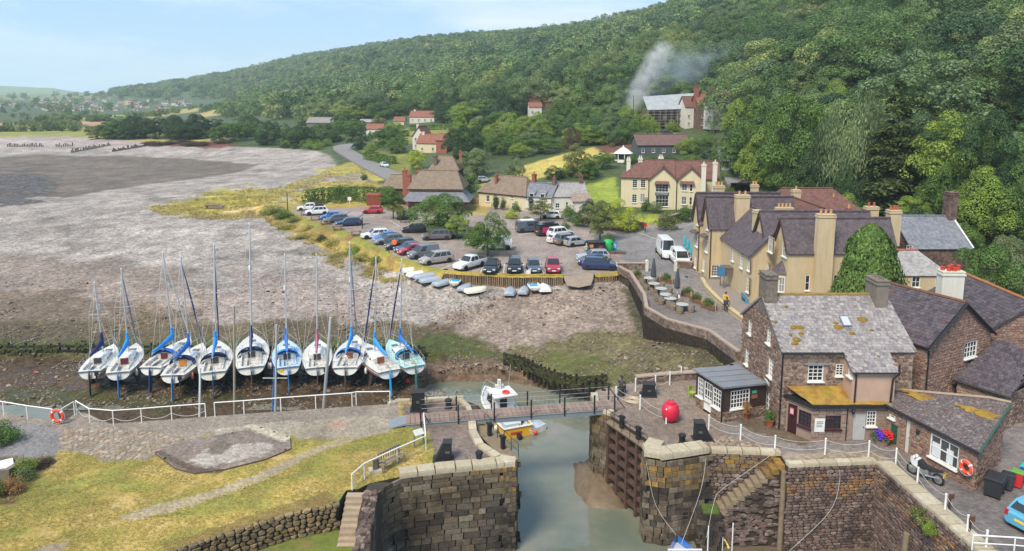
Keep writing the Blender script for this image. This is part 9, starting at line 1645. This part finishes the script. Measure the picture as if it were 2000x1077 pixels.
def boxes():
 t=thing('rust_container','rust red corrugated container at the back of the car park','container',G(730,402),R(-4));rm=M('rust red paint',tuple(tone((150,82,66))),.25,2,.8);MB().box(-1.35,1.35,0,2.2,0,2.0).obj('body',rm,t);MB().loft([[(-1.45,-.1,2.0),(-1.45,1.1,2.3),(-1.45,2.3,2.0)],[(1.45,-.1,2.0),(1.45,1.1,2.3),(1.45,2.3,2.0)]]).obj('roof',rm,t)
 for k in range(12):MB().box(-1.3+k*.22,-1.2+k*.22,-.05,-.003,.1,1.9).obj('corrugation',rm,t)
 t=thing('recycling_container','dark boxy recycling container with posters by the car park exit','container',G(1166,500),R(6));MB().box(-1.1,1.1,0,1.5,0,1.7).obj('body',MIRON,t);MB().box(-1.15,1.15,-.05,1.55,1.7,1.78).obj('lid',MTRIM,t);MB().box(.1,.8,-.03,-.003,.5,1.3).obj('poster',M('dark red poster',(.2,.05,.05),.3,6),t);MB().box(-1.0,-.5,-.03,-.003,1.1,1.5).obj('poster',M('orange poster',(.7,.25,.05),.1),t)
 t=thing('bottle_bank','bright green bottle bank beside the dark recycling container','container',G(1174,494)+Vector((.9,.3,0)),0);gp=M('bright green plastic',(.02,.38,.09),.1,2,.5);MB().lathe([(.62,0),(.72,.3),(.72,1.3),(.6,1.6),(.3,1.75),(.05,1.78)],18).obj('body',gp,t,50)
 for k in range(4):a=PI/2*k+.8;MB().lathe([(.13,0),(.13,.06)],10,M_=Matrix.Translation((.68*math.cos(a),.68*math.sin(a),1.25))@Matrix.Rotation(a,4,'Z')@Matrix.Rotation(PI/2,4,'Y')).obj('bottle_hole',MTRIM,t)
 t=thing('blue_sandwich_board','blue pavement sign beside the bottle bank','sign',G(1199,492),.1);MB().box(-.4,.4,-.05,.05,.1,1.35).obj('panel',M('blue board',(.03,.22,.42),.15,4),t);MB().box(-.3,.3,-.06,-.052,.5,1.1).obj('print',M('pale blue print',(.3,.5,.62),.3,8),t)
 for x in(-.35,.35):MB().box(x-.04,x+.04,-.25,.25,0,.1).obj('foot',MTRIM,t)
 for px,py,lb in((779,425,'left one of two red bins by the sapling'),(792,425,'right one of two red bins by the sapling')):bin_(px,py,.7,.6,1.2,M('red plastic',(.6,.03,.04)),M('red plastic',(.6,.03,.04)),lb,0,'red_bin')
 t=thing('lifebuoy_housing','orange lifebuoy housing on a post at the edge of the bank','life ring',G(771,493));MB().box(-.05,.05,-.05,.05,0,1.2).obj('post',MDKWOOD,t);MB().lathe([(.3,-.1),(.36,-.05),(.36,.05),(.3,.1)],16,M_=Matrix.Translation((0,-.1,1.35))@Matrix.Rotation(PI/2,4,'X')).obj('housing',M('orange plastic',(.8,.16,.02),.08),t)
 t=thing('footpath_post','dark wooden sign post at the edge of the bank','post',G(760,494));MB().box(-.06,.06,-.06,.06,0,1.3).obj('post',MDKWOOD,t);MB().box(-.1,.1,-.08,-.06,.9,1.2).obj('plate',MGALV,t)
 t=thing('post_box','small red post box on a pole by the garden wall','post box',G(1260,455));MB().box(-.05,.05,-.05,.05,0,1.0).obj('pole',MIRON,t);MB().box(-.2,.2,-.18,.18,.95,1.55).obj('box',PR,t)
 t=thing('white_notice','small white notice standing in the long wild hedge','sign',G(683,399));MB().box(-.04,.04,-.04,.04,0,1.3).obj('post',MWHITE,t);MB().box(-.35,.35,-.06,-.03,.7,1.4).obj('panel',MWHITE,t)
 t=thing('red_post','short red post at the upper left of the car park','post',G(623,397));MB().lathe([(.12,0),(.12,.8),(.05,.9)],8).obj('post',M('red post paint',(.4,.04,.03),.1),t);MB().lathe([(.15,.55),(.15,.7)],8).obj('band',MWHITE,t)
 t=thing('slip_notice','white notice board at the top of the palisade','sign',G(1032,537));MB().box(-.03,.03,-.03,.03,0,.6).obj('post',MWHITE,t);MB().box(-.25,.25,-.05,-.02,.1,.55).obj('panel',MWHITE,t)
 t=thing('log_pile','heap of driftwood logs on the grassy shingle','logs',T(420,407));r=random.Random(2)
 for k in range(11):z=.15+.28*(k//5);MB().tube([(-1.4+r.uniform(-.5,.5),-.8+(k%5)*.4,z),(1.4+r.uniform(-.5,.5),-.8+(k%5)*.4+r.uniform(-.2,.2),z)],.15,6).obj('log',M('driftwood',tuple(tone((140,122,108))),.3),t)
 for px,lb in((1263,'left white gate post of the lane'),(1319,'right white gate post of the lane')):t=thing('gate_post',lb,'post',G(px,530));MB().box(-.16,.16,-.16,.16,0,1.25).obj('shaft',MWHITEW,t);MB().lathe([(.24,1.25),(.2,1.32),(.02,1.42)],4).obj('cap',MWHITEW,t)
 p=T(1252,288);t=thing('excavator','small yellow excavator on the dug bank below the smoke','excavator',p);ym=M('digger yellow',(.7,.36,.02),.1)
 for s in(-.8,.8):MB().loft([[(-1.2,s-.25,.1),(-1.2,s+.25,.1),(-1.2,s+.25,.6),(-1.2,s-.25,.6)],[(1.2,s-.25,.1),(1.2,s+.25,.1),(1.2,s+.25,.6),(1.2,s-.25,.6)]]).obj('track',MTRIM,t)
 MB().box(-1.2,.9,-.9,.9,.7,1.5).obj('body',ym,t);MB().box(-.1,.9,-.9,.1,1.5,2.5).obj('cab',MGLASS,t);MB().tube([(.8,.4,1.3),(2.2,.4,3.2),(3.4,.4,2.2),(3.6,.4,.8)],[.22,.2,.16,.12],6).obj('boom',ym,t)
boxes()
def left_bed():
 t=thing('stone_trough','old stone trough with pale cloth at the left edge of the lawn','trough',G(-12,925),.25);b=MB();b.loft([[(x*f,y*f,z)for x,y in((-1.3,-.8),(1.1,-.9),(1.45,-.1),(1.2,.8),(-1.3,.9))]for f,z in((1.,0),(1.,.55),(.82,.58),(.8,.3))],cap=True);b.obj('basin',MRENDG,t);MB().cbox((.2,-.05,.36),(1.5,1.0,.08),rz=.4,rx=.15).obj('pale_cloth',MWHITE,t)
 for px,py,h,w,kd,lb in((10,866,48,62,'mid','green broom bush above the stone trough'),(48,925,34,44,'light','leafy green plants beside the stone trough'),(52,940,34,30,'grey','blue green herb beside the stone trough'),(24,962,34,46,'heath','rust orange shrub in the left bed'),(-8,970,40,40,'mid','green shrub at the very left edge'),(85,908,12,40,'purple','low brownish plants edging the lawn')):spx(px,py,h,w,kd,lb,0.)
 for px,py,h,w,kd,lb in((1805,1005,34,60,'olive','wall weed hanging above the timber piles'),(1812,1028,30,26,'light','bright fern tuft on the basin wall')):p=G(px,py,-.5);p.z-=.35;p.y-=.2;shrub(p,h*p.y/F,w*p.y/F,kd,lb,name='wall_plant',cat='plant')
 for px,py,lb in((1585,912,'small weed tuft on the basin coping, left'),(1618,912,'small weed tuft on the basin coping, right')):p=G(px,py,-.25);shrub(p,.35,.7,'olive',lb,name='wall_plant',cat='plant')
left_bed()
# people
MSKIN=M('skin',(.45,.28,.2),.05,5,.6,bump=0)
def person(p,rz,label,J,top,legs,hair,h=1.0,shoes=None,head_cover=None):
 """J: joints in metres; one continuous skinned body"""
 nodes=[];edges=[];rad=[]
 def n(v,r,par=None):
  nodes.append(Vector(v));rad.append(r)
  if par is not None:edges.append((par,len(nodes)-1))
  return len(nodes)-1
 g=lambda k:Vector(J[k]);pel=n(g('pelvis'),.125);ab=n(g('pelvis').lerp(g('chest'),.5),.12,pel);ch=n(g('chest'),.14,ab);nk=n(g('neck'),.055,ch);hd=n(g('head')-Vector((0,0,.04)),.082,nk);n(g('head')+Vector((0,0,.09)),.08,hd);region={}
 for s in 'LR':
  sh=n(g('sh'+s),.062,ch);el=n(g('el'+s),.045,sh);wr=n(g('wr'+s),.03,el);d=(g('wr'+s)-g('el'+s)).normalized();sd=d.cross(Vector((0,0,1)));sd=sd.normalized()if sd.length>.1 else Vector((1,0,0));pm=n(g('wr'+s)+d*.07,.036,wr)
  for k in range(4):a=n(g('wr'+s)+d*.12+sd*(.03-.02*k),.0095,pm);n(g('wr'+s)+d*(.165+.012*(k in(1,2)))+sd*(.032-.021*k)+Vector((0,0,-.02)),.008,a)
  a=n(g('wr'+s)+d*.06+sd*.05,.011,pm);n(g('wr'+s)+d*.1+sd*.065,.009,a)
  hp=n(g('hip'+s),.095,pel);kn=n(g('kn'+s),.062,hp);an=n(g('an'+s),.042,kn);fw=Vector((0,-1,0));n(g('an'+s)+fw*.15+Vector((0,0,-.05)),.038,an)
 me=bpy.data.meshes.new('person');me.from_pydata(nodes,edges,[]);o=bpy.data.objects.new('tmp',me);COL.objects.link(o);o.modifiers.new('s','SKIN');sv=me.skin_vertices[0].data
 for i,r in enumerate(rad):sv[i].radius=(r,r*(.78 if i in(0,1,2)else 1));sv[i].use_root=i==0
 o.modifiers.new('d','SUBSURF').levels=1;dg=bpy.context.evaluated_depsgraph_get();m2=bpy.data.meshes.new_from_object(o.evaluated_get(dg));bpy.data.objects.remove(o)
 m2.materials.clear()
 for m in(top,legs,MSKIN,shoes or MTRIM):m2.materials.append(m)
 kL=[g('kn'+s)for s in 'LR'];idx=[]
 for f in m2.polygons:
  c=f.center;dist=lambda a,b:((c-a)-(b-a)*max(0,min(1,(c-a).dot(b-a)/max(1e-6,(b-a).length_squared)))).length
  opts=[(dist(g('pelvis').lerp(g('chest'),.3),g('neck'))-.10,0),(min(dist(g('hip'+s),g('kn'+s))for s in 'LR')-.05,1),(min(dist(g('kn'+s),g('an'+s))for s in 'LR')-.03,1),(dist(g('head')-Vector((0,0,.09)),g('head')+Vector((0,0,.1)))-.05,2),(min(dist(g('sh'+s),g('el'+s))for s in 'LR')-.03,0),(min(dist(g('el'+s),g('wr'+s))for s in 'LR')-.02,0),(min((c-(g('wr'+s)+(g('wr'+s)-g('el'+s)).normalized()*.1)).length for s in 'LR')-.07,2),(min((c-(g('an'+s)+Vector((0,-.08,-.05)))).length for s in 'LR')-.08,3)]
  idx.append(min(opts)[1])
 m2.polygons.foreach_set('material_index',idx);m2.shade_smooth();b=bpy.data.objects.new('person',m2);COL.objects.link(b);b.location=p;b.rotation_euler=(0,0,rz);b.scale=(h,h,h);tag(b,label,'person')
 hm=MB();H=g('head');hm.lathe([(.09,-.02),(.105,.05),(.1,.11),(.06,.165),(.01,.18)],14,c=(H.x,H.y+.015,H.z));hm.obj('hair' if not head_cover else 'hat',head_cover or hair,b,60)
 f=MB();f.cbox((H.x,H.y-.088,H.z+.0),(.022,.03,.04));f.cbox((H.x-.085,H.y,H.z),(.02,.03,.05)).cbox((H.x+.085,H.y,H.z),(.02,.03,.05));f.obj('nose_and_ears',MSKIN,b)
 e=MB();e.cbox((H.x-.032,H.y-.082,H.z+.03),(.018,.01,.012)).cbox((H.x+.032,H.y-.082,H.z+.03),(.018,.01,.012)).cbox((H.x,H.y-.08,H.z-.045),(.04,.01,.008));e.obj('eyes_and_mouth',MBLACK,b);return b
def pose(kind):
 S=dict(pelvis=(0,0,.95),chest=(0,0,1.3),neck=(0,0,1.5),head=(0,-.01,1.63),shL=(-.19,0,1.42),shR=(.19,0,1.42),elL=(-.25,.02,1.15),elR=(.25,.02,1.15),wrL=(-.24,-.08,.92),wrR=(.24,-.08,.92),hipL=(-.1,0,.9),hipR=(.1,0,.9),knL=(-.11,-.02,.5),knR=(.12,0,.5),anL=(-.12,.02,.08),anR=(.13,.02,.08))
 if kind=='reach':S.update(elL=(-.25,-.2,1.25),wrL=(-.2,-.42,1.25),elR=(.25,-.18,1.2),wrR=(.2,-.4,1.12))
 if kind=='sit':S.update(pelvis=(0,.05,.55),chest=(0,.02,.9),neck=(0,-.03,1.1),head=(0,-.07,1.22),shL=(-.19,0,1.02),shR=(.19,0,1.02),elL=(-.25,-.1,.78),elR=(.25,-.1,.78),wrL=(-.14,-.32,.66),wrR=(.14,-.32,.66),hipL=(-.1,.02,.53),hipR=(.1,.02,.53),knL=(-.13,-.4,.53),knR=(.13,-.4,.53),anL=(-.13,-.42,.09),anR=(.14,-.4,.09))
 if kind=='bend':S.update(pelvis=(0,.12,.92),chest=(0,-.18,1.1),neck=(0,-.36,1.13),head=(0,-.48,1.1),shL=(-.19,-.28,1.12),shR=(.19,-.28,1.12),elL=(-.22,-.4,.86),elR=(.22,-.4,.86),wrL=(-.18,-.5,.62),wrR=(.18,-.5,.62),hipL=(-.1,.12,.88),hipR=(.1,.12,.88))
 if kind=='push':S.update(pelvis=(0,0,.93),chest=(0,-.06,1.28),neck=(0,-.1,1.48),head=(0,-.14,1.6),shL=(-.19,-.06,1.4),shR=(.19,-.06,1.4),elL=(-.25,-.2,1.16),elR=(.25,-.2,1.16),wrL=(-.2,-.42,1.05),wrR=(.2,-.42,1.05),knL=(-.11,-.12,.5),anL=(-.12,-.1,.08),knR=(.12,.06,.5),anR=(.13,.22,.1))
 return S
DKC=M('dark jacket',(.03,.032,.04),.15,6,.9);JEAN=M('jeans',(.04,.06,.12),.15,6,.9);HAIRB=M('brown hair',(.05,.03,.02),.2,20,.7);YJ=M('yellow jacket',(.80,.48,.02),.08,6,.8);LSH=M('pale shirt',(.55,.55,.52),.08,6,.9)
person(G(708,447),R(-70),'person in dark clothes standing behind the open tailgate of the navy estate',pose('reach'),DKC,DKC,HAIRB);person(G(1145,502),R(-150),'person in pale shirt standing at the recycling container',pose('stand'),LSH,M('dark trousers',(.03,.03,.035),.1),M('grey hair',(.4,.38,.35),.1));person(G(1213,771)+Vector((0,-.08,.05)),R(150),'person in dark clothes sitting on the black bollard',pose('sit'),M('brown jumper',(.06,.045,.045),.15),JEAN,HAIRB)
_wb=[o for o in bpy.data.objects if o.name.startswith('fishing_boat')][0]
person(_wb.matrix_basis@Vector((.75,1.0,.32)),R(60),'person in dark clothes bending over in the yellow fishing boat',pose('bend'),M('navy overalls',(.02,.025,.05),.15),M('navy overalls',(.02,.025,.05)),HAIRB)
q_=G(1418,606);person(q_+Vector((0,.42,0)),R(5),'person in yellow jacket pushing a wheelchair down the lane',pose('push'),YJ,DKC,HAIRB)
def wheelchair(q):
 t=thing('wheelchair','black wheelchair pushed down the lane','wheelchair',q,R(5))
 for s in(-1,1):MB().tube([(s*.28,.08+.28*math.cos(a),.3+.28*math.sin(a))for a in[2*PI*k/16 for k in range(16)]],.02,5,closed=True).obj('wheel',MTYRE,t);MB().tube([(s*.22,-.35+.08*math.cos(a),.1+.08*math.sin(a))for a in[2*PI*k/10 for k in range(10)]],.02,4,closed=True).obj('castor',MTYRE,t);MB().tube([(s*.22,.2,.95),(s*.22,.12,.5),(s*.22,-.3,.48),(s*.2,-.4,.12)],.018,5).obj('frame',MRIM,t)
 MB().box(-.22,.22,-.25,.15,.44,.5).obj('seat',MTRIM,t);MB().box(-.22,.22,.13,.17,.5,.9).obj('backrest',MTRIM,t)
wheelchair(q_+Vector((0,-.05,0)))
J_=pose('sit');J_={k:(v[0],v[1]-.12,v[2]-.03)for k,v in J_.items()}
person(q_+Vector((0,-.02,.02)),R(5),'person in dark clothes sitting in the wheelchair',J_,M('slate coat',(.06,.065,.08),.15),M('dark trousers',(.03,.03,.035)),HAIRB)
def tufts():
 rs=np.random.RandomState(4);b=MB();r=random.Random(5)
 for k in range(9):a=r.uniform(0,6.28);q=r.uniform(0,.5);x,y=math.cos(a)*q,math.sin(a)*q;h=r.uniform(.6,1.1);w=.09;b.add([(x-w,y,0),(x+w,y,0),(x+math.cos(a)*.35,y+math.sin(a)*.35,h)],[(0,1,2)],0,r.random())
 kinds=[b.mesh('grass tuft',leaf_mat('lawn blades',[(.46,.38,.13),(.40,.36,.12),(.50,.41,.16)]))];n=90000;x=rs.uniform(-34,-1,n);y=rs.uniform(28,46,n);px,py=PXv(x,y,np.zeros(n));ok=inpoly(x,y,QUAYL)
 bare=np.zeros(n,bool)
 for poly,col,amp,fz in ZL[:-1]:
  if poly[0]==(-500,900):continue
  bare|=inpoly(px+rs.normal(size=n)*3,py+rs.normal(size=n)*3,poly)
 ok&=~bare&(fbm(x/1.1,y/.8,9)>.36);s=rs.uniform(.03,.075,ok.sum());scatter('lawn_grass',np.stack([x[ok],y[ok],np.zeros(ok.sum())],1),np.stack([s*1.3,s*1.3,s],1),kinds)
 n=26000;px=rs.uniform(270,800,n);py=rs.uniform(330,525,n);keep=np.zeros(n,bool)
 for poly in([(280,402),(330,392),(400,378),(500,366),(545,378),(560,402),(530,418),(440,424),(330,420)],[(480,384),(560,362),(640,332),(700,318),(760,345),(720,362),(640,372),(540,388)],[(620,360),(700,352),(790,372),(780,400),(600,402),(560,392)],[(496,402),(560,398),(600,418),(650,436),(700,456),(780,500),(840,520),(790,524),(700,512),(620,480),(540,442)]):keep|=inpoly(px,py,poly)
 D0=np.array([ray(a,c)for a,c in zip(px[keep],py[keep])]);t=(.1-HC)/D0[:,2];x=D0[:,0]*t;y=D0[:,1]*t;z=terr(x,y);ok=(fbm(x/3,y/3,33)>.47)&(np.abs(z)<2.2)&~inpoly(x,y,CARPARK);x,y,z=x[ok],y[ok],z[ok];s=rs.uniform(.14,.45,len(x));scatter('bank_grass',np.stack([x,y,z],1),np.stack([s*1.5,s*1.5,s],1),[b.mesh('grass tuft',leaf_mat('bank blades',[(.42,.36,.10),(.28,.30,.07),(.46,.38,.15),(.34,.26,.10)]))])
tufts()
def paving():
 CB=[unit_stone('cobble',stone_mat('quay cobbles',[(170,152,136),(150,132,118),(186,170,154),(138,122,110),(160,142,120)],.25),110+s)for s in range(6)]
 for host,poly,sp,lim in(('quay_lawn',[(112,842),(200,836),(300,843),(362,858),(345,872),(280,896),(215,900),(180,888),(125,878)],.3,300),('quay_side',[(1345,862),(1420,850),(1520,880),(1525,886),(1392,882),(1340,880)],.26,300),('quay_side',[(1545,893),(1705,886),(1745,912),(1800,962),(1880,1045),(1865,1040),(1720,903),(1548,908)],.26,300)):
  h=[o for o in COL.objects if o.name.split('.')[0]==host][0];W=P2(poly);xs=[p[0]for p in W];ys=[p[1]for p in W];r=random.Random(len(poly));it=[];y=min(ys);row=0
  while y<max(ys):
   x=min(xs)+(row%2)*sp/2
   while x<max(xs):
    qx,qy=x+r.uniform(-.06,.06),y+r.uniform(-.05,.05)
    if inpoly(np.array([qx]),np.array([qy]),W)[0]and r.random()<.93:s=sp*r.uniform(.75,1.15);it.append((s-qy*.001,Matrix.Translation((qx,qy,-.01))@Matrix.Rotation(r.uniform(0,6.28),4,'Z')@Matrix.Rotation(-PI/2,4,'X')@Matrix.Diagonal((s*1.1,r.uniform(.035,.06),s*.85,1))))
    x+=sp*1.02
   y+=sp*.86;row+=1
  pieces(h,'cobble',it,CB,CB[0].materials[0],lim)
 ground_slab('concrete_footing',P2([(302,884),(352,862),(470,842),(495,829),(566,852),(568,876),(520,896),(440,916),(380,924),(342,914)],.1),.1,.14,ZL[6:12],(150,136,124),MLAWN,-.02,M('footing edge',tuple(tone((104,88,76))),.35,3,.95,bump=.7,bscale=9),.5)
paving()
# smoke and haze
def vol(name,dens_fn,col=(1,1,1)):
 m=bpy.data.materials.new(name);m.use_nodes=True;nt=m.node_tree
 for n in list(nt.nodes):nt.nodes.remove(n)
 o=nt.nodes.new('ShaderNodeOutputMaterial');v=nt.nodes.new('ShaderNodeVolumePrincipled');v.inputs['Color'].default_value=(*col,1);nt.links.new(v.outputs[0],o.inputs['Volume']);dens_fn(nt,v);return m
def smoke():
 p=T(1236,250);y0=p.y;t=thing('smoke','pale wispy column of bonfire smoke drifting up the wooded slope','smoke',p);tag(t,kind='stuff')
 def mk(dens,sc,col,lo,hi):
  def d(nt,v):
   tc=nt.nodes.new('ShaderNodeTexCoord');ln=nt.nodes.new('ShaderNodeVectorMath');ln.operation='LENGTH';nt.links.new(tc.outputs['Object'],ln.inputs[0]);fall=ramp(nt,ln.outputs['Value'],[(.0,1.),(.5,.45),(.95,0.)])
   g=nt.nodes.new('ShaderNodeNewGeometry');n=nz(nt,g.outputs['Position'],sc,6,.7);n.inputs['Distortion'].default_value=.6;f=ramp(nt,n.outputs[0],[(lo,0.),(hi,1.)]);nt.links.new(mth(nt,'MULTIPLY',mth(nt,'MULTIPLY',f,fall),dens),v.inputs['Density'])
  return vol('wood smoke',d,col)
 ma=mk(.42,.22,(1.,1.,1.),.36,.6);mb=mk(.085,.12,(.75,.86,.98),.36,.66);b=MB();b.lathe([(math.sin(a),-math.cos(a))for a in[.05+(PI-.1)*k/8 for k in range(9)]],14);ms=b.mesh('smoke_puff',ma);mb_=b.mesh('smoke_puff',mb)
 for me,L in((ms,((1233,238,8,16),(1236,218,13,20),(1242,196,20,24),(1252,172,24,26),(1266,148,26,28),(1282,122,28,30),(1296,100,24,22))),(mb_,((1262,190,60,34),(1310,165,70,40),(1370,140,80,40),(1440,118,80,36),(1510,96,60,30),(1330,120,60,40)))):
  for px,py,w,h in L:
   c=D(px,py,y0+(14 if me is mb_ else 4));k=c.y/F;o=bpy.data.objects.new('smoke_puff',me);COL.objects.link(o);o.parent=t;o.location=c-p;o.scale=(w*k*1.15,min(w,h)*k,h*k*1.15);tag(o,kind='stuff')
smoke()
def haze():
 b=MB();b.box(-6500,8000,-200,7000,-8,330)
 def d(nt,v):v.inputs['Density'].default_value=.00016;v.inputs['Anisotropy'].default_value=-.1
 tag(b.obj('haze',vol('sea haze',d,(.78,.92,1.0))),kind='stuff')
haze()
